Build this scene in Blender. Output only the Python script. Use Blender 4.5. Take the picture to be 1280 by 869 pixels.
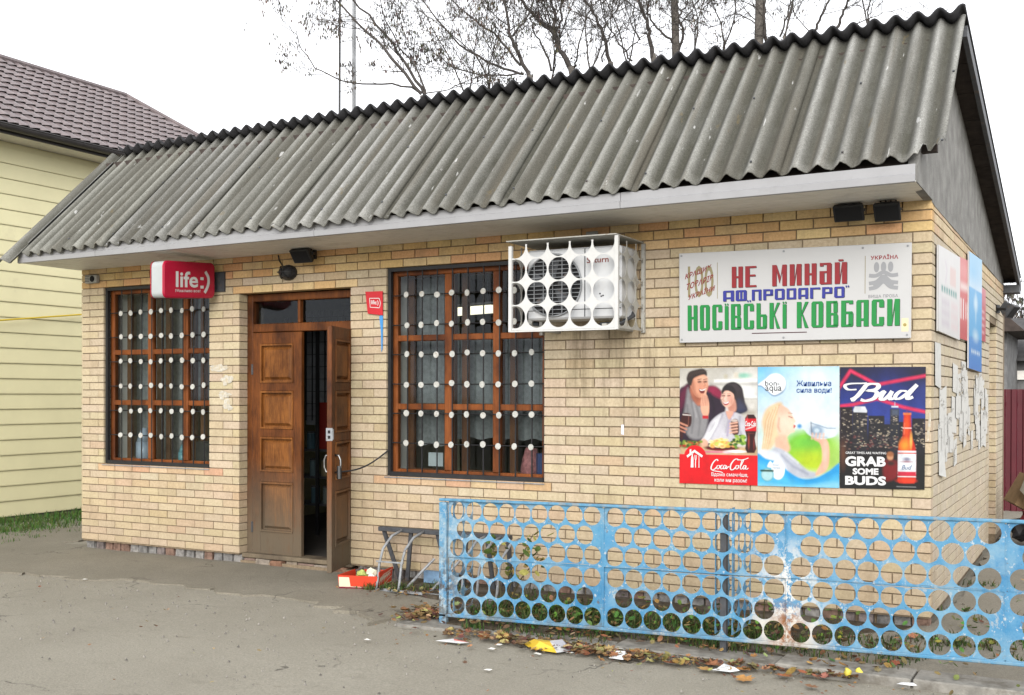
import bpy, bmesh, math, random
import numpy as np
from mathutils import Vector, Matrix

for _o in list(bpy.data.objects): bpy.data.objects.remove(_o)
SC = bpy.context.scene
COL = SC.collection
RND = random.Random(11)
NPR = np.random.RandomState(5)

# ------------------------------------------------------------------ camera
CAM = np.array([1.0557, -8.0471, 1.6619])
CF, CCX, CCY = 1376.61, 640.0, 499.67          # focal length and principal point in pixels of the 1280 x 869 photograph
def _axes(yaw, pitch, roll):
    cy, sy, cp, sp = math.cos(yaw), math.sin(yaw), math.cos(pitch), math.sin(pitch)
    fwd = np.array([-sy*cp, cy*cp, sp]); right = np.array([cy, sy, 0.0]); up = np.cross(right, fwd)
    c, s = math.cos(roll), math.sin(roll)
    return c*right + s*up, -s*right + c*up, fwd
CR, CU, CW = _axes(0.49423, -0.005423, 0.002262)
cam = bpy.data.cameras.new('camera'); camo = bpy.data.objects.new('camera', cam); COL.objects.link(camo)
camo.matrix_world = Matrix(((CR[0], CU[0], -CW[0], CAM[0]), (CR[1], CU[1], -CW[1], CAM[1]), (CR[2], CU[2], -CW[2], CAM[2]), (0, 0, 0, 1)))
cam.sensor_fit = 'HORIZONTAL'; cam.sensor_width = 36.0; cam.lens = CF*36/1280
cam.shift_y = (CCY-434.5)/1280; cam.clip_start = 0.1; cam.clip_end = 1000
SC.camera = camo
def px_of(p):
    d = np.array(p)-CAM; w = d@CW
    return CCX+CF*(d@CR)/w, CCY-CF*(d@CU)/w, w
def at(px, py, Y):
    """world point seen at photo pixel (px, py) at world depth Y (used for measuring only)"""
    d = CR*(px-CCX)/CF-CU*(py-CCY)/CF+CW
    t = (Y-CAM[1])/d[1]
    return Vector(CAM+d*t)

# ------------------------------------------------------------------ light
world = bpy.data.worlds.new('World'); SC.world = world; world.use_nodes = True
nt = world.node_tree; nt.nodes.clear()
sky = nt.nodes.new('ShaderNodeTexSky'); sky.sky_type = 'NISHITA'; sky.sun_disc = False
SUN_EL, SUN_AZ = math.radians(22), math.radians(158)
sky.sun_elevation = SUN_EL; sky.sun_rotation = SUN_AZ; sky.air_density = 1.0; sky.dust_density = 4.0
hs = nt.nodes.new('ShaderNodeHueSaturation'); hs.inputs['Saturation'].default_value = 0.12
mx = nt.nodes.new('ShaderNodeMix'); mx.data_type = 'RGBA'; mx.inputs['Factor'].default_value = 0.8
mx.inputs['B'].default_value = (9.0, 9.15, 9.5, 1)          # the even cloud layer
bg = nt.nodes.new('ShaderNodeBackground'); bg.inputs['Strength'].default_value = 0.1
wo = nt.nodes.new('ShaderNodeOutputWorld')
nt.links.new(sky.outputs[0], hs.inputs['Color']); nt.links.new(hs.outputs[0], mx.inputs['A'])
nt.links.new(mx.outputs['Result'], bg.inputs['Color']); nt.links.new(bg.outputs[0], wo.inputs['Surface'])
sun = bpy.data.lights.new('sun', 'SUN'); sun.energy = 1.5; sun.angle = math.radians(35); sun.color = (1.0, 0.96, 0.9)
suno = bpy.data.objects.new('sun', sun); COL.objects.link(suno)
_sd = Vector((math.sin(SUN_AZ)*math.cos(SUN_EL), math.cos(SUN_AZ)*math.cos(SUN_EL), math.sin(SUN_EL)))
suno.rotation_euler = _sd.to_track_quat('Z', 'Y').to_euler(); suno.location = (0, -5, 20)
SC.view_settings.view_transform = 'Standard'; SC.view_settings.look = 'None'
SC.view_settings.gamma = 1.0; SC.view_settings.exposure = 1.22
SC.render.engine = 'CYCLES'
SC.cycles.max_bounces = 6

# ------------------------------------------------------------------ helpers
def L(r, g, b):
    f = lambda c: (c/255/12.92 if c/255 <= 0.04045 else ((c/255+0.055)/1.055)**2.4)
    return (f(r), f(g), f(b))

def place(o, parent):
    if parent is not None:
        o.parent = parent
        o.location = Vector(o.location)-WORLDP[parent.name]
    WORLDP[o.name] = (WORLDP[parent.name] if parent is not None else Vector((0, 0, 0)))+Vector(o.location)
WORLDP = {}

def tag(o, label=None, cat=None, group=None, kind=None):
    if label: o['label'] = label
    if cat: o['category'] = cat
    if group: o['group'] = group
    if kind: o['kind'] = kind
    return o

def thing(name, loc, label, cat, group=None, parent=None):
    o = bpy.data.objects.new(name, None); COL.objects.link(o); o.location = loc
    o.empty_display_size = 0.1
    place(o, parent)
    return tag(o, label, cat, group)

class MB:
    """collects geometry (world coordinates) and links it as ONE mesh object"""
    def __init__(s): s.v = []; s.f = []; s.m = []; s.c = []; s.col = None; s.mi = 0
    def add(s, vs, fs):
        n = len(s.v); s.v.extend(tuple(v) for v in vs)
        if s.col is not None or s.c:
            while len(s.c) < n: s.c.append((1, 1, 1))
            s.c.extend([s.col or (1, 1, 1)]*len(vs))
        s.f.extend(tuple(i+n for i in f) for f in fs); s.m.extend([s.mi]*len(fs))
    def box(s, x0, x1, y0, y1, z0, z1):
        x0, x1 = min(x0, x1), max(x0, x1); y0, y1 = min(y0, y1), max(y0, y1); z0, z1 = min(z0, z1), max(z0, z1)
        s.add([(x0, y0, z0), (x1, y0, z0), (x1, y1, z0), (x0, y1, z0), (x0, y0, z1), (x1, y0, z1), (x1, y1, z1), (x0, y1, z1)],
              [(0, 3, 2, 1), (4, 5, 6, 7), (0, 1, 5, 4), (1, 2, 6, 5), (2, 3, 7, 6), (3, 0, 4, 7)])
    def obox(s, c, ax, ay, az):
        """oriented box: centre and three half-axis vectors"""
        c = Vector(c); ax, ay, az = Vector(ax), Vector(ay), Vector(az)
        vs = [c+sx*ax+sy*ay+sz*az for sz in (-1, 1) for sx, sy in ((-1, -1), (1, -1), (1, 1), (-1, 1))]
        s.add(vs, [(0, 3, 2, 1), (4, 5, 6, 7), (0, 1, 5, 4), (1, 2, 6, 5), (2, 3, 7, 6), (3, 0, 4, 7)])
    def bar(s, a, b, w, d, up=(0, 0, 1)):
        a, b = Vector(a), Vector(b); t = (b-a); u = Vector(up); r = t.cross(u)
        if r.length < 1e-6: r = t.cross(Vector((1, 0, 0)))
        r.normalize(); u = r.cross(t).normalized()
        s.obox((a+b)/2, t/2, r*w/2, u*d/2)
    def tube(s, pts, r, n=6, r2=None, cap=True):
        pts = [Vector(p) for p in pts]; m = len(pts); rings = []
        t0 = (pts[1]-pts[0]).normalized(); ref = Vector((0, 0, 1)) if abs(t0.z) < 0.9 else Vector((1, 0, 0))
        u = t0.cross(ref).normalized()
        vs = []
        for i, p in enumerate(pts):
            t = (pts[min(i+1, m-1)]-pts[max(i-1, 0)])
            t = t.normalized() if t.length > 1e-9 else t0
            u = (u-t*u.dot(t)); u = u.normalized() if u.length > 1e-6 else t.orthogonal().normalized()
            w = t.cross(u)
            rr = r if r2 is None else r+(r2-r)*i/(m-1)
            for k in range(n):
                a = 2*math.pi*k/n; vs.append(p+(u*math.cos(a)+w*math.sin(a))*rr)
        fs = [(i*n+k, i*n+(k+1) % n, (i+1)*n+(k+1) % n, (i+1)*n+k) for i in range(m-1) for k in range(n)]
        if cap: fs += [tuple(range(n-1, -1, -1)), tuple((m-1)*n+k for k in range(n))]
        s.add(vs, fs)
    def disc(s, c, nrm, r, d, n=14):
        c = Vector(c); nv = Vector(nrm).normalized(); s.tube([c-nv*d/2, c+nv*d/2], r, n)
    def quad(s, a, b, c, d): s.add([a, b, c, d], [(0, 1, 2, 3)])
    def poly(s, pts): s.add(pts, [tuple(range(len(pts)))])
    def prism(s, pts, off):
        """polygon (world points) extruded by vector off"""
        n = len(pts); off = Vector(off); p = [Vector(q) for q in pts]
        s.add(p+[q+off for q in p], [tuple(range(n)), tuple(range(2*n-1, n-1, -1))]+[(i, i+n, (i+1) % n+n, (i+1) % n) for i in range(n)])
    def build(s, name, mats, parent=None, smooth=False, kind=None, recalc=False, bevel=0, label=None):
        me = bpy.data.meshes.new(name); me.from_pydata(s.v, [], s.f)
        if not isinstance(mats, (list, tuple)): mats = [mats]
        for m in mats: me.materials.append(m)
        if len(mats) > 1: me.polygons.foreach_set('material_index', s.m)
        if s.c:
            while len(s.c) < len(s.v): s.c.append((1, 1, 1))
            at_ = me.color_attributes.new('Col', 'FLOAT_COLOR', 'POINT')
            at_.data.foreach_set('color', np.array([(*c, 1) for c in s.c], dtype=np.float32).ravel())
        if recalc:
            bm = bmesh.new(); bm.from_mesh(me); bmesh.ops.recalc_face_normals(bm, faces=bm.faces); bm.to_mesh(me); bm.free()
        if smooth: me.polygons.foreach_set('use_smooth', [True]*len(me.polygons))
        me.update()
        o = bpy.data.objects.new(name, me); COL.objects.link(o)
        if bevel:
            b = o.modifiers.new('bevel', 'BEVEL'); b.width = bevel; b.segments = 1; b.limit_method = 'ANGLE'
        place(o, parent)
        if kind: o['kind'] = kind
        if label: o['label'] = label
        return o

# ------------------------------------------------------------------ materials
def new_mat(name):
    m = bpy.data.materials.new(name); m.use_nodes = True
    n = m.node_tree; n.nodes.clear()
    out = n.nodes.new('ShaderNodeOutputMaterial'); p = n.nodes.new('ShaderNodeBsdfPrincipled')
    n.links.new(p.outputs[0], out.inputs[0])
    return m, n, p
class G:
    """tiny node helper"""
    def __init__(s, n): s.n = n; s._pos = None
    def node(s, t, **k):
        x = s.n.nodes.new(t)
        for a, b in k.items(): setattr(x, a, b)
        return x
    def link(s, a, b): s.n.links.new(a, b)
    @property
    def pos(s):
        if s._pos is None: s._pos = s.node('ShaderNodeNewGeometry').outputs['Position']
        return s._pos
    def mapped(s, scale=(1, 1, 1), loc=(0, 0, 0)):
        m = s.node('ShaderNodeMapping'); m.inputs['Scale'].default_value = scale; m.inputs['Location'].default_value = loc
        s.link(s.pos, m.inputs['Vector']); return m.outputs[0]
    def noise(s, scale, detail=4, rough=0.6, vec=None, dist=0.0):
        t = s.node('ShaderNodeTexNoise'); t.inputs['Scale'].default_value = scale; t.inputs['Detail'].default_value = detail
        t.inputs['Roughness'].default_value = rough; t.inputs['Distortion'].default_value = dist
        s.link(vec if vec is not None else s.pos, t.inputs['Vector']); return t.outputs['Fac']
    def rng(s, v, a, b, c=0.0, d=1.0):
        r = s.node('ShaderNodeMapRange'); r.clamp = True
        for k, x in zip(('From Min', 'From Max', 'To Min', 'To Max'), (a, b, c, d)): r.inputs[k].default_value = x
        s.link(v, r.inputs['Value']); return r.outputs[0]
    def math(s, op, a, b=0.5):
        m = s.node('ShaderNodeMath', operation=op)
        for i, x in enumerate((a, b)):
            if isinstance(x, (int, float)): m.inputs[i].default_value = x
            else: s.link(x, m.inputs[i])
        return m.outputs[0]
    def mix(s, f, a, b, blend='MIX'):
        m = s.node('ShaderNodeMix', data_type='RGBA', blend_type=blend)
        for k, x in (('Factor', f), ('A', a), ('B', b)):
            if isinstance(x, (int, float)): m.inputs[k].default_value = x
            elif isinstance(x, tuple): m.inputs[k].default_value = (*x, 1)
            else: s.link(x, m.inputs[k])
        return m.outputs['Result']
    def xyz(s, i):
        x = s.node('ShaderNodeSeparateXYZ'); s.link(s.pos, x.inputs[0]); return x.outputs[i]
    def bump(s, h, strength, dist, p):
        b = s.node('ShaderNodeBump'); b.inputs['Strength'].default_value = strength; b.inputs['Distance'].default_value = dist
        s.link(h, b.inputs['Height']); s.link(b.outputs[0], p.inputs['Normal'])
    def attr(s, name='Col'):
        a = s.node('ShaderNodeVertexColor'); a.layer_name = name; return a.outputs['Color']
    def objcol(s): return s.node('ShaderNodeObjectInfo').outputs['Color']

def simple(name, col, rough=0.7, var=0.18, scale=12, spec=0.3, metal=0.0, bump=0.0, bscale=60, src=None, dirt=None):
    m, n, p = new_mat(name); g = G(n)
    f = g.rng(g.noise(scale, 5), 0.3, 0.7, 1-var, 1+var)
    base = col if src is None else (g.attr() if src == 'attr' else g.objcol())
    mm = g.node('ShaderNodeVectorMath', operation='SCALE')
    if isinstance(base, tuple): mm.inputs[0].default_value = base
    else: g.link(base, mm.inputs[0])
    g.link(f, mm.inputs['Scale'])
    c = mm.outputs[0]
    if dirt:
        c = g.mix(g.math('MULTIPLY', g.rng(g.noise(dirt[1], 6, 0.7), dirt[2], dirt[2]+0.12), dirt[3]), c, dirt[0])
    g.link(c, p.inputs['Base Color'])
    p.inputs['Roughness'].default_value = rough; p.inputs['Specular IOR Level'].default_value = spec; p.inputs['Metallic'].default_value = metal
    if bump: g.bump(g.noise(bscale, 4), bump, 0.01, p)
    return m
def flat(name, col, rough=0.6, spec=0.3, emit=0):
    m, n, p = new_mat(name)
    p.inputs['Base Color'].default_value = (*col, 1); p.inputs['Roughness'].default_value = rough; p.inputs['Specular IOR Level'].default_value = spec
    if emit:
        p.inputs['Emission Color'].default_value = (*col, 1); p.inputs['Emission Strength'].default_value = emit
    return m

def brick_mat(name, src):
    m, n, p = new_mat(name); g = G(n)
    base = g.objcol() if src == 'obj' else g.attr()
    c = g.mix(1.0, base, g.mix(g.rng(g.noise(45, 5, 0.7), 0.3, 0.72), (0.8, 0.78, 0.74), (1.12, 1.12, 1.14)), 'MULTIPLY')
    spots = g.rng(g.noise(130, 2, 0.5), 0.66, 0.75, 0, 0.55)
    c = g.mix(spots, c, (0.14, 0.095, 0.05))
    stain = g.math('MULTIPLY', g.rng(g.noise(2.2, 5, 0.65, g.mapped((3.0, 3.0, 0.9))), 0.50, 0.72), 0.38)
    c = g.mix(stain, c, (0.19, 0.145, 0.09))
    # splash dirt on the lowest courses and run-off under the air conditioner
    low = g.math('MULTIPLY', g.rng(g.xyz(2), 0.75, 0.12), g.rng(g.noise(5, 5, 0.7), 0.35, 0.7, 0.1, 0.42))
    c = g.mix(low, c, (0.22, 0.17, 0.115))
    ax = g.math('MULTIPLY', g.rng(g.xyz(0), -3.0, -2.9), g.rng(g.xyz(0), -1.85, -2.05))
    az = g.math('MULTIPLY', g.rng(g.xyz(2), 1.1, 1.9), g.rng(g.xyz(2), 2.3, 2.2))
    st = g.rng(g.noise(3.5, 4, 0.7, g.mapped((4, 4, 0.35))), 0.44, 0.66, 0, 0.55)
    c = g.mix(g.math('MULTIPLY', g.math('MULTIPLY', ax, az), st), c, (0.11, 0.085, 0.05))
    g.link(c, p.inputs['Base Color']); p.inputs['Roughness'].default_value = 0.85; p.inputs['Specular IOR Level'].default_value = 0.2
    g.bump(g.noise(90, 4, 0.7), 0.35, 0.006, p)
    return m
M = {}
M['brick'] = brick_mat('yellow_brick', 'obj'); M['brickm'] = brick_mat('yellow_brick_joined', 'attr')
M['mortar'] = simple('dark_mortar', (0.165, 0.125, 0.082), 0.95, 0.3, 30)
M['plaster'] = simple('grey_cement_plaster', (0.195, 0.192, 0.182), 0.95, 0.25, 6, 0.15, bump=0.6, bscale=70, dirt=((0.10, 0.095, 0.085), 2.2, 0.55, 0.5))
M['white_pvc'] = simple('white_pvc', (0.66, 0.64, 0.60), 0.45, 0.06, 5, 0.4, dirt=((0.25, 0.23, 0.2), 3.0, 0.56, 0.35))
M['fascia'] = simple('fascia_plastic', (0.245, 0.245, 0.252), 0.4, 0.06, 5, 0.4, dirt=((0.2, 0.2, 0.2), 4.0, 0.55, 0.4))
M['dark_wood'] = simple('dark_weathered_board', (0.045, 0.035, 0.03), 0.9, 0.35, 10)
M['black_metal'] = simple('black_painted_iron', (0.012, 0.012, 0.013), 0.5, 0.3, 20, 0.4)
M['dark_metal'] = simple('dark_grey_metal', (0.04, 0.043, 0.048), 0.55, 0.3, 25, 0.4, dirt=((0.1, 0.06, 0.035), 14, 0.56, 0.6))
M['grey_metal'] = simple('worn_grey_metal', (0.2, 0.21, 0.22), 0.5, 0.25, 25, 0.4, dirt=((0.09, 0.06, 0.04), 18, 0.55, 0.6))
M['disc'] = simple('pale_disc_paint', (0.37, 0.37, 0.345), 0.6, 0.2, 60, 0.3, dirt=((0.22, 0.14, 0.08), 45, 0.56, 0.7))
M['white_paint'] = simple('chipped_white_paint', (0.43, 0.43, 0.42), 0.5, 0.06, 20, 0.4, dirt=((0.25, 0.17, 0.1), 22, 0.66, 0.75))
M['ac_white'] = simple('ac_white_casing', (0.46, 0.47, 0.48), 0.4, 0.05, 6, 0.4, dirt=((0.4, 0.38, 0.34), 6, 0.58, 0.4))
M['dark'] = flat('dark_cavity', (0.01, 0.01, 0.011), 0.9)
M['chrome'] = flat('chrome', (0.20, 0.20, 0.20), 0.38); M['chrome'].node_tree.nodes['Principled BSDF'].inputs['Metallic'].default_value = 1

def slate_mat(name, base, lich):
    m, n, p = new_mat(name); g = G(n)
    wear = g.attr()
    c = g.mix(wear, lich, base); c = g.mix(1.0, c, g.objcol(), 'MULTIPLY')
    c = g.mix(1.0, c, g.mix(g.rng(g.noise(55, 6, 0.75), 0.3, 0.7), (0.72, 0.71, 0.68), (1.2, 1.2, 1.2)), 'MULTIPLY')
    c = g.mix(g.rng(g.noise(1.3, 5, 0.7), 0.45, 0.7, 0, 0.5), c, (0.115, 0.115, 0.105))
    st = g.rng(g.noise(6, 3, 0.6, g.mapped((1.0, 0.06, 0.06))), 0.46, 0.66, 0, 0.75)
    c = g.mix(st, c, (0.070, 0.066, 0.054))
    br = g.rng(g.noise(9, 4, 0.6, g.mapped((1.1, 0.05, 0.05), (4, 2, 1))), 0.55, 0.68, 0, 0.55)
    c = g.mix(br, c, (0.098, 0.088, 0.070))
    c = g.mix(1.0, c, g.mix(g.rng(g.noise(150, 3, 0.7), 0.33, 0.67), (0.62, 0.62, 0.61), (1.32, 1.32, 1.32)), 'MULTIPLY')
    c = g.mix(g.rng(g.noise(7, 4, 0.6, g.mapped((1.6, 0.5, 0.5))), 0.66, 0.72, 0, 0.5), c, (0.13, 0.10, 0.05))
    c = g.mix(g.rng(g.noise(5, 3, 0.5, g.mapped((5.0, 0.9, 0.9))), 0.70, 0.74, 0, 0.75), c, (0.42, 0.42, 0.41))
    g.link(c, p.inputs['Base Color']); p.inputs['Roughness'].default_value = 0.92; p.inputs['Specular IOR Level'].default_value = 0.15
    g.bump(g.noise(120, 4, 0.7), 0.5, 0.006, p)
    return m
M['slate'] = slate_mat('fibre_cement_slate', (0.255, 0.255, 0.248), (0.060, 0.059, 0.049))
M['slate_shade'] = simple('shade_dark_slate', (0.022, 0.022, 0.024), 0.9, 0.3, 20)  # slate with the shade of its unlit underside put into the base colour

def wood_mat(name, a, b, low=False):
    m, n, p = new_mat(name); g = G(n)
    gr = g.noise(7, 6, 0.7, g.mapped((9, 9, 0.7)), 0.8)
    c = g.mix(g.rng(gr, 0.3, 0.7), a, b)
    bl = g.rng(g.noise(3.0, 5, 0.65, g.mapped((1, 1, 0.6))), 0.42, 0.66, 0, 0.9)
    c = g.mix(bl, c, (a[0]*0.42, a[1]*0.4, a[2]*0.45))
    if low:
        f = g.math('MULTIPLY', g.rng(g.xyz(2), 1.05, 0.28), g.rng(g.noise(4, 5, 0.7, g.mapped((5, 5, 0.8))), 0.20, 0.44))
        c = g.mix(g.math('MULTIPLY', f, 0.92), c, (0.098, 0.078, 0.053))
    c = g.mix(g.rng(g.noise(9, 6, 0.8, g.mapped((6, 6, 0.35)), 1.0), 0.62, 0.7, 0, 0.6), c, (0.05, 0.022, 0.01))
    g.link(c, p.inputs['Base Color']); p.inputs['Roughness'].default_value = 0.55; p.inputs['Specular IOR Level'].default_value = 0.2
    g.bump(gr, 0.3, 0.01, p)
    return m
M['door_wood'] = wood_mat('varnished_door_wood', (0.060, 0.018, 0.0045), (0.165, 0.052, 0.0105), True)
M['panel_wood'] = wood_mat('varnished_panel_wood', (0.085, 0.026, 0.006), (0.25, 0.095, 0.020), True)
M['window_wood'] = wood_mat('varnished_window_wood', (0.12, 0.033, 0.008), (0.22, 0.068, 0.016))
M['sash_wood'] = wood_mat('inner_sash_wood', (0.09, 0.036, 0.014), (0.14, 0.06, 0.022))

def glass_mat():
    m = bpy.data.materials.new('window_glass'); m.use_nodes = True; n = m.node_tree; n.nodes.clear(); g = G(n)
    out = g.node('ShaderNodeOutputMaterial'); tr = g.node('ShaderNodeBsdfTransparent'); gl = g.node('ShaderNodeBsdfGlossy')
    tr.inputs['Color'].default_value = (0.72, 0.76, 0.76, 1); gl.inputs['Roughness'].default_value = 0.04; gl.inputs['Color'].default_value = (0.9, 0.95, 1, 1)
    mix = g.node('ShaderNodeMixShader'); fr = g.node('ShaderNodeFresnel'); fr.inputs['IOR'].default_value = 1.3
    g.link(g.math('ADD', fr.outputs[0], 0.005), mix.inputs[0]); g.link(tr.outputs[0], mix.inputs[1]); g.link(gl.outputs[0], mix.inputs[2]); g.link(mix.outputs[0], out.inputs[0])
    return m
M['glass'] = glass_mat()
M['curtain'] = simple('grey_lace_curtain', (0.16, 0.172, 0.172), 0.95, 0.25, 25)
M['room'] = simple('dim_room_wall', (0.22, 0.21, 0.13), 0.9, 0.1)
M['roomfloor'] = simple('dark_lino', (0.05, 0.045, 0.04), 0.7, 0.2)

def asphalt_mat(name, base, patch):
    m, n, p = new_mat(name); g = G(n)
    c = g.mix(g.rng(g.noise(0.9, 6, 0.65), 0.35, 0.68), base, patch)
    c = g.mix(1.0, c, g.mix(g.rng(g.noise(70, 4, 0.8), 0.28, 0.72), (0.72, 0.71, 0.69), (1.25, 1.25, 1.24)), 'MULTIPLY')
    c = g.mix(g.rng(g.noise(190, 2, 0.5), 0.66, 0.72, 0, 0.6), c, (0.36, 0.35, 0.32))
    c = g.mix(g.rng(g.noise(160, 2, 0.5, g.mapped((1, 1, 1), (7, 3, 0))), 0.66, 0.72, 0, 0.7), c, (0.03, 0.027, 0.024))
    c = g.mix(g.rng(g.noise(2.4, 6, 0.75, g.mapped((0.8, 2.2, 1))), 0.58, 0.74, 0, 0.35), c, (0.12, 0.105, 0.08))
    vo = g.node('ShaderNodeTexVoronoi', feature='DISTANCE_TO_EDGE'); vo.inputs['Scale'].default_value = 0.55
    wv = g.node('ShaderNodeVectorMath', operation='ADD'); nz = g.node('ShaderNodeTexNoise'); nz.inputs['Scale'].default_value = 2.5; nz.inputs['Detail'].default_value = 6; g.link(g.pos, nz.inputs['Vector'])
    g.link(g.pos, wv.inputs[0]); g.link(nz.outputs['Color'], wv.inputs[1]); g.link(wv.outputs[0], vo.inputs['Vector'])
    crack = g.math('MULTIPLY', g.rng(vo.outputs['Distance'], 0.010, 0.002), g.rng(g.noise(0.9, 3, 0.5, g.mapped((1, 1, 1), (11, 2, 0))), 0.50, 0.60, 0, 0.75))
    c = g.mix(crack, c, (0.05, 0.044, 0.036))
    c = g.mix(g.rng(g.noise(6, 6, 0.8, g.mapped((0.5, 1.6, 1), (5, 5, 0))), 0.60, 0.72, 0, 0.5), c, (0.11, 0.085, 0.062))
    g.link(c, p.inputs['Base Color']); p.inputs['Roughness'].default_value = 0.88; p.inputs['Specular IOR Level'].default_value = 0.25
    g.bump(g.math('ADD', g.noise(60, 5, 0.8), g.noise(7, 4, 0.6)), 0.6, 0.012, p)
    return m
M['asphalt'] = asphalt_mat('worn_asphalt', (0.215, 0.199, 0.163), (0.252, 0.235, 0.195))
M['apron'] = asphalt_mat('older_asphalt_apron', (0.162, 0.147, 0.117), (0.205, 0.187, 0.151))
M['concrete'] = simple('worn_concrete_kerb', (0.19, 0.18, 0.16), 0.95, 0.3, 12, 0.15, bump=0.6, bscale=40, dirt=((0.07, 0.06, 0.045), 4, 0.5, 0.6))
M['soil'] = simple('damp_soil', (0.062, 0.05, 0.036), 0.97, 0.4, 25, 0.1, bump=1.0, bscale=30, dirt=((0.13, 0.115, 0.095), 3, 0.5, 0.8))
M['leafcol'] = simple('leaf_litter', (1, 1, 1), 0.8, 0.25, 60, 0.2, src='attr')
M['paintcol'] = simple('print', (1, 1, 1), 0.42, 0.03, 8, 0.35, src='attr')
M['bannercol'] = simple('banner_print', (1, 1, 1), 0.5, 0.08, 5, 0.35, src='attr')
# ------------------------------------------------------------------ ground (setting)
def ground_z(x, y):
    z = 0.0
    if y > -1.1: z += 0.03*min(1, (y+1.1)/0.9)
    return z
def build_ground():
    mb = MB()
    xs = [-150, -60, -25]+[-14+0.5*i for i in range(41)]+[8, 12, 25, 60, 150]
    ys = [-120, -50, -20]+[-10+0.5*i for i in range(41)]+[12, 20, 40, 80, 160]
    for y in ys:
        for x in xs:
            mb.v.append((x, y, ground_z(x, y)-0.012+0.006*math.sin(x*1.7+y)*math.cos(y*1.3-x*0.4)))
    nx = len(xs)
    for j in range(len(ys)-1):
        for i in range(nx-1):
            mb.f.append((j*nx+i, j*nx+i+1, (j+1)*nx+i+1, (j+1)*nx+i)); mb.m.append(0)
    o = mb.build('ground', M['asphalt'], smooth=True); tag(o, kind='structure')
build_ground()
def sheet(name, mat, outline, z, lip=0.02, kind='structure', jit=0.0, cell=0.16):
    """irregular ground sheet: outline in plan, top at ground + z, with a small lip down"""
    pts = []
    n = len(outline)
    for i in range(n):
        a, b = Vector((*outline[i], 0)), Vector((*outline[(i+1) % n], 0))
        k = max(1, int((b-a).length/cell))
        for q in range(k):
            p = a.lerp(b, q/k)
            pts.append((p.x+RND.uniform(-jit, jit), p.y+RND.uniform(-jit, jit)))
    mb = MB(); m = len(pts)
    vs = [(x, y, ground_z(x, y)+z+0.004*math.sin(5*x+3*y)) for x, y in pts]+[(x, y, ground_z(x, y)-lip) for x, y in pts]
    mb.add(vs, [tuple(range(m))]+[(i, i+m, (i+1) % m+m, (i+1) % m) for i in range(m)])
    o = mb.build(name, mat, recalc=True)
    bm = bmesh.new(); bm.from_mesh(o.data)
    bmesh.ops.triangulate(bm, faces=[f for f in bm.faces if len(f.verts) > 4])
    bm.to_mesh(o.data); bm.free()
    return tag(o, kind=kind)
sheet('pavement', M['apron'], [(-11.0, -0.9), (-9.7, -1.15), (-8.0, -1.32), (-7.0, -1.2), (-6.3, -1.05), (-5.4, -1.12), (-4.7, -1.05), (-4.2, -1.2), (-3.6, -1.5), (-3.3, -1.2), (-3.9, -0.5),
      (-4.5, -0.5), (-4.93, 0.1), (-8.9, 0.15), (-9.1, 1.5), (-9.9, 1.6), (-10.2, 0.2)], 0.006, jit=0.085, cell=.12)
sheet('soil_bed', M['soil'], [(-4.35, 0.05), (-4.25, -0.42), (-3.6, -0.55), (-3.25, -1.05), (-3.15, -1.32), (-1.0, -1.34), (2.6, -1.3), (2.8, 0.4), (0.5, 1.2), (0.03, 0.03), (-2, 0.03)], 0.02, jit=0.02)
sheet('gravel_path', M['apron'], [(-0.9, -1.1), (0.2, -1.2), (2.6, -1.12), (2.4, 6.5), (0.03, 6.5), (0.03, 0.1), (-0.3, -0.35)], 0.03, jit=0.04)
# low broken kerb the fence stands on
kb = MB()
kx = -3.45
while kx < 2.6:
    ln = RND.uniform(0.7, 1.1); nxt = min(kx+ln, 2.6)
    y0 = -1.47+RND.uniform(-0.012, 0.012); zt = 0.012+0.036*min(1, max(0, (kx+3.4)/3.5))+RND.uniform(-0.008, 0.006)
    kb.add([(kx, y0, -0.05), (nxt-0.012, y0+RND.uniform(-.01, .01), -0.05), (nxt-0.012, -1.2, -0.05), (kx, -1.2, -0.05),
            (kx, y0+0.012, zt), (nxt-0.012, y0+0.014, zt+RND.uniform(-.004, .004)), (nxt-0.012, -1.2, zt), (kx, -1.2, zt)],
           [(0, 3, 2, 1), (4, 5, 6, 7), (0, 1, 5, 4), (1, 2, 6, 5), (2, 3, 7, 6), (3, 0, 4, 7)])
    kx = nxt
tag(kb.build('kerb', M['concrete'], bevel=0.008), kind='structure')

# ------------------------------------------------------------------ the shop
ZC = (2.9382854764253223, -0.0734838650168807, -0.0002455178402237207, 4.661471760245006e-06, 0.0050846811989976905, -5.9616176911789925e-05, -2.5889622491583747e-06)
def zrow(k, X):
    return ZC[0]+ZC[1]*k+ZC[2]*k*k+ZC[3]*k**3+X*(ZC[4]+ZC[5]*k+ZC[6]*k*k)
XL = -8.42                                        # left end of the front
def soffit_z(X): return 3.003+0.0068*X
LW = (-8.094, -6.632, 2, 26); RW = (-4.545, -2.982, 2, 26); DR = (-6.250, -4.935, 4, 39)
OPEN = (LW, RW, DR)
shop = thing('shop', (-4.2, 0, 0), 'single storey yellow brick shop with grey corrugated roof and open wooden doors', 'shop')

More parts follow.
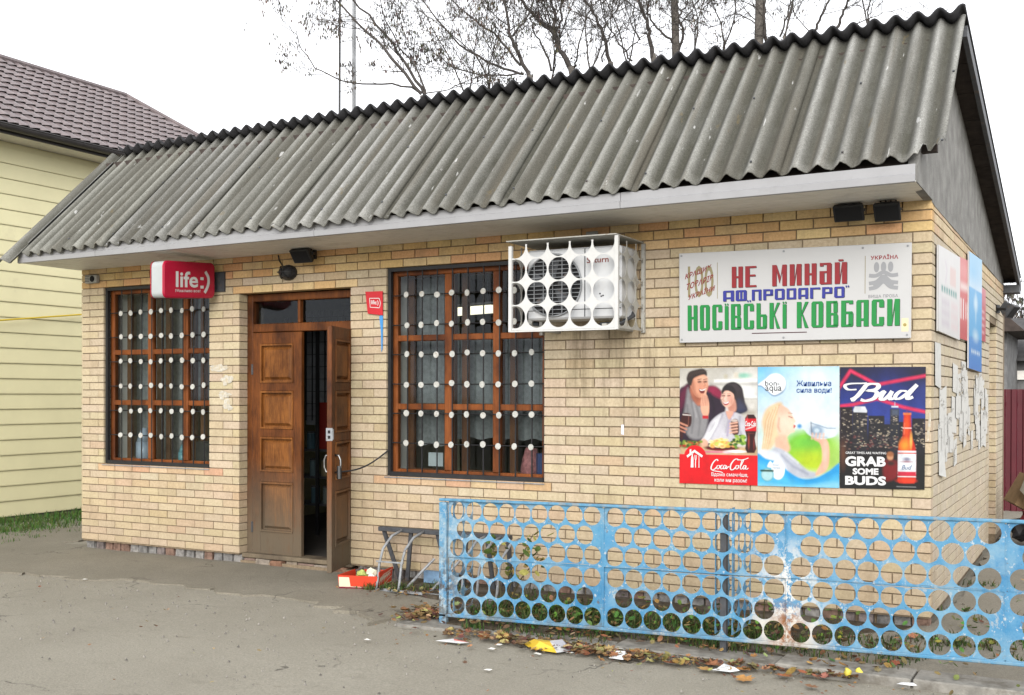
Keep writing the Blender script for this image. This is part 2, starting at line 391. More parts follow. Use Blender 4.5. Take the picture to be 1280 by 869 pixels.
# wall core (mortar), set 9 mm behind the brick faces
def core():
    mb = MB(); T = 0.36; y0 = 0.009
    xs = sorted({XL+0.009, -0.009}|{o[0]-0.009 for o in OPEN}|{o[1]+0.009 for o in OPEN})
    for a, b in zip(xs[:-1], xs[1:]):
        mid = (a+b)/2; holes = [o for o in OPEN if o[0]-0.01 < mid < o[1]+0.01]
        if not holes: mb.box(a, b, y0, T, 0.112, 2.97); mb.box(a+.03, b-.03 if b > -0.1 else b, 0.07, T-.01, -0.1, 0.1125)
        for o in holes:
            zt, zb = zrow(o[2], mid)+0.009, (zrow(o[3], mid)-0.009 if o[3] < 37 else None)
            mb.box(a, b, y0, T, zt, 2.97)
            if zb: mb.box(a, b, y0, T, 0.112, zb); mb.box(a, b, 0.07, T-.01, -0.1, 0.1125)
            else: mb.box(a, b, 0.03, T, -0.1, 0.06)
    # right side wall with the door recess, rear wall, left side wall
    mb.box(-0.36, -0.0095, T, 4.30, 0.112, 2.97); mb.box(-0.35, -0.06, .1, 4.30, -0.1, 0.1125); mb.box(-0.36, -0.0095, 5.17, 6.0, -0.1, 2.97)
    mb.box(-0.36, -0.0095, 4.30, 5.17, 2.42, 2.97); mb.box(-0.36, -0.25, 4.30, 5.17, -0.1, 2.42)
    mb.box(XL+0.0095, XL+0.36, T, 6.0, -0.1, 2.97); mb.box(XL+0.0095, -0.0095, 6.0, 6.3, -0.1, 2.97)
    return mb.build('wall', M['mortar'], shop)
wall = core()

# bricks
def brick_local(seed):
    r = random.Random(seed); e = 0.011
    j = lambda: r.uniform(-0.006, 0.006)
    v = [(-.5, 1, -.5), (.5, 1, -.5), (.5, 1, .5), (-.5, 1, .5)]
    v += [(-.5, .035+j(), -.5), (.5, .035+j(), -.5), (.5, .035+j(), .5), (-.5, .035+j(), .5)]
    v += [(-.5+e+j(), 0, -.5+2.6*e+j()), (.5-e+j(), 0, -.5+2.6*e+j()), (.5-e+j(), 0, .5-2.6*e+j()), (-.5+e+j(), 0, .5-2.6*e+j())]
    f = [(0, 1, 2, 3)]+[(4+i, 4+(i+1) % 4, (i+1) % 4, i) for i in range(4)]+[(8+i, 8+(i+1) % 4, 4+(i+1) % 4, 4+i) for i in range(4)]+[(8, 11, 10, 9)]
    return v, [tuple(reversed(q)) for q in f]
BV = [brick_local(i) for i in range(8)]
def brick_mesh(i):
    me = bpy.data.meshes.new('brick'); v, f = BV[i]; me.from_pydata(v, [], f); me.materials.append(M['brick'])
    bm = bmesh.new(); bm.from_mesh(me); bmesh.ops.recalc_face_normals(bm, faces=bm.faces); bm.to_mesh(me); bm.free(); return me
BM = [brick_mesh(i) for i in range(8)]
BR = random.Random(3)
def brick_color(k, X, special=False):
    r = BR.random()
    if k <= 1 or special:
        c = [(0.51, 0.35, 0.165), (0.52, 0.375, 0.19), (0.49, 0.32, 0.15), (0.53, 0.395, 0.21), (0.50, 0.29, 0.14)][int(r*5)]
        f = 1.0
        if k > 3: c = [(0.45, 0.315, 0.20), (0.43, 0.29, 0.175), (0.46, 0.34, 0.22), (0.42, 0.30, 0.19), (0.45, 0.28, 0.17)][int(r*5)]
    else:
        if r < 0.60: c = (0.448, 0.378, 0.262)
        elif r < 0.78: c = (0.432, 0.352, 0.230)
        elif r < 0.93: c = (0.445, 0.358, 0.255)
        elif r < 0.97: c = (0.44, 0.325, 0.21)
        else: c = (0.40, 0.325, 0.20)
        f = 1.0
        if k >= 28: c = (c[0]*1.0, c[1]*0.95, c[2]*0.92)
    elif_ = k > 1 and not special
    if elif_: c = tuple(.62*q+.38*e for q, e in zip(c, (0.448, 0.372, 0.262)))
    c = (c[0], c[1]*1.0, c[2]*1.01)
    f *= BR.uniform(0.88, .99) if elif_ else BR.uniform(.95, 1.06)
    return (c[0]*f, c[1]*f*BR.uniform(.97, 1.03), c[2]*f*BR.uniform(.93, 1.05))
BRICKS = []   # (xa, xb, za, zb, depth y, colour, area in the picture)
PB = 0.2535
def heads(k, xa, xb):
    """positions of the upright joints of course k between xa and xb"""
    even = (k % 2 == 0)
    if xa < -6.2:                                                # left part: counted from the left corner
        off, p = XL, 0.2455
        xs = [off+(i+(0.5 if even is False else 0.0))*p for i in range(0, 12)] if xb < -6.0 else None
        if xs is None: xs = [off+(i+(0.5 if not even else 0.0))*p for i in range(0, 60)]
    elif xa > -3.05: xs = [-PB*i-(PB/2 if even else 0) for i in range(0, 14)]
    elif k >= 26 or xb < -4:
        xs = [-4.935+0.004+(i+(0.5 if not even else 0.0))*0.2505 for i in range(0, 7)]
        xs += [-PB*i-(PB/2 if even else 0) for i in range(0, 13)]
    else: xs = [-PB*i-(PB/2 if even else 0) for i in range(0, 40)]
    xs = sorted(x for x in xs if xa+0.075 < x < xb-0.075)
    out = [xa]
    for x in xs:
        if x-out[-1] > 0.07: out.append(x)
    return out+[xb]
JOINT = 0.0082
for k in range(-1, 37):
    spans = [(XL, 0.0)]
    for o in OPEN:
        if o[2] <= k < o[3]:
            spans = [q for s in spans for q in (((s[0], o[0]), (o[1], s[1])) if s[0] < o[0] and s[1] > o[1] else (s,))]
    for xa, xb in spans:
        hs_ = heads(k, xa, xb)
        for i, (a, b) in enumerate(zip(hs_[:-1], hs_[1:])):
            aa = a+(0 if i == 0 else JOINT/2); bb = b-(0 if i == len(hs_)-2 else JOINT/2)
            mx_ = (aa+bb)/2
            zt, zb = zrow(k, mx_)-JOINT/2, zrow(k+1, mx_)+JOINT/2
            zt = min(zt, soffit_z(mx_)+0.01)
            if zt-zb < 0.012: continue
            special = (k == 26 and (LW[0]-0.1 < mx_ < LW[1]+0.1 or RW[0]-0.1 < mx_ < RW[1])) or (k == 1) or (k in (2, 3) and DR[0] < mx_ < DR[1] and k == 3)
            BRICKS.append([aa, bb, zb, zt, brick_color(k, mx_, special), k])
def hidden(x, z):
    return (-1.80 < x < -0.14 and 2.08 < z < 2.68) or (-1.8 < x < -0.05 and 1.02 < z < 1.83) or (-3.0 < x < -2.1 and 2.2 < z < 2.8)
def score(b):
    x, z = (b[0]+b[1])/2, (b[2]+b[3])/2
    if hidden(x, z): return 0
    p0, p1 = px_of((b[0], 0, z)), px_of((b[1], 0, z))
    s = abs(p1[0]-p0[0])*(b[3]-b[2])*CF/p0[2]
    if z < 0.92 and x > -3.1: s *= 0.55                       # partly behind the lattice fence
    if p0[0] > 1280 or p1[0] < 0: s = 0
    return s
order = sorted(range(len(BRICKS)), key=lambda i: -score(BRICKS[i]))
single = set(order[:300])
jb = MB()
WLOC = Vector((0, 0, 0))
for i, b in enumerate(BRICKS):
    cx, cz, w, h = (b[0]+b[1])/2, (b[2]+b[3])/2, b[1]-b[0], b[3]-b[2]
    dy = BR.uniform(-0.002, 0.0015)
    vi = BR.randrange(8)
    if i in single:
        o = bpy.data.objects.new('brick', BM[vi]); COL.objects.link(o)
        o.scale = (w, 0.115, h); o.location = (cx, dy, cz); o.parent = wall; o.color = (*b[4], 1)
        o.location = Vector(o.location)-WORLDP[wall.name]
        o.rotation_euler = (0, BR.uniform(-0.003, 0.003), 0)
    else:
        jb.col = b[4]; v, f = BV[vi]
        jb.add([(cx+p[0]*w, dy+p[1]*0.115, cz+p[2]*h) for p in v], f)
# right side wall: the same courses turn the corner
def side_bricks(Y0, Y1, X0, depth, flip, kmin=-1, kmax=37, nrm='x'):
    for k in range(kmin, kmax):
        zt, zb = zrow(k, 0)-JOINT/2, zrow(k+1, 0)+JOINT/2
        zt = min(zt, 2.985)
        if zt-zb < 0.01: continue
        y = Y0+(0 if (k % 2) else 0.13)
        ys = [Y0]
        while y < Y1-0.08:
            if y > Y0+0.05: ys.append(y)
            y += 0.254
        ys.append(Y1)
        for a, b in zip(ys[:-1], ys[1:]):
            c = brick_color(k, 0); g_ = 1.0
            c = tuple(0.5*q+0.5*e for q, e in zip(c, (0.43, 0.395, 0.325)))
            jb.col = c; v, f = BV[BR.randrange(8)]
            dx = BR.uniform(-0.002, 0.0015); A, B = a+JOINT/2, b-JOINT/2
            if nrm == 'x': jb.add([(X0+dx-p[1]*depth, (A+B)/2+p[0]*(B-A), (zt+zb)/2+p[2]*(zt-zb)) for p in v], f)
side_bricks(0.118, 4.30, 0.0, 0.1, False)
side_bricks(5.17, 6.0, 0.0, 0.1, False)
side_bricks(4.31, 5.16, 0.0, 0.1, False, -1, 6)
# far jamb of the side door recess, facing the street
for k in range(6, 37):
    zt, zb = zrow(k, 0)-JOINT/2, zrow(k+1, 0)+JOINT/2
    jb.col = brick_color(k, 0); v, f = BV[BR.randrange(8)]
    jb.add([(-0.128+p[0]*0.24, 5.161+p[1]*0.06, (zt+zb)/2+p[2]*(zt-zb)) for p in v], f)
o = jb.build('brick', M['brickm'], wall, recalc=True, kind='stuff'); o.name = 'brick_courses'
# soldier course of the plinth, set back under the wall
pb = [bpy.data.meshes.new('plinth_brick') for _ in range(5)]
M['plinth'] = simple('sooty_plinth_brick', (0.2, 0.2, 0.2), 0.95, 0.45, 18, 0.1, bump=0.8, bscale=40, src='obj')
for q, me in enumerate(pb):
    r = random.Random(40+q); jt = lambda: r.uniform(-0.008, 0.008)
    v = [(-.054+jt(), 0+jt(), -.09), (.054+jt(), 0+jt(), -.09), (.054, .1, -.09), (-.054, .1, -.09), (-.054+jt(), jt(), .075+jt()), (.054+jt(), jt(), .075+jt()), (.054, .1, .08), (-.054, .1, .08)]
    me.from_pydata(v, [], [(0, 3, 2, 1), (4, 5, 6, 7), (0, 1, 5, 4), (1, 2, 6, 5), (2, 3, 7, 6), (3, 0, 4, 7)]); me.materials.append(M['plinth'])
x = XL+0.1
while x < -0.03:
    if not (DR[0]-0.02 < x < DR[1]+0.05):
        o = bpy.data.objects.new('plinth_brick', pb[BR.randrange(5)]); COL.objects.link(o); o.parent = wall
        o.location = Vector((x, 0.035+BR.uniform(-.006, .012), 0.045+BR.uniform(-.012, .006)))-WORLDP[wall.name]
        o.rotation_euler = (0, BR.uniform(-.04, .04), 0)
        o.color = (*[(0.13, 0.11, 0.105), (0.15, 0.145, 0.14), (0.2, 0.19, 0.18), (0.17, 0.11, 0.085)][BR.randrange(4)], 1)
    x += BR.uniform(0.118, 0.132)

# gable plaster, soffit, fascia
OV = 0.17                                          # verge overhang on the right
EV, RG, RE = (-0.78, 3.13), (0.42, 4.345), (6.25, 3.0)  # eave, ridge, rear eave of the right verge (Y, Z)
mb = MB()
gp = [(-0.715, 3.005), (-0.715, 3.10), (0.42, 4.27), (6.0, 2.985), (6.0, 2.93), (0.118, 2.975), (0.0, 2.985), (0.0, 3.0)]
mb.prism([(0.004, y, z) for y, z in gp], (-0.06, 0, 0))
mb.build('gable', M['plaster'], shop, recalc=True)
nb = 7
for i in range(nb):
    mb = MB(); ya, yb = -0.73+0.725*i/nb, -0.73+0.725*(i+1)/nb-0.006
    xa, xb = XL-0.02, -0.004
    z0, z1 = soffit_z(xa), soffit_z(xb)
    mb.add([(xa, ya, z0), (xb, ya, z1), (xb, yb, z1), (xa, yb, z0), (xa, ya, z0+.01), (xb, ya, z1+.01), (xb, yb, z1+.01), (xa, yb, z0+.01)],
           [(0, 3, 2, 1), (4, 5, 6, 7), (0, 1, 5, 4), (1, 2, 6, 5), (2, 3, 7, 6), (3, 0, 4, 7)])
    mb.build('soffit_board', M['white_pvc'], shop)
mb = MB(); mb.add([(XL-.02, -.728, soffit_z(XL)+.014), (-.006, -.728, soffit_z(0)+.014), (-.006, 0.02, soffit_z(0)+.014), (XL-.02, 0.02, soffit_z(XL)+.014),
        (XL-.02, -.728, soffit_z(XL)+.03), (-.006, -.728, soffit_z(0)+.03), (-.006, 0.02, soffit_z(0)+.03), (XL-.02, 0.02, soffit_z(XL)+.03)],
        [(0, 3, 2, 1), (4, 5, 6, 7), (0, 1, 5, 4), (1, 2, 6, 5), (2, 3, 7, 6), (3, 0, 4, 7)])
mb.build('soffit_backing', M['dark_wood'], shop)
segs = [XL-0.03, -7.35, -4.75, -2.0, 0.0]
for a, b in zip(segs[:-1], segs[1:]):
    mb = MB(); b -= 0.004
    prof = [(-0.742, -0.004), (-0.752, 0.0), (-0.754, 0.045), (-0.744, 0.052), (-0.742, 0.112), (-0.731, 0.112), (-0.731, -0.004)]
    n = len(prof)
    va = [(a, y, soffit_z(a)+z) for y, z in prof]; vb = [(b, y, soffit_z(b)+z) for y, z in prof]
    mb.add(va+vb, [tuple(range(n)), tuple(range(2*n-1, n-1, -1))]+[(i, i+n, (i+1) % n+n, (i+1) % n) for i in range(n)])
    mb.build('fascia', M['fascia'], shop, recalc=True)

# roof of corrugated sheets
roof = MB()
for yy, zz in ((-0.55, 3.22), (0.3, 4.15)):
    roof.add([(XL, yy, zz-0.08), (0.1, yy, zz), (0.1, yy+.06, zz), (XL, yy+.06, zz-.08), (XL, yy, zz-0.03), (0.1, yy, zz+.05), (0.1, yy+.06, zz+.05), (XL, yy+.06, zz-.03)],
             [(0, 3, 2, 1), (4, 5, 6, 7), (0, 1, 5, 4), (1, 2, 6, 5), (2, 3, 7, 6), (3, 0, 4, 7)])
roof_o = roof.build('roof', M['dark_wood'], shop)
ER, RR, EL, RL = Vector((OV, *EV)), Vector((OV, *RG)), Vector((-8.62, -0.79, 3.025)), Vector((-8.56, 0.45, 4.22))
NW = 58.0
NRM = Vector((0, -(RG[1]-EV[1]), RG[0]-EV[0])).normalized()
def roof_pt(w, t, lift=0.0):
    s = w/NW
    p = (ER.lerp(EL, s)).lerp(RR.lerp(RL, s), t)
    ph = math.cos(2*math.pi*(w-0.12))
    return p+NRM*(0.029*ph+lift), ph
SR = random.Random(9)
def roof_sheet(w0, w1, i, t0=0.0, t1=1.0, drop=0.0, tilt=0.0):
    mb = MB(); n = int(round((w1-w0)*10)); m = 14
    jag = [SR.uniform(-0.004, 0.004) for _ in range(n+1)]; base = SR.uniform(-0.022, 0.020)-drop
    for j in range(m+1):
        for a in range(n+1):
            w = w0+(w1-w0)*a/n; t = t0+(t1-t0)*j/m
            if j == 0: t += base+jag[a]
            if i == 0 and j <= 1 and w < 1.0: t = max(t, 0.085+0.02*math.sin(a*1.7))     # broken corner
            p, ph = roof_pt(w, t, 0.011*(1-(w-w0)/(w1-w0))+tilt*(w-w0))
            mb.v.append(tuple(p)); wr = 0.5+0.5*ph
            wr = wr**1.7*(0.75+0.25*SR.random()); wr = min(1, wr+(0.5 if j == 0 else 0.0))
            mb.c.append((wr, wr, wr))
    for j in range(m):
        for a in range(n):
            q = j*(n+1)+a; mb.f.append((q, q+n+1, q+n+2, q+1)); mb.m.append(0)
    # mixing colours through the wear attribute: crest 1 = pale, trough 0 = lichen
    o = mb.build('roof_sheet', M['slate'], roof_o, smooth=True); q_ = SR.uniform(.84, 1.14); o.color = (q_, q_, q_*SR.uniform(.94, 1.0), 1)
    so = o.modifiers.new('thickness', 'SOLIDIFY'); so.thickness = 0.008; so.offset = -1
    return o
w = 0.0; i = 0
while w < 55:
    w1 = min(w+7.2, 56.0)
    roof_sheet(w-(0.25 if i else 0), w1, i); w = w+7.0; i += 1
roof_sheet(56.15, 56.72, 99, 0.10, 0.9, 0.0, 0.0)
roof_sheet(56.35, 57.7, 98, -0.04, 1.0, 0.045, 0.025)
nl = MB()
for q in range(14):
    for t_ in (.07, .55):
        w_ = 0.12+q*4+SR.choice([0, 0, 1]); p_, _ = roof_pt(w_, t_+SR.uniform(-.012, .012), .016)
        nl.disc(p_, NRM, .008, .008, 8)
nl.build('roof_nails', M['dark_metal'], roof_o, kind='stuff')
# rear slope: sheets that stick out past the ridge, underside shade painted in near-black
RD = Vector((0, RE[0]-RG[0], RE[1]-RG[1])); RDN = RD.normalized(); RN = Vector((0, -RD.z, RD.y)).normalized()
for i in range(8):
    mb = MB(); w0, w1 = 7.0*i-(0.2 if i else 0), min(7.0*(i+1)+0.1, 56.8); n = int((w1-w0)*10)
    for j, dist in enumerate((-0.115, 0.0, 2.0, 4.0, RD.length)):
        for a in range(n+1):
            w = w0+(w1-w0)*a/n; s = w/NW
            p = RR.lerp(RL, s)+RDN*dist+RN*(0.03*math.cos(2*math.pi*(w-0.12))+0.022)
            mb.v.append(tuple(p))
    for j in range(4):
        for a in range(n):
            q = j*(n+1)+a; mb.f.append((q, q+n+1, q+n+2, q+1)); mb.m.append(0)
    o = mb.build('rear_roof_sheet', M['slate_shade'], roof_o, smooth=True)
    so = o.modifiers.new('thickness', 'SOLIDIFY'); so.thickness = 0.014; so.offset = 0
# verge boards under the rear slope on the right, barge board, rear eave box
for i in range(12):
    mb = MB(); d0, d1 = 0.1+i*(RD.length-0.15)/12, 0.1+(i+1)*(RD.length-0.15)/12-0.008
    a = Vector((0, RG[0], RG[1]))-RN*0.012+RDN*d0; b = Vector((0, RG[0], RG[1]))-RN*0.012+RDN*d1
    mb.prism([(-0.5, a.y, a.z), (-0.5, b.y, b.z), (OV-0.03, b.y, b.z), (OV-0.03, a.y, a.z)], -RN*0.02)
    mb.build('verge_board', M['dark_wood'], roof_o, recalc=True)
mb = MB(); a = Vector((OV-0.03, RG[0]+0.03, RG[1]-0.04)); b = Vector((OV-0.03, RE[0], RE[1]-0.03))
mb.prism([a, b, b-RN*0.085, a-RN*0.085], (0.035, 0, 0))
mb.build('barge_board', M['dark_metal'], roof_o, recalc=True)
mb = MB(); mb.box(-8.6, OV, 5.98, RE[0], RE[1]-0.15, RE[1]-0.06); mb.build('rear_eave', M['dark_metal'], roof_o)
mb = MB(); mb.add([(XL, -0.7, 3.05), (-0.08, -0.7, 3.1), (-0.08, 0.42, 4.21), (XL, 0.42, 4.11), (XL, 6.1, 2.98), (-0.08, 6.1, 2.98)], [(0, 1, 2, 3), (3, 2, 5, 4)])
mb.build('roof_lining', M['dark_wood'], roof_o)
# ------------------------------------------------------------------ windows
def window(op, mull, trans, glass_y=0.105):
    """op: opening; mull: X of the two mullions; trans: Z of the transoms"""
    xa, xb = op[0]+0.006, op[1]-0.006; mid = (xa+xb)/2
    zt, zb = zrow(op[2], mid)-0.012, zrow(op[3], mid)+0.006
    fy = 0.085
    f = MB()
    for b in ((xa, xa+0.055, zb, zt), (xb-0.055, xb, zb, zt)): f.box(b[0], b[1], fy, fy+0.06, b[2], b[3])
    f.box(xa+.055, xb-.055, fy+.002, fy+0.058, zt-0.06, zt); f.box(xa+.055, xb-.055, fy+.002, fy+0.058, zb, zb+0.05)
    fo = f.build('window', M['window_wood'], shop, bevel=0.006)
    for x in mull:
        m = MB(); m.box(x-0.035, x+0.035, fy-0.006, fy+0.05, zb+0.05, zt-0.06); m.build('mullion', M['window_wood'], fo, bevel=0.006)
    edges = [xa+.055]+[q for x in mull for q in (x-.035, x+.035)]+[xb-.055]
    rows = [zb+.05]+[q for z in trans for q in (z-.026, z+.026)]+[zt-.06]
    for c in range(3):
        x0, x1 = edges[2*c], edges[2*c+1]
        for z in trans:
            m = MB(); m.box(x0, x1, fy, fy+0.048, z-0.026, z+0.026); m.build('transom', M['window_wood'], fo, bevel=0.005)
        for r_ in range(3):
            z0, z1 = rows[2*r_], rows[2*r_+1]
            m = MB(); tx, tz = RND.uniform(-.004, .004), RND.uniform(-.004, .004)
            m.quad((x0, glass_y+tx, z0), (x1, glass_y-tx+tz, z0), (x1, glass_y-tx, z1), (x0, glass_y+tx-tz, z1)); m.build('pane', M['glass'], fo)
        # inner sash a hand's breadth behind
        s_ = MB(); y0 = 0.26
        for q in (x0+0.0, x1-0.06): s_.box(q, q+0.06, y0, y0+0.04, zb, zt)
        for q in (zb, zt-.06, trans[0]-.02, trans[1]-.02): s_.box(x0+.06, x1-.06, y0+.002, y0+.036, q, q+0.05)
        s_.build('inner_sash', M['sash_wood'], fo)
    # inner reveal of the window box
    m = MB(); m.box(xa-.02, xa, .15, .37, zb, zt); m.box(xb, xb+.02, .15, .37, zb, zt); m.box(xa, xb, .15, .37, zt, zt+.02); m.box(xa, xb, .147, .37, zb-.02, zb)
    m.build('window_board', M['white_pvc'], fo)
    m = MB(); m.prism([(xa-.02, -0.012, zb-0.018), (xa-.02, 0.1, zb+0.004), (xa-.02, 0.1, zb-0.004), (xa-.02, -0.012, zb-0.024)], (xb-xa+.03, 0, 0))
    m.build('sill', M['grey_metal'], fo, recalc=True)
    return fo, (xa, xb, zb, zt)
wl, wlr = window(LW, (-7.51, -7.03), (1.56, 2.08))
wr, wrr = window(RW, (-3.955, -3.475), (1.545, 2.15))

def grille(op, x0, dx, z0, dz, label):
    xa, xb = op[0]+0.004, op[1]-0.004; mid = (xa+xb)/2
    zt, zb = zrow(op[2], mid)-0.004, zrow(op[3], mid)+0.004
    t = thing('window_grille', (mid, 0.02, zb), label, 'window grille', 'iron grilles over the shop windows')
    f = MB(); y0 = 0.022
    f.box(xa, xa+0.03, y0, y0+.035, zb, zt); f.box(xb-.012, xb, y0, y0+.035, zb, zt); f.box(xa+.03, xb-.012, y0+.001, y0+.034, zt-.03, zt); f.box(xa+.03, xb-.012, y0-.012, y0+.034, zb-.012, zb+.03)
    f.build('frame', M['black_metal'], t)
    me = None; dm = None
    for i in range(9):
        m = MB(); x = x0+i*dx; m.tube([(x, y0+.012, zb+.03), (x+RND.uniform(-.003, .003), y0+.012, (zb+zt)/2), (x, y0+.012, zt-.03)], 0.0065, 5); m.build('upright_bar', M['black_metal'], t)
    for j in range(6):
        z = z0-j*dz
        m = MB(); m.tube([(xa+.02, y0+.024, z), (mid, y0+.024, z+RND.uniform(-.004, .004)), (xb-.01, y0+.024, z)], 0.0055, 5); m.build('cross_bar', M['black_metal'], t)
        for i in range(9):
            if dm is None:
                m = MB(); m.tube([(0, -.004, 0), (0, .004, 0)], 0.0265, 14); o = m.build('disc', M['disc'], t); dm = o.data
            else:
                o = bpy.data.objects.new('disc', dm); COL.objects.link(o); o.parent = t
            o.location = Vector((x0+i*dx+RND.uniform(-.006, .006), y0-0.002, z+RND.uniform(-.008, .008)))-WORLDP[t.name]
            o.rotation_euler = (RND.uniform(-.12, .12), 0, RND.uniform(-.15, .15)); o.scale = (RND.uniform(.9, 1.04), 1, RND.uniform(.95, 1.08))
    return t
grille(LW, -7.865, 0.1421, 2.485, 0.2515, 'black iron grille with pale discs over the narrower window left of the doors')
grille(RW, -4.342, 0.1539, 2.523, 0.2595, 'black iron grille with pale discs over the window right of the doors')

# ------------------------------------------------------------------ door
dx0, dx1 = DR[0], DR[1]
dzt = zrow(4, -5.6)
FY = 0.105
f = MB()
f.box(dx0+.004, dx0+.075, FY, FY+.09, 0.10, dzt-.004); f.box(dx1-.06, dx1-.004, FY, FY+.09, 0.10, dzt-.004)
f.box(dx0+.075, dx1-.06, FY+.002, FY+.088, dzt-.075, dzt-.004); f.box(dx0+.075, dx1-.06, FY+.002, FY+.088, 2.245, 2.325)
f.box(-5.632, -5.602, FY+.004, FY+.06, 2.325, dzt-.075)
df = f.build('door_frame', M['door_wood'], shop, bevel=0.006)
for a, b in ((dx0+.075, -5.632), (-5.602, dx1-.06)):
    m = MB(); m.quad((a, FY+.05, 2.325), (b, FY+.053, 2.325), (b, FY+.05, dzt-.075), (a, FY+.05, dzt-.075)); m.build('pane', M['glass'], df)
m = MB(); m.box(dx0+.004, dx1-.004, 0.03, FY+.12, 0.085, 0.128); m.build('threshold', wood_mat('trodden_board', (0.12, 0.095, 0.065), (0.17, 0.135, 0.09)), df, bevel=.008)
M['step_brick'] = simple('broken_step_brick', (0.2, 0.14, 0.11), 0.95, 0.4, 20, 0.1, bump=0.8, bscale=50, src='obj')
x = dx0+0.01; q = 0
while x < dx1-0.12:
    w = RND.uniform(.15, .26); m = MB(); x1 = min(x+w-.015, dx1-.03); j = lambda: RND.uniform(-.012, .012)
    y0 = 0.035+RND.uniform(-.015, .02)
    m.add([(x+j(), y0+j(), -.04), (x1+j(), y0+j(), -.04), (x1, .2, -.04), (x, .2, -.04), (x+j(), y0+j(), .078+j()/2), (x1+j(), y0+j(), .078+j()/2), (x1, .2, .08), (x, .2, .08)],
          [(0, 3, 2, 1), (4, 5, 6, 7), (0, 1, 5, 4), (1, 2, 6, 5), (2, 3, 7, 6), (3, 0, 4, 7)])
    o = m.build('step_brick', M['step_brick'], df, bevel=.006); o.color = (*[(0.17, .12, .1), (0.2, .17, .14), (0.16, .09, .06), (.19, .155, .12)][q % 4], 1)
    x += w; q += 1
def door_leaf(O, U, N, W, H, label=None, handle=False):
    """leaf: hinge foot O, unit vector U along the leaf, outer normal N"""
    O, U, N = Vector(O), Vector(U), Vector(N); Z = Vector((0, 0, 1)); th = 0.045
    P = lambda u, z, d=0.0: O+U*u+Z*z+N*d
    def slab(mb, u0, u1, z0, z1, d0, d1): mb.obox(P((u0+u1)/2, (z0+z1)/2, (d0+d1)/2), U*(u1-u0)/2, N*(d1-d0)/2, Z*(z1-z0)/2)
    mb = MB(); st = W*0.165
    rails = [0, 0.215/2.12*H, 0.79/2.12*H, 1.175/2.12*H, 1.585/2.12*H, H]      # from the bottom
    rw = 0.10
    slab(mb, 0, st, 0, H, -th/2, th/2); slab(mb, W-st, W, 0, H, -th/2, th/2)
    zz = [(0, 0.215*H/2.12), (0.69*H/2.12, 0.79*H/2.12), (1.12*H/2.12, 1.20*H/2.12), (1.56*H/2.12, 1.64*H/2.12), (H-0.11, H)]
    for a, b in zz: slab(mb, st, W-st, a, b, -th/2+.002, th/2-.002)
    o = mb.build('door_leaf', M['door_wood'], shop, bevel=.004, label=label)
    for (a, b), (c, d) in zip(zz[:-1], zz[1:]):
        m = MB(); z0, z1, u0, u1 = b, c, st, W-st
        slab(m, u0, u1, z0, z1, -0.008, -0.004)
        # raised field with sloping edges and a planted bead
        e0, e1 = 0.03, 0.055
        A = [P(u0+e0, z0+e0, -.004), P(u1-e0, z0+e0, -.004), P(u1-e0, z1-e0, -.004), P(u0+e0, z1-e0, -.004)]
        B = [P(u0+e1, z0+e1, .018), P(u1-e1, z0+e1, .018), P(u1-e1, z1-e1, .018), P(u0+e1, z1-e1, .018)]
        m.add(A+B, [(0, 1, 5, 4), (1, 2, 6, 5), (2, 3, 7, 6), (3, 0, 4, 7), (4, 5, 6, 7)])
        for (p, q, r_, s_) in ((u0, u1, z0, z0+.016), (u0, u1, z1-.016, z1)): slab(m, p, q, r_, s_, -.004, .030)
        for (p, q) in ((u0, u0+.014), (u1-.014, u1)): slab(m, p, q, z0+.016, z1-.016, -.004, .028)
        m.build('panel', M['panel_wood'], o, recalc=True)
    for z in (0.25, H-0.35):
        m = MB(); m.tube([P(-0.004, z-.05, th/2), P(-0.004, z+.05, th/2)], .011, 8); m.build('hinge', M['dark_metal'], o)
    if handle:
        m = MB(); hu, hz = W-0.085, 0.93
        pts = [P(hu, hz-.075, th/2), P(hu, hz-.07, th/2+.035), P(hu, hz-.03, th/2+.05), P(hu, hz+.03, th/2+.05), P(hu, hz+.07, th/2+.035), P(hu, hz+.075, th/2)]
        m.tube(pts, .010, 7); pts2 = [P(hu, hz-.075, -th/2), P(hu, hz-.07, -th/2-.035), P(hu, hz-.03, -th/2-.05), P(hu, hz+.03, -th/2-.05), P(hu, hz+.07, -th/2-.035), P(hu, hz+.075, -th/2)]
        m.tube(pts2, .010, 7); m.build('handle', M['chrome'], o, smooth=True)
        m = MB(); slab(m, W-.002, W+.006, 1.13, 1.24, -.028, .03); m.build('lock_plate', M['grey_metal'], o)
        m = MB(); slab(m, W+.006, W+.010, 1.15, 1.175, -.01, .01); slab(m, W+.006, W+.010, 1.195, 1.22, -.01, .01); m.build('lock_hole', M['dark'], o)
        m = MB(); slab(m, W-0.02, W+.0, 1.14, 1.23, th/2, th/2+.012); m.build('lock_case', M['grey_metal'], o)
    return o, P
HZ = 0.125; HH = 2.115
door_leaf((dx0+.078, FY+.02, HZ), (1, 0, 0), (0, -1, 0), 0.592, HH, 'closed left leaf of the double door, weathered grey at its foot')
la = math.radians(289.0)
U2 = Vector((math.cos(la), math.sin(la), 0)); N2 = Vector((-U2.y, U2.x, 0))*1.0
lf2, LP = door_leaf((dx1-.035, 0.055, HZ), U2, N2, 0.60, HH, 'open right leaf of the double door, swung out to the street', True)
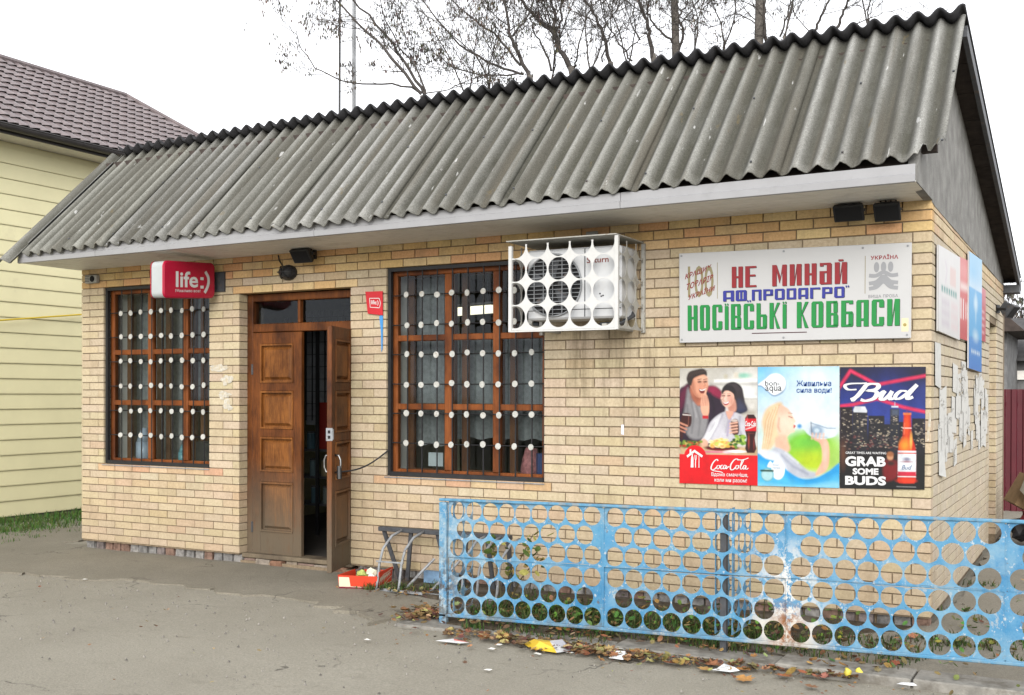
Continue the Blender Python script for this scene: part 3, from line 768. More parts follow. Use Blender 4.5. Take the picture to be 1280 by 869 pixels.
# rope tied from the handle to the grille of the window on the right
m = MB(); a = LP(0.515, 0.86, .06); b = Vector((-4.52, -0.0, 1.16)); pts = []
for i in range(15):
    t = i/14; p = a.lerp(b, t); p.z -= 0.05*math.sin(math.pi*t); pts.append(p)
m.tube(pts, .0075, 5); m.tube([a+Vector((0, 0, .05)), a+Vector((.01, -.01, -.06))], .02, 6)
tag(m.build('rope', M['black_metal']), 'black rope tied from the open door leaf to the window grille', 'rope')

# ------------------------------------------------------------------ inside the shop
m = MB(); m.box(XL+.4, -.4, .372, 5.9, 0.06, 0.1); m.build('shop_floor', M['roomfloor'], shop)
m = MB(); m.box(XL+.37, -.38, 5.6, 5.7, 0.1, 2.9); m.box(-8.0, -7.95, 1.0, 5.6, .1, 2.9); m.box(-4.86, -4.81, 1.7, 5.6, .1, 2.9); m.build('inner_wall', M['room'], shop)
m = MB(); m.box(XL+.37, -.38, .372, 5.6, 2.86, 2.9); m.build('shop_ceiling', M['room'], shop)
def curtain(x0, x1, z0, z1, y, amp=.007, pitch=.07):
    mb = MB(); n = int((x1-x0)/.018)
    for i in range(n+1):
        x = x0+(x1-x0)*i/n; yy = y+amp*math.sin(2*math.pi*x/pitch+math.sin(x*9))
        mb.v += [(x, yy, z0+.01*math.sin(x*30)), (x, yy*.99, z1)]
    for i in range(n): mb.f.append((2*i, 2*i+2, 2*i+3, 2*i+1)); mb.m.append(0)
    o = mb.build('curtain', M['curtain'], smooth=True)
    return o
def label_curtain(o, l): tag(o, l, 'curtain', 'grey curtains behind the shop windows')
label_curtain(curtain(wlr[0]-.28, -7.30, wlr[2], wlr[3], .42), 'long grey curtain behind the left and middle panes of the left window')
label_curtain(curtain(-7.29, wlr[1]-.05, 1.55, wlr[3], .43), 'short grey curtain ending above the bottom right pane of the left window')
label_curtain(curtain(wrr[0]-.28, -4.20, wrr[2]+.25, wrr[3], .42), 'grey curtain behind the left column of panes in the right window')
label_curtain(curtain(-4.185, wrr[1]-.05, wrr[2]+.32, 2.16, .43), 'low grey curtain across the lower right panes of the right window')
# goods and shelving seen past the door
SY = 1.62
sh = thing('shelf_unit', (-6.6, SY+.15, .1), 'dark shelf unit standing inside behind the open doorway', 'shelf')
for z in (.42, .72, 1.02):
    m = MB(); m.box(-7.0, -6.2, SY, SY+.3, z, z+.025); m.build('shelf', M['dark_metal'], sh)
for x in (-7.0, -6.565, -6.2):
    m = MB(); m.box(x-.02, x+.02, SY-.04, SY-.02, .1, 2.5); m.build('upright', M['black_metal'], sh)
m = MB(); m.box(-7.0, -6.2, SY+.32, SY+.36, 1.3, 2.6); m.build('back_panel', simple('grey_grid_panel', (.20, .21, .225), .8), sh)
m = MB()
for i in range(9): m.box(-7.0+i*.09, -6.995+i*.09, SY+.3, SY+.318, 1.35, 2.6)
for i in range(9): m.box(-7.0, -6.2, SY+.30, SY+.318, 1.4+i*.14, 1.406+i*.14)
m.build('wire_grid', M['black_metal'], sh, kind='stuff')
m = MB(); m.box(-6.62, -6.24, SY+.01, SY+.28, 1.047, 1.56); o = m.build('red_carton', flat('dull_red_panel', (.16, .012, .008), .5), None, bevel=.004)
tag(o, 'dull red carton on the top shelf in the dark behind the doorway', 'box')
for i, (x, z, c) in enumerate(((-6.66, .447, (.05, .09, .11)), (-6.50, .447, (.09, .11, .1)), (-6.68, .747, (.08, .12, .13)), (-6.52, .747, (.14, .12, .07)), (-6.72, 1.047, (.04, .08, .10)))):
    m = MB(); m.tube([(x, SY+.06, z), (x, SY+.06, z+.10), (x, SY+.06, z+.13), (x, SY+.06, z+.17)], .05, 10); o = m.build('jar', flat('jar_paint', c, .3))
    m2 = MB(); m2.tube([(x, SY+.06, z+.172), (x, SY+.06, z+.19)], .048, 10); m2.build('lid', M['dark_metal'], o)
    tag(o, ['squat teal jar at the left of the lowest shelf in the doorway', 'greyish jar at the right of the lowest shelf in doorway', 'pale teal jar at the left of the middle shelf', 'brown jar at the right of the middle shelf', 'single blue grey jar on the top shelf in the doorway'][i], 'jar', 'jars on the dark shelf')
# fluorescent lamp on the ceiling, lit
lp = thing('ceiling_lamp', (-4.5, 1.15, 2.6), 'lit fluorescent tube lamp on the shop ceiling, seen through right window', 'lamp')
a, b = at(568, 390, 1.15), at(617, 386, 1.15)
m = MB(); m.tube([a, b], .042, 8); m.build('tube', flat('lit_tube', (1, .93, .72), .5, emit=.75), lp)
m = MB(); m.obox((a+b)/2+Vector((0, 0, .05)), (b-a)/2, (0, .06, 0), (0, 0, .015)); m.build('reflector', M['white_pvc'], lp)
m = MB(); 
for q in (.15, .85):
    p = a.lerp(b, q); m.tube([p+Vector((0, 0, .06)), (p.x, p.y, 2.862)], .006, 5)
m.build('hanger', M['grey_metal'], lp)
# things on the window boards
def bottle(name, x, y, z, h, r, col, label, cat):
    m = MB(); m.tube([(x, y, z), (x, y, z+h*.6)], r, 10); m.tube([(x, y, z+h*.6), (x, y, z+h*.8), (x, y, z+h)], r*.95, 10, r2=r*.35)
    o = m.build(name, flat(name+'_paint', col, .25), smooth=True); tag(o, label, cat); return o
bottle('water_jug', -7.72, .2, wlr[2]+.002, .36, .085, (.25, .3, .36), 'large bluish water jug on the board of the left window', 'jug')
bottle('bottle', -7.18, .2, wlr[2]+.002, .2, .045, (.1, .25, .28), 'small teal bottle on the board of the left window', 'bottle')
bx = MB(); bx.box(-6.98, -6.70, .17, .3, wlr[2]+.002, wlr[2]+.24); tag(bx.build('black_box', M['black_metal'], bevel=.01), 'black box standing on the right end of the left window board', 'box')
pp = MB(); pp.box(-4.2, -4.05, .155, .16, wrr[2]+.08, wrr[2]+.2); tag(pp.build('paper_notice', flat('pale_notice', (.35, .39, .4), .7)), 'small pale notice leaning in the bottom left pane of the right window', 'notice')
rb = MB(); rb.tube([(-3.22, .2, wrr[2]+.002), (-3.21, .2, wrr[2]+.16), (-3.2, .2, wrr[2]+.26)], .09, 9, r2=.05); tag(rb.build('shopping_bag', simple('mottled_bag', (.3, .12, .12), .7, .5, 30), smooth=True), 'reddish white carrier bag in the bottom right pane of right window', 'bag')
bb = MB(); bb.tube([(-3.1, .21, wrr[2]+.002), (-3.1, .21, wrr[2]+.22)], .055, 9); tag(bb.build('blue_tin', flat('navy_tin', (.03, .05, .13), .4)), 'dark blue tin at the right end of the right window board', 'tin')
# ------------------------------------------------------------------ print and lettering
class Quad:
    """flat sign face: corners top-left, top-right, bottom-right, bottom-left; (u right, v down)"""
    def __init__(s, tl, tr, br, bl):
        s.c = [Vector(q) for q in (tl, tr, br, bl)]
        s.n = (s.c[3]-s.c[0]).cross(s.c[2]-s.c[3]).normalized()
    def at(s, u, v, d=0.0):
        tl, tr, br, bl = s.c
        return tl*(1-u)*(1-v)+tr*u*(1-v)+br*u*v+bl*(1-u)*v+s.n*d
def facade_quad(tl, tr, br, bl, y): return Quad(*[(p[0], y, p[1]) for p in (tl, tr, br, bl)])
def side_quad(tl, tr, br, bl, x): return Quad(*[(x, p[0], p[1]) for p in (tl, tr, br, bl)])
_TXT = {}
def text_geo(body, bold=0.0, shear=0.0, spacing=1.0):
    key = (body, bold, shear, spacing)
    if key not in _TXT:
        c = bpy.data.curves.new('txt', 'FONT'); c.body = body; c.offset = bold; c.shear = shear; c.space_character = spacing; c.resolution_u = 3; c.fill_mode = 'FRONT'
        o = bpy.data.objects.new('txt', c); COL.objects.link(o)
        bpy.context.view_layer.update()
        me = bpy.data.meshes.new_from_object(o.evaluated_get(bpy.context.evaluated_depsgraph_get()))
        v = np.array([tuple(q.co[:2]) for q in me.vertices]); f = [tuple(p.vertices) for p in me.polygons]
        bpy.data.objects.remove(o); bpy.data.curves.remove(c); bpy.data.meshes.remove(me)
        lo, hi = v.min(0), v.max(0); _TXT[key] = ((v-lo)/(hi-lo), f)
    return _TXT[key]
def add_text(mb, q, body, u0, u1, v0, v1, d, bold=0.0, shear=0.0, spacing=1.0):
    v, f = text_geo(body, bold, shear, spacing)
    mb.add([q.at(u0+p[0]*(u1-u0), v1+p[1]*(v0-v1), d) for p in v], f)
_SD = 0
def stroke(mb, q, pts, w, d, closed=False, taper=False, asp=1.0):
    """flat ribbon through (u, v) points; w in u units, asp = width/height of the sign"""
    global _SD
    _SD = (_SD+1) % 12; d = d+_SD*0.00012
    P = [Vector((p[0], p[1]/asp, 0)) for p in pts]
    # Catmull-Rom smoothing
    S_ = []
    n = len(P)
    for i in range(n-1):
        a, b, c, e = P[max(i-1, 0)], P[i], P[i+1], P[min(i+2, n-1)]
        for k in range(5):
            t = k/5
            S_.append(0.5*((2*b)+(c-a)*t+(2*a-5*b+4*c-e)*t*t+(3*b-a-3*c+e)*t**3))
    S_.append(P[-1]); m = len(S_); vs = []
    for i, p in enumerate(S_):
        t = (S_[min(i+1, m-1)]-S_[max(i-1, 0)]); t = t.normalized() if t.length > 1e-9 else Vector((1, 0, 0))
        nn = Vector((-t.y, t.x, 0)); ww = w/2
        if taper: ww *= 0.45+0.75*abs(t.y)
        for s_ in (1, -1):
            r_ = p+nn*ww*s_; vs.append(q.at(r_.x, r_.y*asp, d+i*2e-6))
    mb.add(vs, [(2*i, 2*i+1, 2*i+3, 2*i+2) for i in range(m-1)])

class Canvas:
    """small painter for printed pictures: u, v in 0..1, colours in sRGB"""
    def __init__(s, nx, ny, asp, bg=(255, 255, 255)):
        s.nx, s.ny, s.asp = nx, ny, asp
        s.u, s.v = np.meshgrid(np.linspace(0, 1, nx), np.linspace(0, 1, ny))
        s.img = np.zeros((ny, nx, 3)); s.img[:] = L(*bg)
    def blend(s, a, col): a = np.clip(a, 0, 1)[..., None]; s.img = s.img*(1-a)+np.array(L(*col))*a
    def sd(s, pts):
        x, y = s.u, s.v/s.asp; P = np.array([(p[0], p[1]/s.asp) for p in pts]); n = len(P)
        d = np.full(x.shape, 1e9); ins = np.zeros(x.shape, bool)
        for i in range(n):
            a, b = P[i], P[(i+1) % n]; e = b-a; w0, w1 = x-a[0], y-a[1]
            t = np.clip((w0*e[0]+w1*e[1])/max(e@e, 1e-12), 0, 1); d = np.minimum(d, np.hypot(w0-t*e[0], w1-t*e[1]))
            c = ((a[1] > y) != (b[1] > y)); xi = a[0]+(y-a[1])*e[0]/(e[1] if abs(e[1]) > 1e-12 else 1e-12); ins ^= c & (x < xi)
        return np.where(ins, -d, d)
    def smooth(s, pts):
        P = [np.array(p, float) for p in pts]; n = len(P); out = []
        for i in range(n):
            a, b, c, e = P[i-1], P[i], P[(i+1) % n], P[(i+2) % n]
            for k in range(4):
                t = k/4; out.append(tuple(0.5*(2*b+(c-a)*t+(2*a-5*b+4*c-e)*t*t+(3*b-a-3*c+e)*t**3)))
        return out
    def poly(s, pts, col, soft=0.008, op=1.0, curve=True):
        d = s.sd(s.smooth(pts) if curve else pts); s.blend(op*(0.5-d/(2*soft)), col)
    def ell(s, cu, cv, ru, rv, col, soft=0.15, op=1.0, rot=0.0):
        x, y = s.u-cu, (s.v-cv)/s.asp; rv = rv/s.asp; c, n = math.cos(rot), math.sin(rot)
        r = np.hypot((x*c+y*n)/ru, (-x*n+y*c)/rv); s.blend(op*(1+soft-r)/(2*soft) if soft < 1 else op*np.clip(1-r, 0, 1), col)
    def line(s, pts, w, col, soft=0.006, op=1.0):
        x, y = s.u, s.v/s.asp; d = np.full(x.shape, 1e9)
        for a, b in zip(pts[:-1], pts[1:]):
            a = np.array((a[0], a[1]/s.asp)); b = np.array((b[0], b[1]/s.asp)); e = b-a
            t = np.clip(((x-a[0])*e[0]+(y-a[1])*e[1])/max(e@e, 1e-12), 0, 1); d = np.minimum(d, np.hypot(x-a[0]-t*e[0], y-a[1]-t*e[1]))
        s.blend(op*(0.5-(d-w/2)/(2*soft)), col)
    def rect(s, u0, u1, v0, v1, col, soft=0.004, op=1.0): s.poly([(u0, v0), (u1, v0), (u1, v1), (u0, v1)], col, soft, op, False)
    def vgrad(s, v0, v1, c0, c1, op=1.0, mask=None):
        t = np.clip((s.v-v0)/(v1-v0), 0, 1)[..., None]; c = np.array(L(*c0))*(1-t)+np.array(L(*c1))*t
        a = ((s.v >= v0) & (s.v <= v1)).astype(float)*op
        if mask is not None: a = a*mask
        s.img = s.img*(1-a[..., None])+c*a[..., None]
    def grain(s, amp, seed=0):
        r = np.random.RandomState(seed); acc = np.zeros((s.ny, s.nx))
        for k, a in ((6, 1.0), (14, .8), (30, .6)):
            g_ = r.rand(k+2, k+2); yi = np.linspace(0, k, s.ny); xi = np.linspace(0, k, s.nx); y0 = yi.astype(int); x0 = xi.astype(int); fy = (yi-y0)[:, None]; fx = (xi-x0)[None]
            fy = fy*fy*(3-2*fy); fx = fx*fx*(3-2*fx); A_ = g_[np.ix_(y0, x0)]; B_ = g_[np.ix_(y0, x0+1)]; C_ = g_[np.ix_(y0+1, x0)]; D_ = g_[np.ix_(y0+1, x0+1)]
            acc += a*((A_*(1-fx)+B_*fx)*(1-fy)+(C_*(1-fx)+D_*fx)*fy-.5)
        s.img *= 1+amp*acc[..., None]
    def noise(s, amp, seed=0):
        s.img *= 1+amp*(np.random.RandomState(seed).rand(s.ny, s.nx, 1)-.5)
    def mesh(s, name, q, d, mat, parent, wobble=0.0):
        me = bpy.data.meshes.new(name); vs = []
        for j in range(s.ny):
            for i in range(s.nx):
                u, v = i/(s.nx-1), j/(s.ny-1)
                dd = d+(wobble*(math.sin(u*7+v*3)*math.sin(v*9-u*2)+.6*math.sin(u*15)*math.sin(v*5)) if wobble else 0)
                vs.append(tuple(q.at(u, v, dd)))
        nx = s.nx
        fs = [(j*nx+i, (j+1)*nx+i, (j+1)*nx+i+1, j*nx+i+1) for j in range(s.ny-1) for i in range(nx-1)]
        me.from_pydata(vs, [], fs); me.materials.append(mat)
        ca = me.color_attributes.new('Col', 'FLOAT_COLOR', 'POINT')
        ca.data.foreach_set('color', np.concatenate([np.clip(s.img*0.60, 0.003, 1), np.ones((s.ny, s.nx, 1))], 2).astype(np.float32).ravel())
        if wobble: me.polygons.foreach_set('use_smooth', [True]*len(me.polygons))
        o = bpy.data.objects.new(name, me); COL.objects.link(o); place(o, parent); return o
def board(name, q, th, mat, label, cat, group=None, bevel=0):
    """the sheet itself: front face at q, thickness th behind it"""
    m = MB(); a = [q.at(*c) for c in ((0, 0), (0, 1), (1, 1), (1, 0))]; b = [p-q.n*th for p in a]
    m.add(a+b, [(0, 1, 2, 3), (7, 6, 5, 4), (0, 4, 5, 1), (1, 5, 6, 2), (2, 6, 7, 3), (3, 7, 4, 0)])
    o = m.build(name, mat, None, bevel=bevel); return tag(o, label, cat, group)
INK = {}
def ink(name, col, rough=0.4):
    if name not in INK: INK[name] = flat(name, col, rough, 0.35)
    return INK[name]
red_ink, green_ink, blue_ink = ink('dark_red_letters', (0.19, 0.006, 0.010)), ink('green_letters', (0.003, 0.165, 0.030)), ink('blue_letters', (0.016, 0.02, 0.19))
shade_ink, gold_ink, grey_ink, white_ink = ink('letter_edge', (0.03, 0.028, 0.03)), ink('gold_grey', (0.19, 0.165, 0.085)), ink('silver_grey', (0.21, 0.215, 0.225)), ink('white_letters', (0.5, 0.5, 0.5))
navy_ink = ink('navy_letters', (0.012, 0.05, 0.19))

# block letters with heavy uprights and thin bars (unit box, y up)
def glyph(ch, sv=0.30, sh=0.085):
    r = lambda a, b, c, d: [(a, b), (c, b), (c, d), (a, d)]
    Lf, Rt = r(0, 0, sv, 1), r(1-sv, 0, 1, 1); T, B_ = r(0, 1-sh, 1, 1), r(0, 0, 1, sh); Md = r(0, .5-sh/2, 1, .5+sh/2)
    cut = 0.07
    O = [[(0, cut), (cut*1.6, 0), (sv, 0), (sv, 1), (cut*1.6, 1), (0, 1-cut)], [(1, cut), (1-cut*1.6, 0), (1-sv, 0), (1-sv, 1), (1-cut*1.6, 1), (1, 1-cut)],
         r(sv, 0, 1-sv, sh), r(sv, 1-sh, 1-sv, 1)]
    d = {'Н': [Lf, Rt, r(sv, .5-sh/2, 1-sv, .5+sh/2)], 'Е': [Lf, r(sv, 1-sh, 1, 1), r(sv, 0, 1, sh), r(sv, .55-sh/2, .92, .55+sh/2)],
         'М': [r(0, 0, sv*.75, 1), r(1-sv*.75, 0, 1, 1), [(sv*.75, 1), (sv*.75, .72), (.5, .12), (.58, .42)], [(1-sv*.75, 1), (.58, .42), (.5, .12), (1-sv*.75, .72)]],
         'И': [Lf, Rt, [(sv, .0), (sv, .22), (1-sv, 1), (1-sv, .78)]], 'А': [r(0, 0, sv, .93), r(1-sv, 0, 1, 1), r(sv, 1-sh, 1-sv, 1), r(sv, .22, 1-sv, .22+sh), [(0, .93), (sv, .93), (sv, 1), (.1, 1)]],
         'а': [[(0, .05), (.1, 0), (sv, 0), (sv, .62), (0, .62)], r(1-sv, 0, 1, .95), r(0.02, 1-sh, 1-sv, 1), r(sv, 0, 1-sv, sh), r(sv, .62-sh, 1-sv, .62), [(1-sv, .95), (1, .95), (.9, 1), (1-sv, 1)], r(0.02, .84, sv*.8, 1-sh)],
         'О': O, 'С': [O[0], O[2], O[3], r(1-sv, .70, 1, .95), r(1-sv, .05, 1, .34), r(1-sv, 0, 1-cut, .05), r(1-sv, .95, 1-cut, 1)],
         'І': [r(0, 0, 1, .93), r(0, .96, .36, 1.03), r(.64, .96, 1, 1.03)], 'В': [Lf, r(1-sv, .05, 1, .46), r(1-sv, .56, .96, .95), r(sv, 0, .94, sh), r(sv, 1-sh, .92, 1), r(sv, .5-sh/2, .92, .5+sh/2)],
         'Ь': [Lf, r(1-sv, .05, 1, .52), r(sv, 0, .94, sh), r(sv, .56-sh, .94, .56)], 'К': [Lf, [(sv, .45), (sv, .60), (.72, 1), (1, 1)], [(sv, .60), (.45, .62), (1, 0), (.68, 0)]],
         'Б': [Lf, r(sv, 1-sh, .98, 1), r(1-sv, .05, 1, .52), r(sv, 0, .94, sh), r(sv, .58-sh, .94, .58), r(1-sv*.9, .86, .98, 1-sh)],
         'П': [Lf, Rt, r(sv, 1-sh, 1-sv, 1)], 'Р': [Lf, r(1-sv, .42, 1, .97), r(sv, 1-sh, 1-sv, 1), r(sv, .40, .94, .40+sh)], 'Г': [Lf, r(sv, 1-sh, 1, 1), r(1-sv*.7, .82, 1, 1-sh)],
         'Д': [r(0.02, .0, sv, 1), r(1-sv, 0, .98, 1), r(sv, 1-sh, 1-sv, 1), r(sv, 0.0, 1-sv, sh)],
         'Ф': O+[r(.5-sv*.32, sh, .5+sv*.32, 1-sh)], '„': [r(.1, -.12, .38, .05), r(.62, -.12, .9, .05)], '”': [r(.1, .92, .38, 1.08), r(.62, .92, .9, 1.08)]}
    d['Й'] = d['И']+[r(.3, 1.05, .7, 1.13)]
    return d[ch]
def block_text(mb, q, layout, v0, v1, d, du=0.0, dv=0.0, sv=0.30, sh=0.085):
    """layout: list of (character, u left, u right)"""
    for ch, a, b in layout:
        for pl in glyph(ch, sv if ch != 'І' else 1, sh):
            mb.add([q.at(a+p[0]*(b-a)+du, v1+(v0-v1)*p[1]+dv, d) for p in pl], [tuple(range(len(pl)-1, -1, -1))] if _area(pl) < 0 else [tuple(range(len(pl)))])
def _area(p): return sum(p[i][0]*p[(i+1) % len(p)][1]-p[(i+1) % len(p)][0]*p[i][1] for i in range(len(p)))
def spread(s, u0, u1, gap=0.18, narrow={}, space=0.8):
    tot = 0; ws = []
    for ch in s:
        w = space if ch == ' ' else narrow.get(ch, 1.0); ws.append(w); tot += w+gap
    tot -= gap; k = (u1-u0)/tot; out = []; x = u0
    for ch, w in zip(s, ws):
        if ch != ' ': out.append((ch, x, x+w*k))
        x += (w+gap)*k
    return out

# ---- big shop sign
sq = facade_quad((-1.811, 2.733), (-0.125, 2.712), (-0.128, 2.052), (-1.805, 2.052), -0.05)
M['sign_white'] = simple('white_sign_sheet', (0.37, 0.37, 0.37), 0.35, 0.03, 4, 0.4)
sg = board('shop_sign', sq, 0.018, M['sign_white'], 'long white sign board with red, blue and green Cyrillic letters above the posters', 'sign', bevel=.003)
m = MB(); lay = spread('НЕ', .245, .355, .22); lay2 = spread('МИНаЙ', .425, .742, .26, {'М': 1.25})
def two_tone(lays, v0, v1, ink_, sv=.34, sh=.085, name='lettering'):
    for ly in lays:
        a, b = MB(), MB(); block_text(a, sq, ly, v0, v1, .0012, .0022, .006, sv, sh); block_text(b, sq, ly, v0, v1, .002, 0, 0, sv, sh)
        a.build('letter_edging', shade_ink, sg); b.build(name, ink_, sg)
two_tone([lay, lay2], .175, .405, red_ink, .40, .09)
two_tone([spread('АФ', .205, .312, .16), spread('ПРОДАГРО', .335, .732, .2), [('„', .312, .332), ('”', .735, .752)]], .435, .553, blue_ink, .29, .16)
two_tone([spread('НОСІВСЬКІ', .04, .487, .26, {'І': .36}), spread('КОВБАСИ', .532, .955, .26)], .585, .865, green_ink, .39, .085)
m = MB(); m.quad(sq.at(.335, .908, .0015), sq.at(.335, .918, .0015), sq.at(.575, .918, .0015), sq.at(.575, .908, .0015)); m.build('rule', ink('rule_ink', (.05, .015, .02)), sg)
m = MB(); add_text(m, sq, '100', .042, .162, .145, .50, .001, .012); m.build('numeral', gold_ink, sg)
for i, s_ in enumerate(('КРАЩИХ', 'ТОВАРІВ', 'УКРАЇНИ')):
    w0 = .028+.008*i
    a = Vector((w0, .25+.105*i)); tq = Quad(sq.at(w0, .235+.11*i, .0016), sq.at(w0+.125, .135+.11*i, .0016), sq.at(w0+.125, .205+.11*i, .0016), sq.at(w0, .305+.11*i, .0016))
    m = MB(); add_text(m, tq, s_, 0, 1, 0, 1, 0, .03, .25, 1.1); m.build('slogan', ink('brown_red', (.16, .012, .012)), sg)
m = MB()
for u in (.178, .815): m.quad(sq.at(u, .12, .001), sq.at(u, .52, .001), sq.at(u+.0025, .52, .001), sq.at(u+.0025, .12, .001))
m.build('divider', gold_ink, sg)
m = MB(); add_text(m, sq, 'УКРАЇНА', .838, .948, .112, .165, .001, .03, 0, 1.1); m.build('lettering', red_ink, sg)
m = MB(); add_text(m, sq, 'ВИЩА ПРОБА', .83, .948, .535, .575, .001, .01, 0, 1.1); m.build('lettering', ink('dim_grey_letters', (.14, .14, .15)), sg)
m = MB()
for u in (.862, .89, .918):
    pts = [(u+.011*math.cos(t*math.pi/8), .245+.055*math.sin(t*math.pi/8)) for t in range(16)]; m.add([sq.at(p[0], p[1], .0008) for p in pts], [tuple(range(15, -1, -1))])
for k_, (off, w_) in enumerate(((0, .016), (.055, .016), (.11, .016))):
    stroke(m, sq, [(.832, .33+off), (.86, .335+off), (.89, .30+off+.03*k_*.3), (.92, .335+off), (.948, .33+off)] if k_ == 0 else [(.832, .36+off), (.862, .345+off), (.89, .29+off), (.918, .345+off), (.948, .36+off)], w_, .0008, asp=2.5)
stroke(m, sq, [(.87, .30), (.89, .36), (.93, .44)], .011, .0012, asp=2.5); stroke(m, sq, [(.91, .30), (.89, .36), (.85, .44)], .011, .0012, asp=2.5)
m.build('emblem', grey_ink, sg)
m = MB(); m.quad(sq.at(.963, .79, .001), sq.at(.963, .93, .001), sq.at(.99, .93, .001), sq.at(.99, .79, .001)); m.build('hologram_sticker', ink('pale_gold', (.55, .48, .3)), sg)
m = MB(); m.disc(sq.at(.976, .86, .0015), sq.n, .012, .001, 10); m.build('sticker_seal', ink('dull_gold', (.25, .2, .06)), sg)
for u, v in ((.012, .03), (.475, .03), (.806, .035), (.985, .035), (.012, .965), (.475, .965), (.985, .965)):
    m = MB(); m.disc(sq.at(u, v, .002), sq.n, .008, .005, 8); m.build('screw', M['grey_metal'], sg)

# ---- posters
PG = 'advertising posters pasted in a row under the long sign'
def fit(q): return ((q.c[1]-q.c[0]).length)/((q.c[3]-q.c[0]).length)
# cola
cq = facade_quad((-1.815, 1.858), (-1.2105, 1.863), (-1.208, 0.985), (-1.815, 0.979), -0.012)
c = Canvas(150, 216, fit(cq), (206, 203, 196))
# kitchen behind
c.vgrad(0, .45, (190, 186, 176), (224, 221, 214)); c.ell(.85, .2, .45, .25, (242, 242, 240), 1.2, .9)
c.rect(.45, 1, .10, .125, (240, 240, 238), .01); c.rect(.40, 1, .135, .15, (140, 138, 130), .02, .6); c.rect(.62, 1, .235, .26, (238, 238, 236), .01); c.rect(.62, 1, .262, .275, (160, 156, 146), .012, .6)
c.ell(.83, .07, .09, .025, (140, 190, 170), .4, .8); c.ell(.60, .075, .03, .022, (196, 190, 170), .4, .8); c.rect(.70, .76, .04, .09, (214, 206, 190), .01, .8)
c.rect(.80, 1.0, .28, .42, (184, 178, 164), .03, .8); c.rect(.85, .98, .29, .36, (218, 215, 208), .03)
# man: jacket, shirt, neck, head
c.poly([(-.02, .23), (.07, .15), (.13, .13), (.30, .16), (.44, .155), (.54, .20), (.60, .30), (.58, .42), (.50, .66), (.2, .68), (-.02, .68)], (42, 24, 44), .014)
c.poly([(.34, .165), (.46, .158), (.55, .21), (.575, .27), (.48, .25), (.39, .21)], (146, 30, 68), .02); c.poly([(-.02, .25), (.06, .16), (.12, .15), (.10, .24), (.03, .36), (-.02, .38)], (96, 22, 54), .03, .9); c.line([(.40, .22), (.45, .34), (.44, .46)], .02, (24, 14, 28), .02, .8); c.line([(.05, .36), (.07, .5), (.12, .62)], .02, (22, 14, 26), .02, .8)
c.poly([(.11, .17), (.18, .27), (.27, .33), (.34, .36), (.37, .44), (.31, .60), (.13, .60), (.05, .46), (.08, .3)], (140, 138, 140), .02)
for p_ in ([(.15, .25), (.19, .40), (.16, .56)], [(.22, .33), (.27, .45), (.25, .58)], [(.10, .32), (.12, .46), (.10, .55)]): c.line(p_, .012, (94, 92, 94), .02, .7)
c.line([(.18, .30), (.22, .42)], .012, (176, 174, 176), .018, .8)
c.poly([(.14, .17), (.30, .22), (.29, .30), (.24, .325), (.17, .26)], (186, 110, 82), .014); c.ell(.23, .255, .07, .03, (150, 82, 60), .7, .7)
c.poly([(.145, .09), (.17, .05), (.28, .04), (.355, .075), (.365, .115), (.375, .15), (.355, .20), (.315, .245), (.255, .255), (.195, .225), (.155, .16)], (224, 158, 126), .010)
c.poly([(.145, .10), (.19, .12), (.20, .19), (.25, .25), (.195, .225), (.155, .16)], (176, 104, 78), .022, .8); c.ell(.30, .10, .06, .035, (240, 190, 160), .7, .7); c.ell(.27, .165, .04, .03, (234, 160, 130), .7, .8); c.ell(.155, .145, .018, .03, (206, 134, 106), .3)
c.poly([(.115, .14), (.09, .09), (.12, .035), (.20, .015), (.30, .005), (.352, .03), (.356, .068), (.32, .058), (.25, .068), (.185, .09), (.165, .125), (.15, .15)], (48, 35, 30), .010)
for k in range(7): c.line([(.13+.03*k, .07-.006*k), (.17+.032*k, .02)], .006, (84, 64, 54), .006, .6)
for u in (.262, .335): c.ell(u, .118, .026, .011, (150, 92, 70), .6, .8); c.line([(u-.018, .121), (u+.016, .118)], .009, (40, 26, 24), .004); c.line([(u-.024, .100), (u+.022, .094)], .009, (64, 42, 34), .005, .9)
c.line([(.31, .115), (.338, .148), (.318, .156)], .009, (190, 118, 92), .007, .9)
c.poly([(.255, .18), (.30, .185), (.352, .168), (.34, .205), (.30, .220), (.268, .21)], (120, 34, 34), .006); c.poly([(.262, .182), (.30, .187), (.348, .171), (.34, .186), (.30, .196), (.27, .193)], (252, 246, 240), .004)
# his hand at his mouth
c.poly([(.275, .30), (.29, .25), (.32, .225), (.355, .232), (.385, .30), (.385, .38), (.36, .42), (.31, .41), (.28, .36)], (230, 172, 144), .008)
for k in range(4): c.line([(.292+.022*k, .325), (.308+.018*k, .232+.006*k)], .006, (174, 108, 86), .005, .9)
c.line([(.335, .22), (.345, .18)], .022, (236, 180, 152), .008); c.rect(.30, .375, .41, .437, (190, 24, 40), .006)
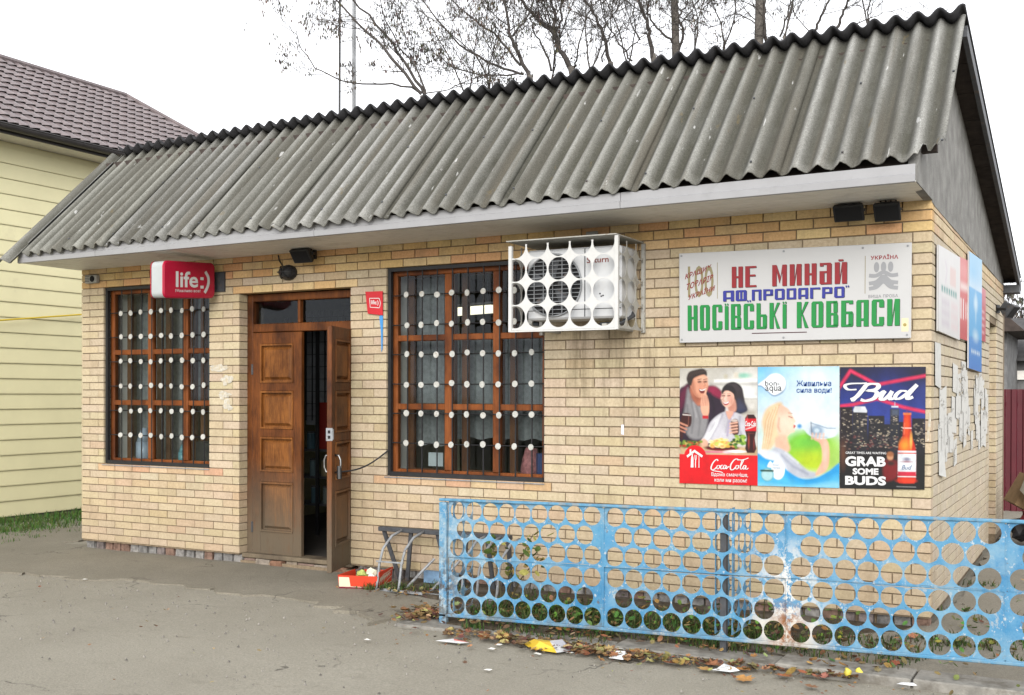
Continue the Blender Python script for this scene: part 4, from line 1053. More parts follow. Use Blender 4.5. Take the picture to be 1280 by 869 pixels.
# woman: hair, face, blouse
c.poly([(.55, .215), (.57, .165), (.63, .13), (.72, .125), (.80, .165), (.825, .23), (.845, .30), (.875, .36), (.83, .385), (.74, .40), (.68, .37), (.60, .28)], (34, 27, 31), .010)
c.poly([(.76, .27), (.83, .30), (.87, .36), (.80, .39), (.73, .37)], (54, 62, 92), .03, .8)
for k in range(6): c.line([(.62+.02*k, .14), (.70+.022*k, .20), (.735+.022*k, .35)], .006, (86, 74, 78), .010, .55)
c.poly([(.625, .29), (.71, .27), (.735, .35), (.70, .385), (.64, .375)], (212, 152, 130), .012); c.ell(.665, .335, .04, .03, (180, 116, 96), .7, .7)
c.poly([(.545, .215), (.565, .185), (.62, .17), (.685, .185), (.705, .235), (.70, .285), (.665, .325), (.61, .338), (.575, .325), (.555, .30), (.548, .275), (.535, .262), (.55, .24)], (236, 186, 164), .008)
c.ell(.59, .265, .04, .04, (248, 212, 194), .7, .8); c.ell(.672, .285, .03, .045, (202, 140, 118), .8, .7); c.ell(.635, .265, .025, .02, (240, 160, 146), .8, .7)
c.poly([(.545, .205), (.58, .16), (.66, .15), (.72, .19), (.72, .26), (.695, .225), (.64, .20), (.59, .20), (.555, .225)], (32, 25, 29), .008)
for u in (.573, .638): c.ell(u, .240, .022, .010, (196, 138, 118), .6, .7); c.line([(u-.016, .242), (u+.016, .239)], .009, (36, 24, 26), .004); c.line([(u-.02, .224), (u+.02, .222)], .005, (84, 58, 54), .005, .7)
c.line([(.585, .245), (.558, .272), (.578, .280)], .007, (200, 138, 118), .006, .9)
c.poly([(.565, .292), (.60, .298), (.645, .284), (.63, .314), (.598, .322), (.574, .312)], (170, 52, 58), .005); c.poly([(.57, .294), (.60, .300), (.64, .288), (.628, .302), (.598, .309), (.577, .304)], (254, 250, 248), .004)
c.poly([(.33, .58), (.40, .47), (.50, .405), (.60, .375), (.66, .385), (.74, .385), (.82, .42), (.85, .50), (.85, .62), (.5, .63), (.32, .66), (.27, .65)], (200, 198, 206), .010)
c.poly([(.36, .56), (.45, .45), (.54, .405), (.50, .50), (.42, .60), (.31, .655), (.275, .645)], (228, 227, 231), .018)
for p_, w_, q_ in (([(.56, .40), (.50, .50), (.40, .62)], .014, (146, 143, 158)), ([(.70, .385), (.645, .46), (.62, .58)], .014, (146, 120, 166)), ([(.60, .38), (.63, .45), (.60, .55)], .010, (156, 152, 166)), ([(.78, .42), (.77, .5), (.80, .58)], .014, (150, 148, 162)), ([(.46, .47), (.39, .55)], .010, (168, 166, 178)), ([(.66, .40), (.69, .44)], .010, (235, 234, 238))): c.line(p_, w_, q_, .016, .8)
c.poly([(.60, .375), (.64, .372), (.70, .38), (.665, .43), (.635, .44)], (222, 166, 144), .008)
c.poly([(.25, .665), (.31, .61), (.37, .635), (.36, .68), (.28, .695)], (230, 178, 152), .010)
c.poly([(.665, .46), (.75, .445), (.765, .56), (.69, .57)], (62, 26, 22), .008); c.ell(.708, .452, .044, .011, (206, 188, 178), .2)
for k in range(4): c.line([(.655, .478+.026*k), (.745, .468+.026*k)], .019, (232, 178, 154), .006); c.line([(.655, .491+.026*k), (.745, .481+.026*k)], .004, (170, 112, 92), .004, .8)
# glass in his hand
c.poly([(.035, .40), (.15, .405), (.145, .50), (.055, .52), (.045, .60), (.02, .62), (.0, .55)], (62, 22, 18), .008); c.line([(-.01, .47), (.10, .50)], .021, (212, 146, 120), .008); c.line([(-.01, .503), (.09, .53)], .021, (206, 138, 112), .008); c.line([(-.01, .535), (.07, .555)], .018, (200, 132, 108), .008); c.line([(.045, .402), (.145, .408)], .012, (228, 218, 212), .006); c.line([(.12, .42), (.115, .49)], .008, (150, 90, 76), .006, .8)
# table with food, bottle
c.rect(0, 1, .675, .75, (200, 168, 128), .02); c.ell(.14, .665, .13, .035, (88, 104, 36), .3)
rq = random.Random(5)
for _ in range(46):
    u_ = rq.gauss(.13, .06); c.ell(u_, .655+rq.uniform(-.02, .022), rq.uniform(.012, .03), rq.uniform(.006, .014), rq.choice([(120, 150, 50), (60, 84, 28), (180, 50, 34), (196, 176, 90), (150, 90, 40)]), .35, .85)
c.ell(.2, .70, .10, .012, (240, 238, 232), .3); c.ell(.55, .69, .21, .022, (112, 14, 24), .12); c.ell(.55, .682, .20, .012, (60, 8, 14), .3)
for _ in range(60): c.ell(rq.gauss(.53, .075), .648+rq.uniform(-.034, .028), rq.uniform(.016, .038), rq.uniform(.008, .017), rq.choice([(232, 204, 104), (242, 224, 156), (214, 170, 70), (236, 160, 96), (250, 238, 190), (190, 196, 90)]), .3, .85)
for _ in range(50): c.ell(rq.gauss(.765, .042), .628+rq.gauss(0, .024), rq.uniform(.014, .03), rq.uniform(.008, .016), rq.choice([(96, 142, 40), (140, 176, 62), (62, 100, 28), (176, 200, 96), (44, 76, 22)]), .3, .85)
c.ell(.73, .715, .14, .012, (246, 240, 236), .3); c.ell(.45, .722, .16, .009, (216, 126, 146), .4); c.ell(.62, .725, .05, .008, (240, 200, 210), .4)
c.poly([(.845, .43), (.875, .40), (.955, .40), (.985, .43), (.985, .54), (.965, .60), (.985, .69), (.96, .725), (.87, .725), (.845, .69), (.865, .60), (.845, .54)], (50, 13, 13), .006, 1, False); c.rect(.845, .985, .435, .54, (206, 18, 32), .006); c.ell(.89, .63, .012, .06, (150, 60, 44), .5, .9); c.ell(.955, .65, .010, .05, (120, 44, 34), .5, .9); c.line([(.875, .56), (.955, .56)], .008, (120, 60, 50), .008, .7); c.line([(.855, .525), (.96, .50)], .010, (244, 230, 230), .006); c.ell(.87, .47, .012, .05, (240, 90, 90), .6, .6)
c.rect(-.01, 1.01, .745, 1.01, (226, 14, 26), .004); c.ell(.205, .765, .145, .098, (226, 14, 26), .03); c.noise(.10, 2); c.grain(.22, 12)
t = thing('poster', (-1.51, -.012, 1.42), 'poster of a laughing couple at a table over a red cola band', 'poster', PG)
def paper(q, parent, mat=None, ox=0.0):
    m = MB(); m.add([q.at(u, v, d) for d in (-.0015, -.006) for u, v in ((-ox, -ox*.7), (-ox, 1+ox*.6), (1+ox*.4, 1+ox*.6), (1+ox*.4, -ox*.7))], [(0, 1, 2, 3), (7, 6, 5, 4), (0, 4, 5, 1), (1, 5, 6, 2), (2, 6, 7, 3), (3, 7, 4, 0)])
    m.build('backing', mat or M['sign_white'], parent)
paper(cq, t); c.mesh('print', cq, 0, M['paintcol'], t, .0012)
A = fit(cq)
m = MB(); hp = [[(.095, .758), (.20, .705), (.31, .755), (.295, .772), (.20, .728), (.108, .776)], [(.135, .705), (.158, .70), (.158, .726), (.135, .738)],
     [(.155, .775), (.163, .757), (.163, .74), (.178, .74), (.178, .757), (.187, .778), (.187, .86), (.15, .86)], [(.255, .75), (.262, .75), (.264, .86), (.253, .86)]]
for pl in hp: m.add([cq.at(u, v, .004) for u, v in pl], [tuple(range(len(pl)))])
stroke(m, cq, [(.215, .80), (.213, .83), (.214, .86)], .012, .004, asp=A)
for k in range(3): stroke(m, cq, [(.203+.012*k, .752), (.204+.011*k, .775), (.215, .805)], .006, .004, asp=A)
m.build('house_emblem', white_ink, t)
m = MB()
def cola(u, v, s, asp):
    P = lambda pts: [(u+p[0]*s, v+p[1]*s*asp*.80) for p in pts]
    W = .046*s
    stroke(m, cq, P([(.30, .02), (.26, -.06), (.16, .02), (.06, .2), (.02, .38), (.06, .47), (.15, .44), (.24, .34)]), W, .004, taper=True, asp=asp)
    stroke(m, cq, P([(.02, .40), (.10, .50), (.25, .53), (.42, .56), (.5, .6)]), W*.7, .004, asp=asp)
    for ox in (.27, .46):
        if ox == .27: stroke(m, cq, P([(.33, .24), (.27, .26), (.25, .36), (.29, .42), (.35, .36), (.37, .27), (.33, .24), (.40, .25)]), W*.8, .004, taper=True, asp=asp)
    stroke(m, cq, P([(.50, .24), (.46, .22), (.41, .30), (.42, .41), (.47, .40), (.53, .33)]), W*.8, .004, taper=True, asp=asp)
    stroke(m, cq, P([(.63, .25), (.57, .22), (.52, .31), (.53, .40), (.58, .38), (.64, .24), (.62, .36), (.64, .40), (.70, .32)]), W*.8, .004, taper=True, asp=asp)
    stroke(m, cq, P([(.68, .31), (.76, .29)]), W*.9, .004, asp=asp)
    stroke(m, cq, P([(1.12, -.03), (1.06, -.10), (.95, -.04), (.83, .16), (.80, .36), (.85, .45), (.94, .40), (1.0, .32)]), W, .004, taper=True, asp=asp)
    stroke(m, cq, P([(1.05, -.09), (1.2, -.05), (1.38, -.09), (1.52, -.16)]), W*.7, .004, asp=asp)
    stroke(m, cq, P([(1.10, .22), (1.04, .23), (1.01, .33), (1.05, .40), (1.11, .35), (1.13, .26), (1.10, .22), (1.16, .23)]), W*.8, .004, taper=True, asp=asp)
    stroke(m, cq, P([(1.18, .33), (1.30, .05), (1.33, -.06), (1.27, -.02), (1.21, .2), (1.20, .37), (1.24, .40), (1.29, .33)]), W*.7, .004, taper=True, asp=asp)
    stroke(m, cq, P([(1.42, .23), (1.36, .21), (1.31, .30), (1.32, .39), (1.37, .37), (1.43, .22), (1.41, .36), (1.45, .40), (1.52, .33)]), W*.8, .004, taper=True, asp=asp)
cola(.41, .795, .315, A)
m.build('script_logo', white_ink, t)
m = MB(); add_text(m, cq, 'Вдома смачніше,', .42, .885, .895, .935, .004, .012); m.build('lettering', white_ink, t); m = MB(); add_text(m, cq, 'коли ми разом!', .46, .87, .945, .985, .004, .012); m.build('lettering', white_ink, t)
m = MB(); add_text(m, cq, 'Coca-Cola', .845, .98, .455, .50, .004, .03, .3); m.build('label_lettering', white_ink, t)
# water
wq = facade_quad((-1.2085, 1.863), (-.618, 1.863), (-.615, .993), (-1.206, .985), -0.014)
c = Canvas(120, 176, fit(wq), (200, 228, 244)); A = fit(wq)
c.vgrad(0, .55, (128, 200, 238), (232, 242, 248)); c.ell(.75, .10, .42, .16, (226, 240, 248), .7, .9); c.ell(.62, .45, .5, .22, (236, 243, 246), .8, .9)
c.rect(0, 1, .50, 1, (214, 234, 226), .06); c.ell(.66, .68, .36, .15, (150, 208, 70), .25); c.ell(.70, .79, .28, .10, (196, 218, 50), .5, .9); c.ell(.60, .62, .2, .06, (120, 200, 80), .7, .7); c.ell(.95, .74, .12, .16, (176, 214, 110), .6, .8)
c.poly([(.10, .36), (.20, .31), (.30, .30), (.32, .40), (.30, .56), (.20, .66), (.14, .70), (.05, .72), (.08, .58), (.05, .46)], (240, 214, 178), .02)             # hair
for k in range(7): c.line([(.27-.02*k, .32+.01*k), (.20-.016*k, .45), (.16-.014*k, .60), (.12-.01*k, .69)], .008, [(214, 170, 122), (250, 234, 206)][k % 2], .01, .75)
c.poly([(.27, .33), (.37, .345), (.42, .39), (.445, .42), (.475, .455), (.455, .475), (.47, .50), (.45, .515), (.46, .54), (.41, .55), (.34, .60), (.28, .60), (.24, .50)], (242, 206, 184), .012)
c.ell(.35, .47, .09, .07, (248, 220, 202), .7, .8); c.line([(.39, .415), (.43, .425)], .012, (120, 80, 66), .008, .8); c.line([(.385, .385), (.43, .39)], .008, (170, 126, 96), .008, .8); c.poly([(.45, .485), (.475, .493), (.45, .515)], (196, 96, 98), .006); c.line([(.27, .43), (.255, .50), (.28, .54)], .012, (206, 160, 132), .014, .7)
c.poly([(.22, .60), (.34, .57), (.38, .62), (.40, .70), (.25, .74)], (236, 196, 172), .02)
c.poly([(.20, .68), (.34, .70), (.48, .78), (.62, .86), (.72, .88), (.70, .92), (.50, .92), (.30, .86), (.16, .80)], (198, 202, 212), .016); c.line([(.30, .74), (.44, .83), (.62, .89)], .018, (150, 156, 176), .02, .7); c.line([(.35, .72), (.5, .8)], .012, (232, 234, 240), .016, .8)
c.poly([(-.01, .72), (.14, .70), (.28, .74), (.36, .90), (.1, .95), (-.01, .92)], (228, 232, 240), .02)
c.poly([(.66, .53), (.78, .57), (.87, .63), (.88, .78), (.84, .86), (.74, .90), (.72, .88), (.80, .76), (.77, .64), (.69, .60)], (238, 192, 168), .012); c.ell(.83, .72, .03, .10, (246, 210, 190), .7, .8)
c.poly([(.50, .48), (.60, .495), (.66, .46), (.95, .495), (.96, .57), (.78, .60), (.64, .57), (.57, .52), (.5, .515)], (224, 234, 242), .01); c.ell(.73, .53, .075, .042, (120, 150, 178), .4, .8); c.ell(.73, .53, .035, .022, (210, 226, 236), .4, .9); c.line([(.67, .47), (.86, .51), (.95, .51)], .010, (110, 136, 160), .01, .8); c.line([(.67, .585), (.85, .585)], .01, (140, 166, 188), .01, .7); c.ell(.52, .495, .03, .02, (90, 160, 210), .4, .8); c.line([(.66, .46), (.67, .56)], .012, (70, 90, 110), .008, .7)
for k in range(4): c.line([(.67+.045*k, .60), (.68+.045*k, .555)], .018, (240, 200, 178), .01, .9)
c.poly([(-.02, .74), (.10, .77), (.25, .80), (.40, .88), (.55, .93), (.72, .92), (.88, .86), (1.02, .80), (1.02, 1.02), (-.02, 1.02)], (58, 172, 228), .012); c.poly([(-.02, .80), (.2, .85), (.45, .95), (.7, .97), (1.02, .88), (1.02, 1.02), (-.02, 1.02)], (96, 196, 236), .03, .8); c.poly([(-.02, .97), (.5, .99), (1.02, .94), (1.02, 1.02), (-.02, 1.02)], (150, 216, 242), .02, .7)
c.poly([(.0, .155), (.10, .10), (.17, .065), (.27, .065), (.345, .11), (.345, .18), (.29, .225), (.2, .245), (.12, .205), (.05, .165)], (40, 96, 150), .012, .9); c.poly([(.0, .15), (.10, .097), (.17, .06), (.27, .06), (.345, .105), (.345, .172), (.29, .215), (.2, .237), (.12, .197), (.05, .158)], (246, 250, 252), .008)
c.ell(.255, .86, .085, .085, (238, 244, 248), .06); c.poly([(.12, .84), (.16, .79), (.2, .84)], (238, 244, 248), .006); c.ell(.12, .905, .082, .058, (120, 190, 205), .05); c.ell(.12, .905, .07, .048, (186, 222, 226), .1); c.line([(.045, .872), (.19, .872)], .022, (30, 74, 40), .008)
c.img = c.img**1.18; c.noise(.06, 3); c.grain(.16, 13)
t = thing('poster', (-.91, -.014, 1.42), 'light blue poster of a blonde woman drinking bottled water, in the middle', 'poster', PG)
paper(wq, t); c.mesh('print', wq, 0, M['paintcol'], t, .0012)
m = MB(); add_text(m, wq, 'bon-', .095, .275, .115, .158, .004, .0); m.build('lettering', ink('charcoal_letters', (.02, .02, .025)), t); m = MB(); add_text(m, wq, 'aqua', .098, .30, .163, .218, .004, .0); m.build('lettering', ink('charcoal_letters', (.02, .02, .025)), t)
m = MB(); add_text(m, wq, 'Живильна', .485, .905, .115, .163, .004, .012); m.build('lettering', navy_ink, t); m = MB(); add_text(m, wq, 'сила води!', .485, .91, .175, .225, .004, .012); m.build('lettering', navy_ink, t)
m = MB(); add_text(m, wq, 'вода', .19, .27, .815, .828, .004); add_text(m, wq, 'питна', .19, .285, .838, .852, .004); m.build('small_lettering', ink('faint_grey_letters', (.3, .35, .42)), t)
# beer
bq = facade_quad((-.613, 1.857), (-.035, 1.854), (-.040, 1.006), (-.611, .993), -0.013)
c = Canvas(140, 205, fit(bq), (14, 14, 22)); A = fit(bq)
c.vgrad(0, .42, (14, 12, 44), (36, 62, 150)); c.ell(.5, .25, .5, .2, (34, 48, 130), .9, .8); c.ell(.2, .05, .2, .1, (10, 8, 24), .8, .8); c.ell(.9, .05, .2, .08, (10, 8, 30), .8, .8); c.vgrad(.42, .60, (40, 62, 140), (24, 18, 30)); c.vgrad(.6, 1, (22, 14, 20), (6, 5, 7))
for pts in ([(-.02, .18), (.125, .03), (.44, .145), (1.02, .07)], [(-.02, .325), (.16, .31), (.44, .26), (.75, .33), (1.02, .37)]):
    c.line(pts, .040, (196, 22, 70), .012); c.line(pts, .012, (232, 60, 110), .012, .7)
rr = random.Random(4)
for u0, u1, v0, col in ((0, .15, .33, (30, 22, 26)), (.15, .33, .36, (32, 30, 36)), (.34, .53, .40, (22, 20, 26)), (.595, .70, .345, (28, 30, 40)), (.70, .78, .45, (18, 18, 26)), (.85, 1.0, .42, (24, 22, 28)), (.50, .60, .47, (20, 18, 24))):
    c.rect(u0, u1, v0, .72, col, .006)
    for k in range(int(46*(u1-u0)/.15)):
        a, b = rr.uniform(u0+.01, u1-.02), rr.uniform(v0+.02, .66); c.rect(a, a+rr.uniform(.006, .03), b, b+.006, (rr.choice([(206, 190, 160), (150, 140, 130), (96, 86, 84), (214, 200, 180)])), .004, rr.uniform(.35, .95))
c.poly([(.16, .355), (.18, .325), (.30, .325), (.325, .36), (.32, .375), (.165, .372)], (212, 216, 222), .006, 1, False); c.rect(.61, .69, .32, .332, (196, 206, 216), .005); c.line([(.65, .32), (.65, .29)], .008, (170, 180, 196), .006); c.rect(.605, .70, .345, .40, (70, 80, 100), .01, .6)
for k in range(60):
    a, b = rr.uniform(.05, .7), rr.uniform(.56, .68); c.ell(a, b, .014, .006, rr.choice([(120, 60, 60), (60, 50, 60), (150, 120, 110), (90, 30, 40)]), .6, .6)
c.ell(.60, .735, .036, .034, (206, 150, 110), .25); c.ell(.60, .715, .04, .022, (160, 100, 60), .3, .9); c.poly([(.52, .78), (.6, .765), (.68, .78), (.68, .90), (.54, .93)], (120, 14, 20), .02); c.ell(.61, .79, .05, .02, (60, 30, 24), .4, .8); c.ell(.04, .72, .035, .10, (120, 70, 40), .7, .5)
c.poly([(.755, .385), (.835, .385), (.84, .46), (.845, .56), (.885, .64), (.90, .70), (.90, .93), (.88, .95), (.71, .95), (.69, .93), (.69, .70), (.70, .64), (.745, .56), (.75, .46)], (196, 42, 14), .007, 1, False)
c.ell(.79, .50, .028, .10, (236, 80, 24), .5, .9); c.ell(.77, .64, .055, .05, (250, 150, 40), .6, .9); c.ell(.84, .60, .016, .06, (255, 190, 90), .5, .8); c.rect(.748, .84, .375, .392, (224, 120, 60), .006); c.line([(.747, .50), (.842, .50)], .010, (250, 226, 214), .005); c.line([(.765, .46), (.76, .55)], .010, (246, 130, 90), .006, .8)
c.rect(.69, .90, .685, .70, (220, 220, 224), .005); c.rect(.69, .90, .71, .875, (224, 228, 232), .006); c.rect(.69, .90, .855, .888, (196, 30, 60), .006); c.rect(.69, .90, .893, .90, (232, 232, 232), .004); c.ell(.795, .755, .05, .018, (130, 130, 150), .4, .8); c.ell(.795, .775, .075, .010, (150, 110, 120), .4, .7); c.line([(.72, .845), (.87, .845)], .006, (170, 170, 180), .004); c.ell(.79, .93, .09, .018, (250, 60, 20), .6, .9)
c.line([(.68, .978), (.90, .98)], .006, (190, 190, 190), .004, .8); c.noise(.12, 4); c.grain(.3, 14)
t = thing('poster', (-.325, -.013, 1.42), 'dark beer poster with a brown bottle before a night city, nearest the corner', 'poster', PG)
paper(bq, t, ink('black_paper', (.012, .012, .014))); c.mesh('print', bq, 0, M['paintcol'], t, .0012)
m = MB()
def bud(q, dx=0, dv=0, W=.05, d=.004):
    P = lambda pts: [(p[0]+dx, p[1]+dv) for p in pts]
    stroke(m, q, P([(.20, .185), (.10, .185), (.06, .155), (.12, .138), (.24, .135), (.32, .140), (.25, .20), (.17, .27), (.14, .275)]), W*.72, d, taper=True, asp=A)
    stroke(m, q, P([(.13, .27), (.20, .245), (.27, .19), (.33, .145), (.43, .14), (.46, .16), (.42, .185), (.33, .195), (.42, .20), (.44, .225), (.40, .26), (.31, .278), (.25, .268)]), W, d, taper=True, asp=A)
    stroke(m, q, P([(.44, .24), (.53, .198), (.50, .235), (.485, .262), (.52, .268), (.58, .235), (.62, .198)]), W*.85, d, taper=True, asp=A)
    stroke(m, q, P([(.62, .198), (.59, .245), (.60, .265), (.66, .25)]), W*.85, d, taper=True, asp=A)
    stroke(m, q, P([(.79, .20), (.72, .198), (.66, .235), (.67, .262), (.73, .25), (.82, .20), (.90, .148)]), W*.85, d, taper=True, asp=A)
    stroke(m, q, P([(.905, .145), (.85, .19), (.80, .235), (.80, .262), (.86, .245)]), W*.9, d, taper=True, asp=A)
bud(bq, 0, 0, .050); m.build('script_logo', white_ink, t)
m = MB(); add_text(m, bq, 'GRAB', .065, .55, .735, .818, .004, .045); m.build('lettering', white_ink, t); m = MB(); add_text(m, bq, 'SOME', .155, .465, .832, .886, .004, .045); m.build('lettering', white_ink, t); m = MB(); add_text(m, bq, 'BUDS', .065, .555, .897, .972, .004, .045); m.build('lettering', white_ink, t)
m = MB(); add_text(m, bq, 'GREAT TIMES ARE WAITING', .07, .555, .697, .716, .004, .012); m.build('small_lettering', ink('pale_grey_letters', (.5, .5, .5)), t)
m = MB(); add_text(m, bq, 'Bud', .735, .855, .80, .838, .004, .0, .35); m.build('label_lettering', ink('label_blue', (.06, .1, .2)), t)

# ---- projecting light box sign
lq = side_quad((-.845, 2.893), (-.075, 2.908), (-.075, 2.560), (-.845, 2.535), -6.44)
lq = side_quad((-.735, 2.865), (-.085, 2.905), (-.085, 2.575), (-.735, 2.528), -6.485)
t = thing('lightbox_sign', (-6.55, -.05, 2.7), 'red and white projecting light box sign with life:) lettering above left window', 'sign')
def rounded(q, r, d, n=5, grow=0.0):
    w = (q.c[1]-q.c[0]).length; h = (q.c[3]-q.c[0]).length; pts = []
    for cx, cy, a0 in ((r, r, 180), (w-r, r, 270), (w-r, h-r, 0), (r, h-r, 90)):
        for k in range(n+1):
            a = math.radians(a0+90*k/n); pts.append(q.at((cx+(r+grow)*math.cos(a))/w, (cy+(r+grow)*math.sin(a))/h, d))
    return pts
TH = .15
m = MB(); a = rounded(lq, .05, -.012); b = rounded(lq, .05, -TH); n = len(a)
m.add(a+b, [(i, (i+1) % n, n+(i+1) % n, n+i) for i in range(n)]+[tuple(range(n-1, -1, -1)), tuple(range(n, 2*n))])
m.build('case', simple('grey_white_case', (.33, .35, .35), .45, .06, 6, .4), t, recalc=True)
for side in (0, 1):
    m = MB(); s_ = lambda d: d if side == 0 else -TH-.012-d
    a, b, c_ = rounded(lq, .05, s_(-.012), grow=.004), rounded(lq, .05, s_(.0), grow=.003), rounded(lq, .05, s_(.006), grow=-.010)
    m.add(a+b+c_, [(i, (i+1) % n, n+(i+1) % n, n+i) for i in range(n)]+[(n+i, n+(i+1) % n, 2*n+(i+1) % n, 2*n+i) for i in range(n)]+[tuple(range(2*n, 3*n))])
    m.build('face', simple('crimson_acrylic', (.33, .005, .03), .25, .05, 4, .5), t, recalc=True)
m = MB(); add_text(m, lq, 'life', .22, .655, .27, .715, .0085, .02); m.build('lettering', white_ink, t)
m = MB()
for v0, v1 in ((.415, .495), (.655, .735)): m.quad(lq.at(.70, v0, .0085), lq.at(.70, v1, .0085), lq.at(.765, v1, .0085), lq.at(.765, v0, .0085))
stroke(m, lq, [(.80, .25), (.855, .40), (.865, .55), (.84, .70), (.785, .855)], .05, .0085, asp=1.9); m.build('smile_lettering', white_ink, t)
m = MB(); add_text(m, lq, 'Можливо все!', .215, .70, .765, .845, .0085, .01); m.build('small_lettering', white_ink, t)
m = MB(); m.box(-6.60, -6.53, -.085, .0, 2.66, 2.72); m.box(-6.68, -6.42, -.022, -.002, 2.64, 2.83); m.build('bracket', M['dark_metal'], t)
# ---- small red flag plate
fq = facade_quad((-4.758, 2.568), (-4.572, 2.566), (-4.569, 2.352), (-4.732, 2.372), -0.02)
t = board('red_plate', fq, .006, simple('red_plate_paint', (.42, .008, .015), .4, .06, 8, .4), 'small red plate with life:) outline lettering between the doors and window', 'sign')
m = MB(); a = [(.22, .30), (.80, .30), (.88, .5), (.80, .70), (.22, .70)]
for p, q in zip(a, a[1:]+a[:1]): stroke(m, fq, [p, q], .035, .001, asp=.85)
add_text(m, fq, 'life:)', .29, .75, .38, .62, .001, .02); m.build('lettering', white_ink, t)
m = MB(); m.prism([(-4.60, -.004, 2.36), (-4.575, -.004, 2.36), (-4.58, -.004, 2.06), (-4.59, -.004, 2.03)], (0, -.006, 0)); m.prism([(-4.615, -.003, 2.345), (-4.60, -.003, 2.35), (-4.596, -.003, 2.2)], (0, -.005, 0))
tag(m.build('blue_ribbon', flat('faded_blue', (.05, .22, .5), .7), recalc=True), 'thin blue ribbon hanging on the bricks under the small red plate', 'ribbon')

# ---- boards on the side wall
def side_board(name, y0, y1, zt0, zt1, zb0, zb1, x, canvas, label, cat, th=.012):
    q = side_quad((y0, zt0), (y1, zt1), (y1, zb1), (y0, zb0), x)
    o = board(name, q, th, M['sign_white'], label, cat, 'boards fixed to the side wall'); canvas.mesh('print', q, .001, M['paintcol'], o); return o
c = Canvas(60, 40, 2.0, (222, 220, 218))
c.rect(.50, .78, .18, .40, (224, 196, 190), .01); c.line([(.30, .16), (.36, .25), (.30, .38)], .02, (196, 178, 196), .02, .8)
for k in range(7): c.rect(.12+.105*k, .19+.105*k, .445, .52, (60, 140, 132), .006, .9)
for k in range(3): c.rect(.14, .48, .60+.12*k, .67+.12*k, (206, 196, 204), .02); c.rect(.56, .88, .60+.12*k, .67+.12*k, (226, 206, 206), .02)
side_board('notice_board', .165, 1.46, 2.713, 2.765, 2.110, 2.100, .022, c, 'white notice board with a teal line of print, nearest the corner on side wall', 'sign')
c = Canvas(40, 40, 1, (206, 52, 46)); c.rect(0, 1, 0, .32, (224, 120, 116), .08, .8); c.rect(.10, .9, .30, .40, (240, 214, 208), .03, .8)
for u in (.12, .36): c.rect(u, u+.09, .5, .75, (244, 236, 232), .01)
for u in (.62, .78): c.rect(u, u+.08, .54, .74, (240, 214, 208), .01); 
c.rect(0, 1, .8, 1, (196, 28, 24), .05, .8)
side_board('red_board', 1.475, 2.20, 2.775, 2.815, 2.12, 2.12, .015, c, 'red board with white strokes between the white board and blue banner', 'sign')
c = Canvas(40, 60, .9, (64, 168, 226)); c.vgrad(0, .3, (150, 206, 240), (206, 226, 242)); c.ell(.3, .15, .5, .1, (110, 190, 236), .8, .7); c.vgrad(.72, 1, (40, 140, 214), (30, 120, 206)); c.ell(.5, .42, .14, .06, (206, 232, 246), .6, .9); c.line([(.5, .36), (.5, .54)], .09, (190, 226, 244), .05, .7); c.ell(.5, .70, .2, .05, (206, 232, 246), .6, .7)
for k in range(5): c.rect(.18+.14*k, .27+.14*k, .83, .86, (220, 236, 246), .01, .9)
side_board('blue_banner', 2.07, 3.17, 2.885, 2.925, 1.890, 1.872, .028, c, 'tall pale to deep blue banner, the longest board on the side wall', 'banner')
c = Canvas(20, 40, 1, (186, 40, 60)); c.vgrad(0, .4, (206, 96, 110), (190, 44, 60))
for k in range(4): c.rect(.2, .75, .42+.13*k, .47+.13*k, (232, 180, 180), .02, .8)
side_board('red_poster', 3.2, 3.68, 2.685, 2.685, 2.18, 2.175, .016, c, 'narrow crimson poster beyond the blue banner on the side wall', 'poster')
M['pier_paper'] = simple('yellowed_paper', (.42, .395, .34), .85, .25, 40, .1, dirt=((.40, .34, .24), 28, .48, .9))
M['paper'] = simple('weathered_paper', (.45, .45, .43), .8, .10, 15, .2)
mb = MB(); pr = random.Random(21)
def scrap(mb, y, z, w, h, x0):
    n = pr.randint(5, 8); pts = []
    for k in range(n):
        a = 2*math.pi*k/n; pts.append((x0+.0006, y+w*.5*(max(-.8, min(.8, 1.3*math.cos(a)))+pr.uniform(-.2, .2)), z+h*.5*(max(-.8, min(.8, 1.3*math.sin(a)))+pr.uniform(-.2, .2))))
    mb.add(pts, [tuple(range(n))])
def residue_mat():
    m, n, p = new_mat('paper_residue'); g = G(n); out = [q for q in n.nodes if q.type == 'OUTPUT_MATERIAL'][0]
    p.inputs['Base Color'].default_value = (.46, .455, .43, 1); p.inputs['Roughness'].default_value = .85
    tr = g.node('ShaderNodeBsdfTransparent'); mxs = g.node('ShaderNodeMixShader')
    f = g.math('MULTIPLY', g.rng(g.noise(7, 6, .75, g.mapped((1, .28, 1.3))), .35, .46), g.rng(g.noise(3, 3, .6), .26, .38))
    g.link(f, mxs.inputs[0]); g.link(tr.outputs[0], mxs.inputs[1]); g.link(p.outputs[0], mxs.inputs[2]); g.link(mxs.outputs[0], out.inputs[0]); return m
M['residue'] = residue_mat()
for k in range(58):
    y = pr.uniform(.42, 4.0); z = min(1.80, pr.gauss(1.48, .17)); w, h = pr.uniform(.16, .34), pr.uniform(.14, .30)
    if y < 1.3 and z > 1.6: continue
    a_ = pr.uniform(-.06, .06); x0 = .0032+.00012*k
    mb.add([(x0, y-w/2, z-h/2+a_*w), (x0, y+w/2, z-h/2-a_*w), (x0, y+w/2+a_*h, z+h/2-a_*w), (x0, y-w/2+a_*h, z+h/2+a_*w)], [(0, 1, 2, 3)])
tag(mb.build('torn_paper', M['residue'], recalc=False), 'torn remains of white paper notices glued over the side wall', 'paper', kind='stuff')
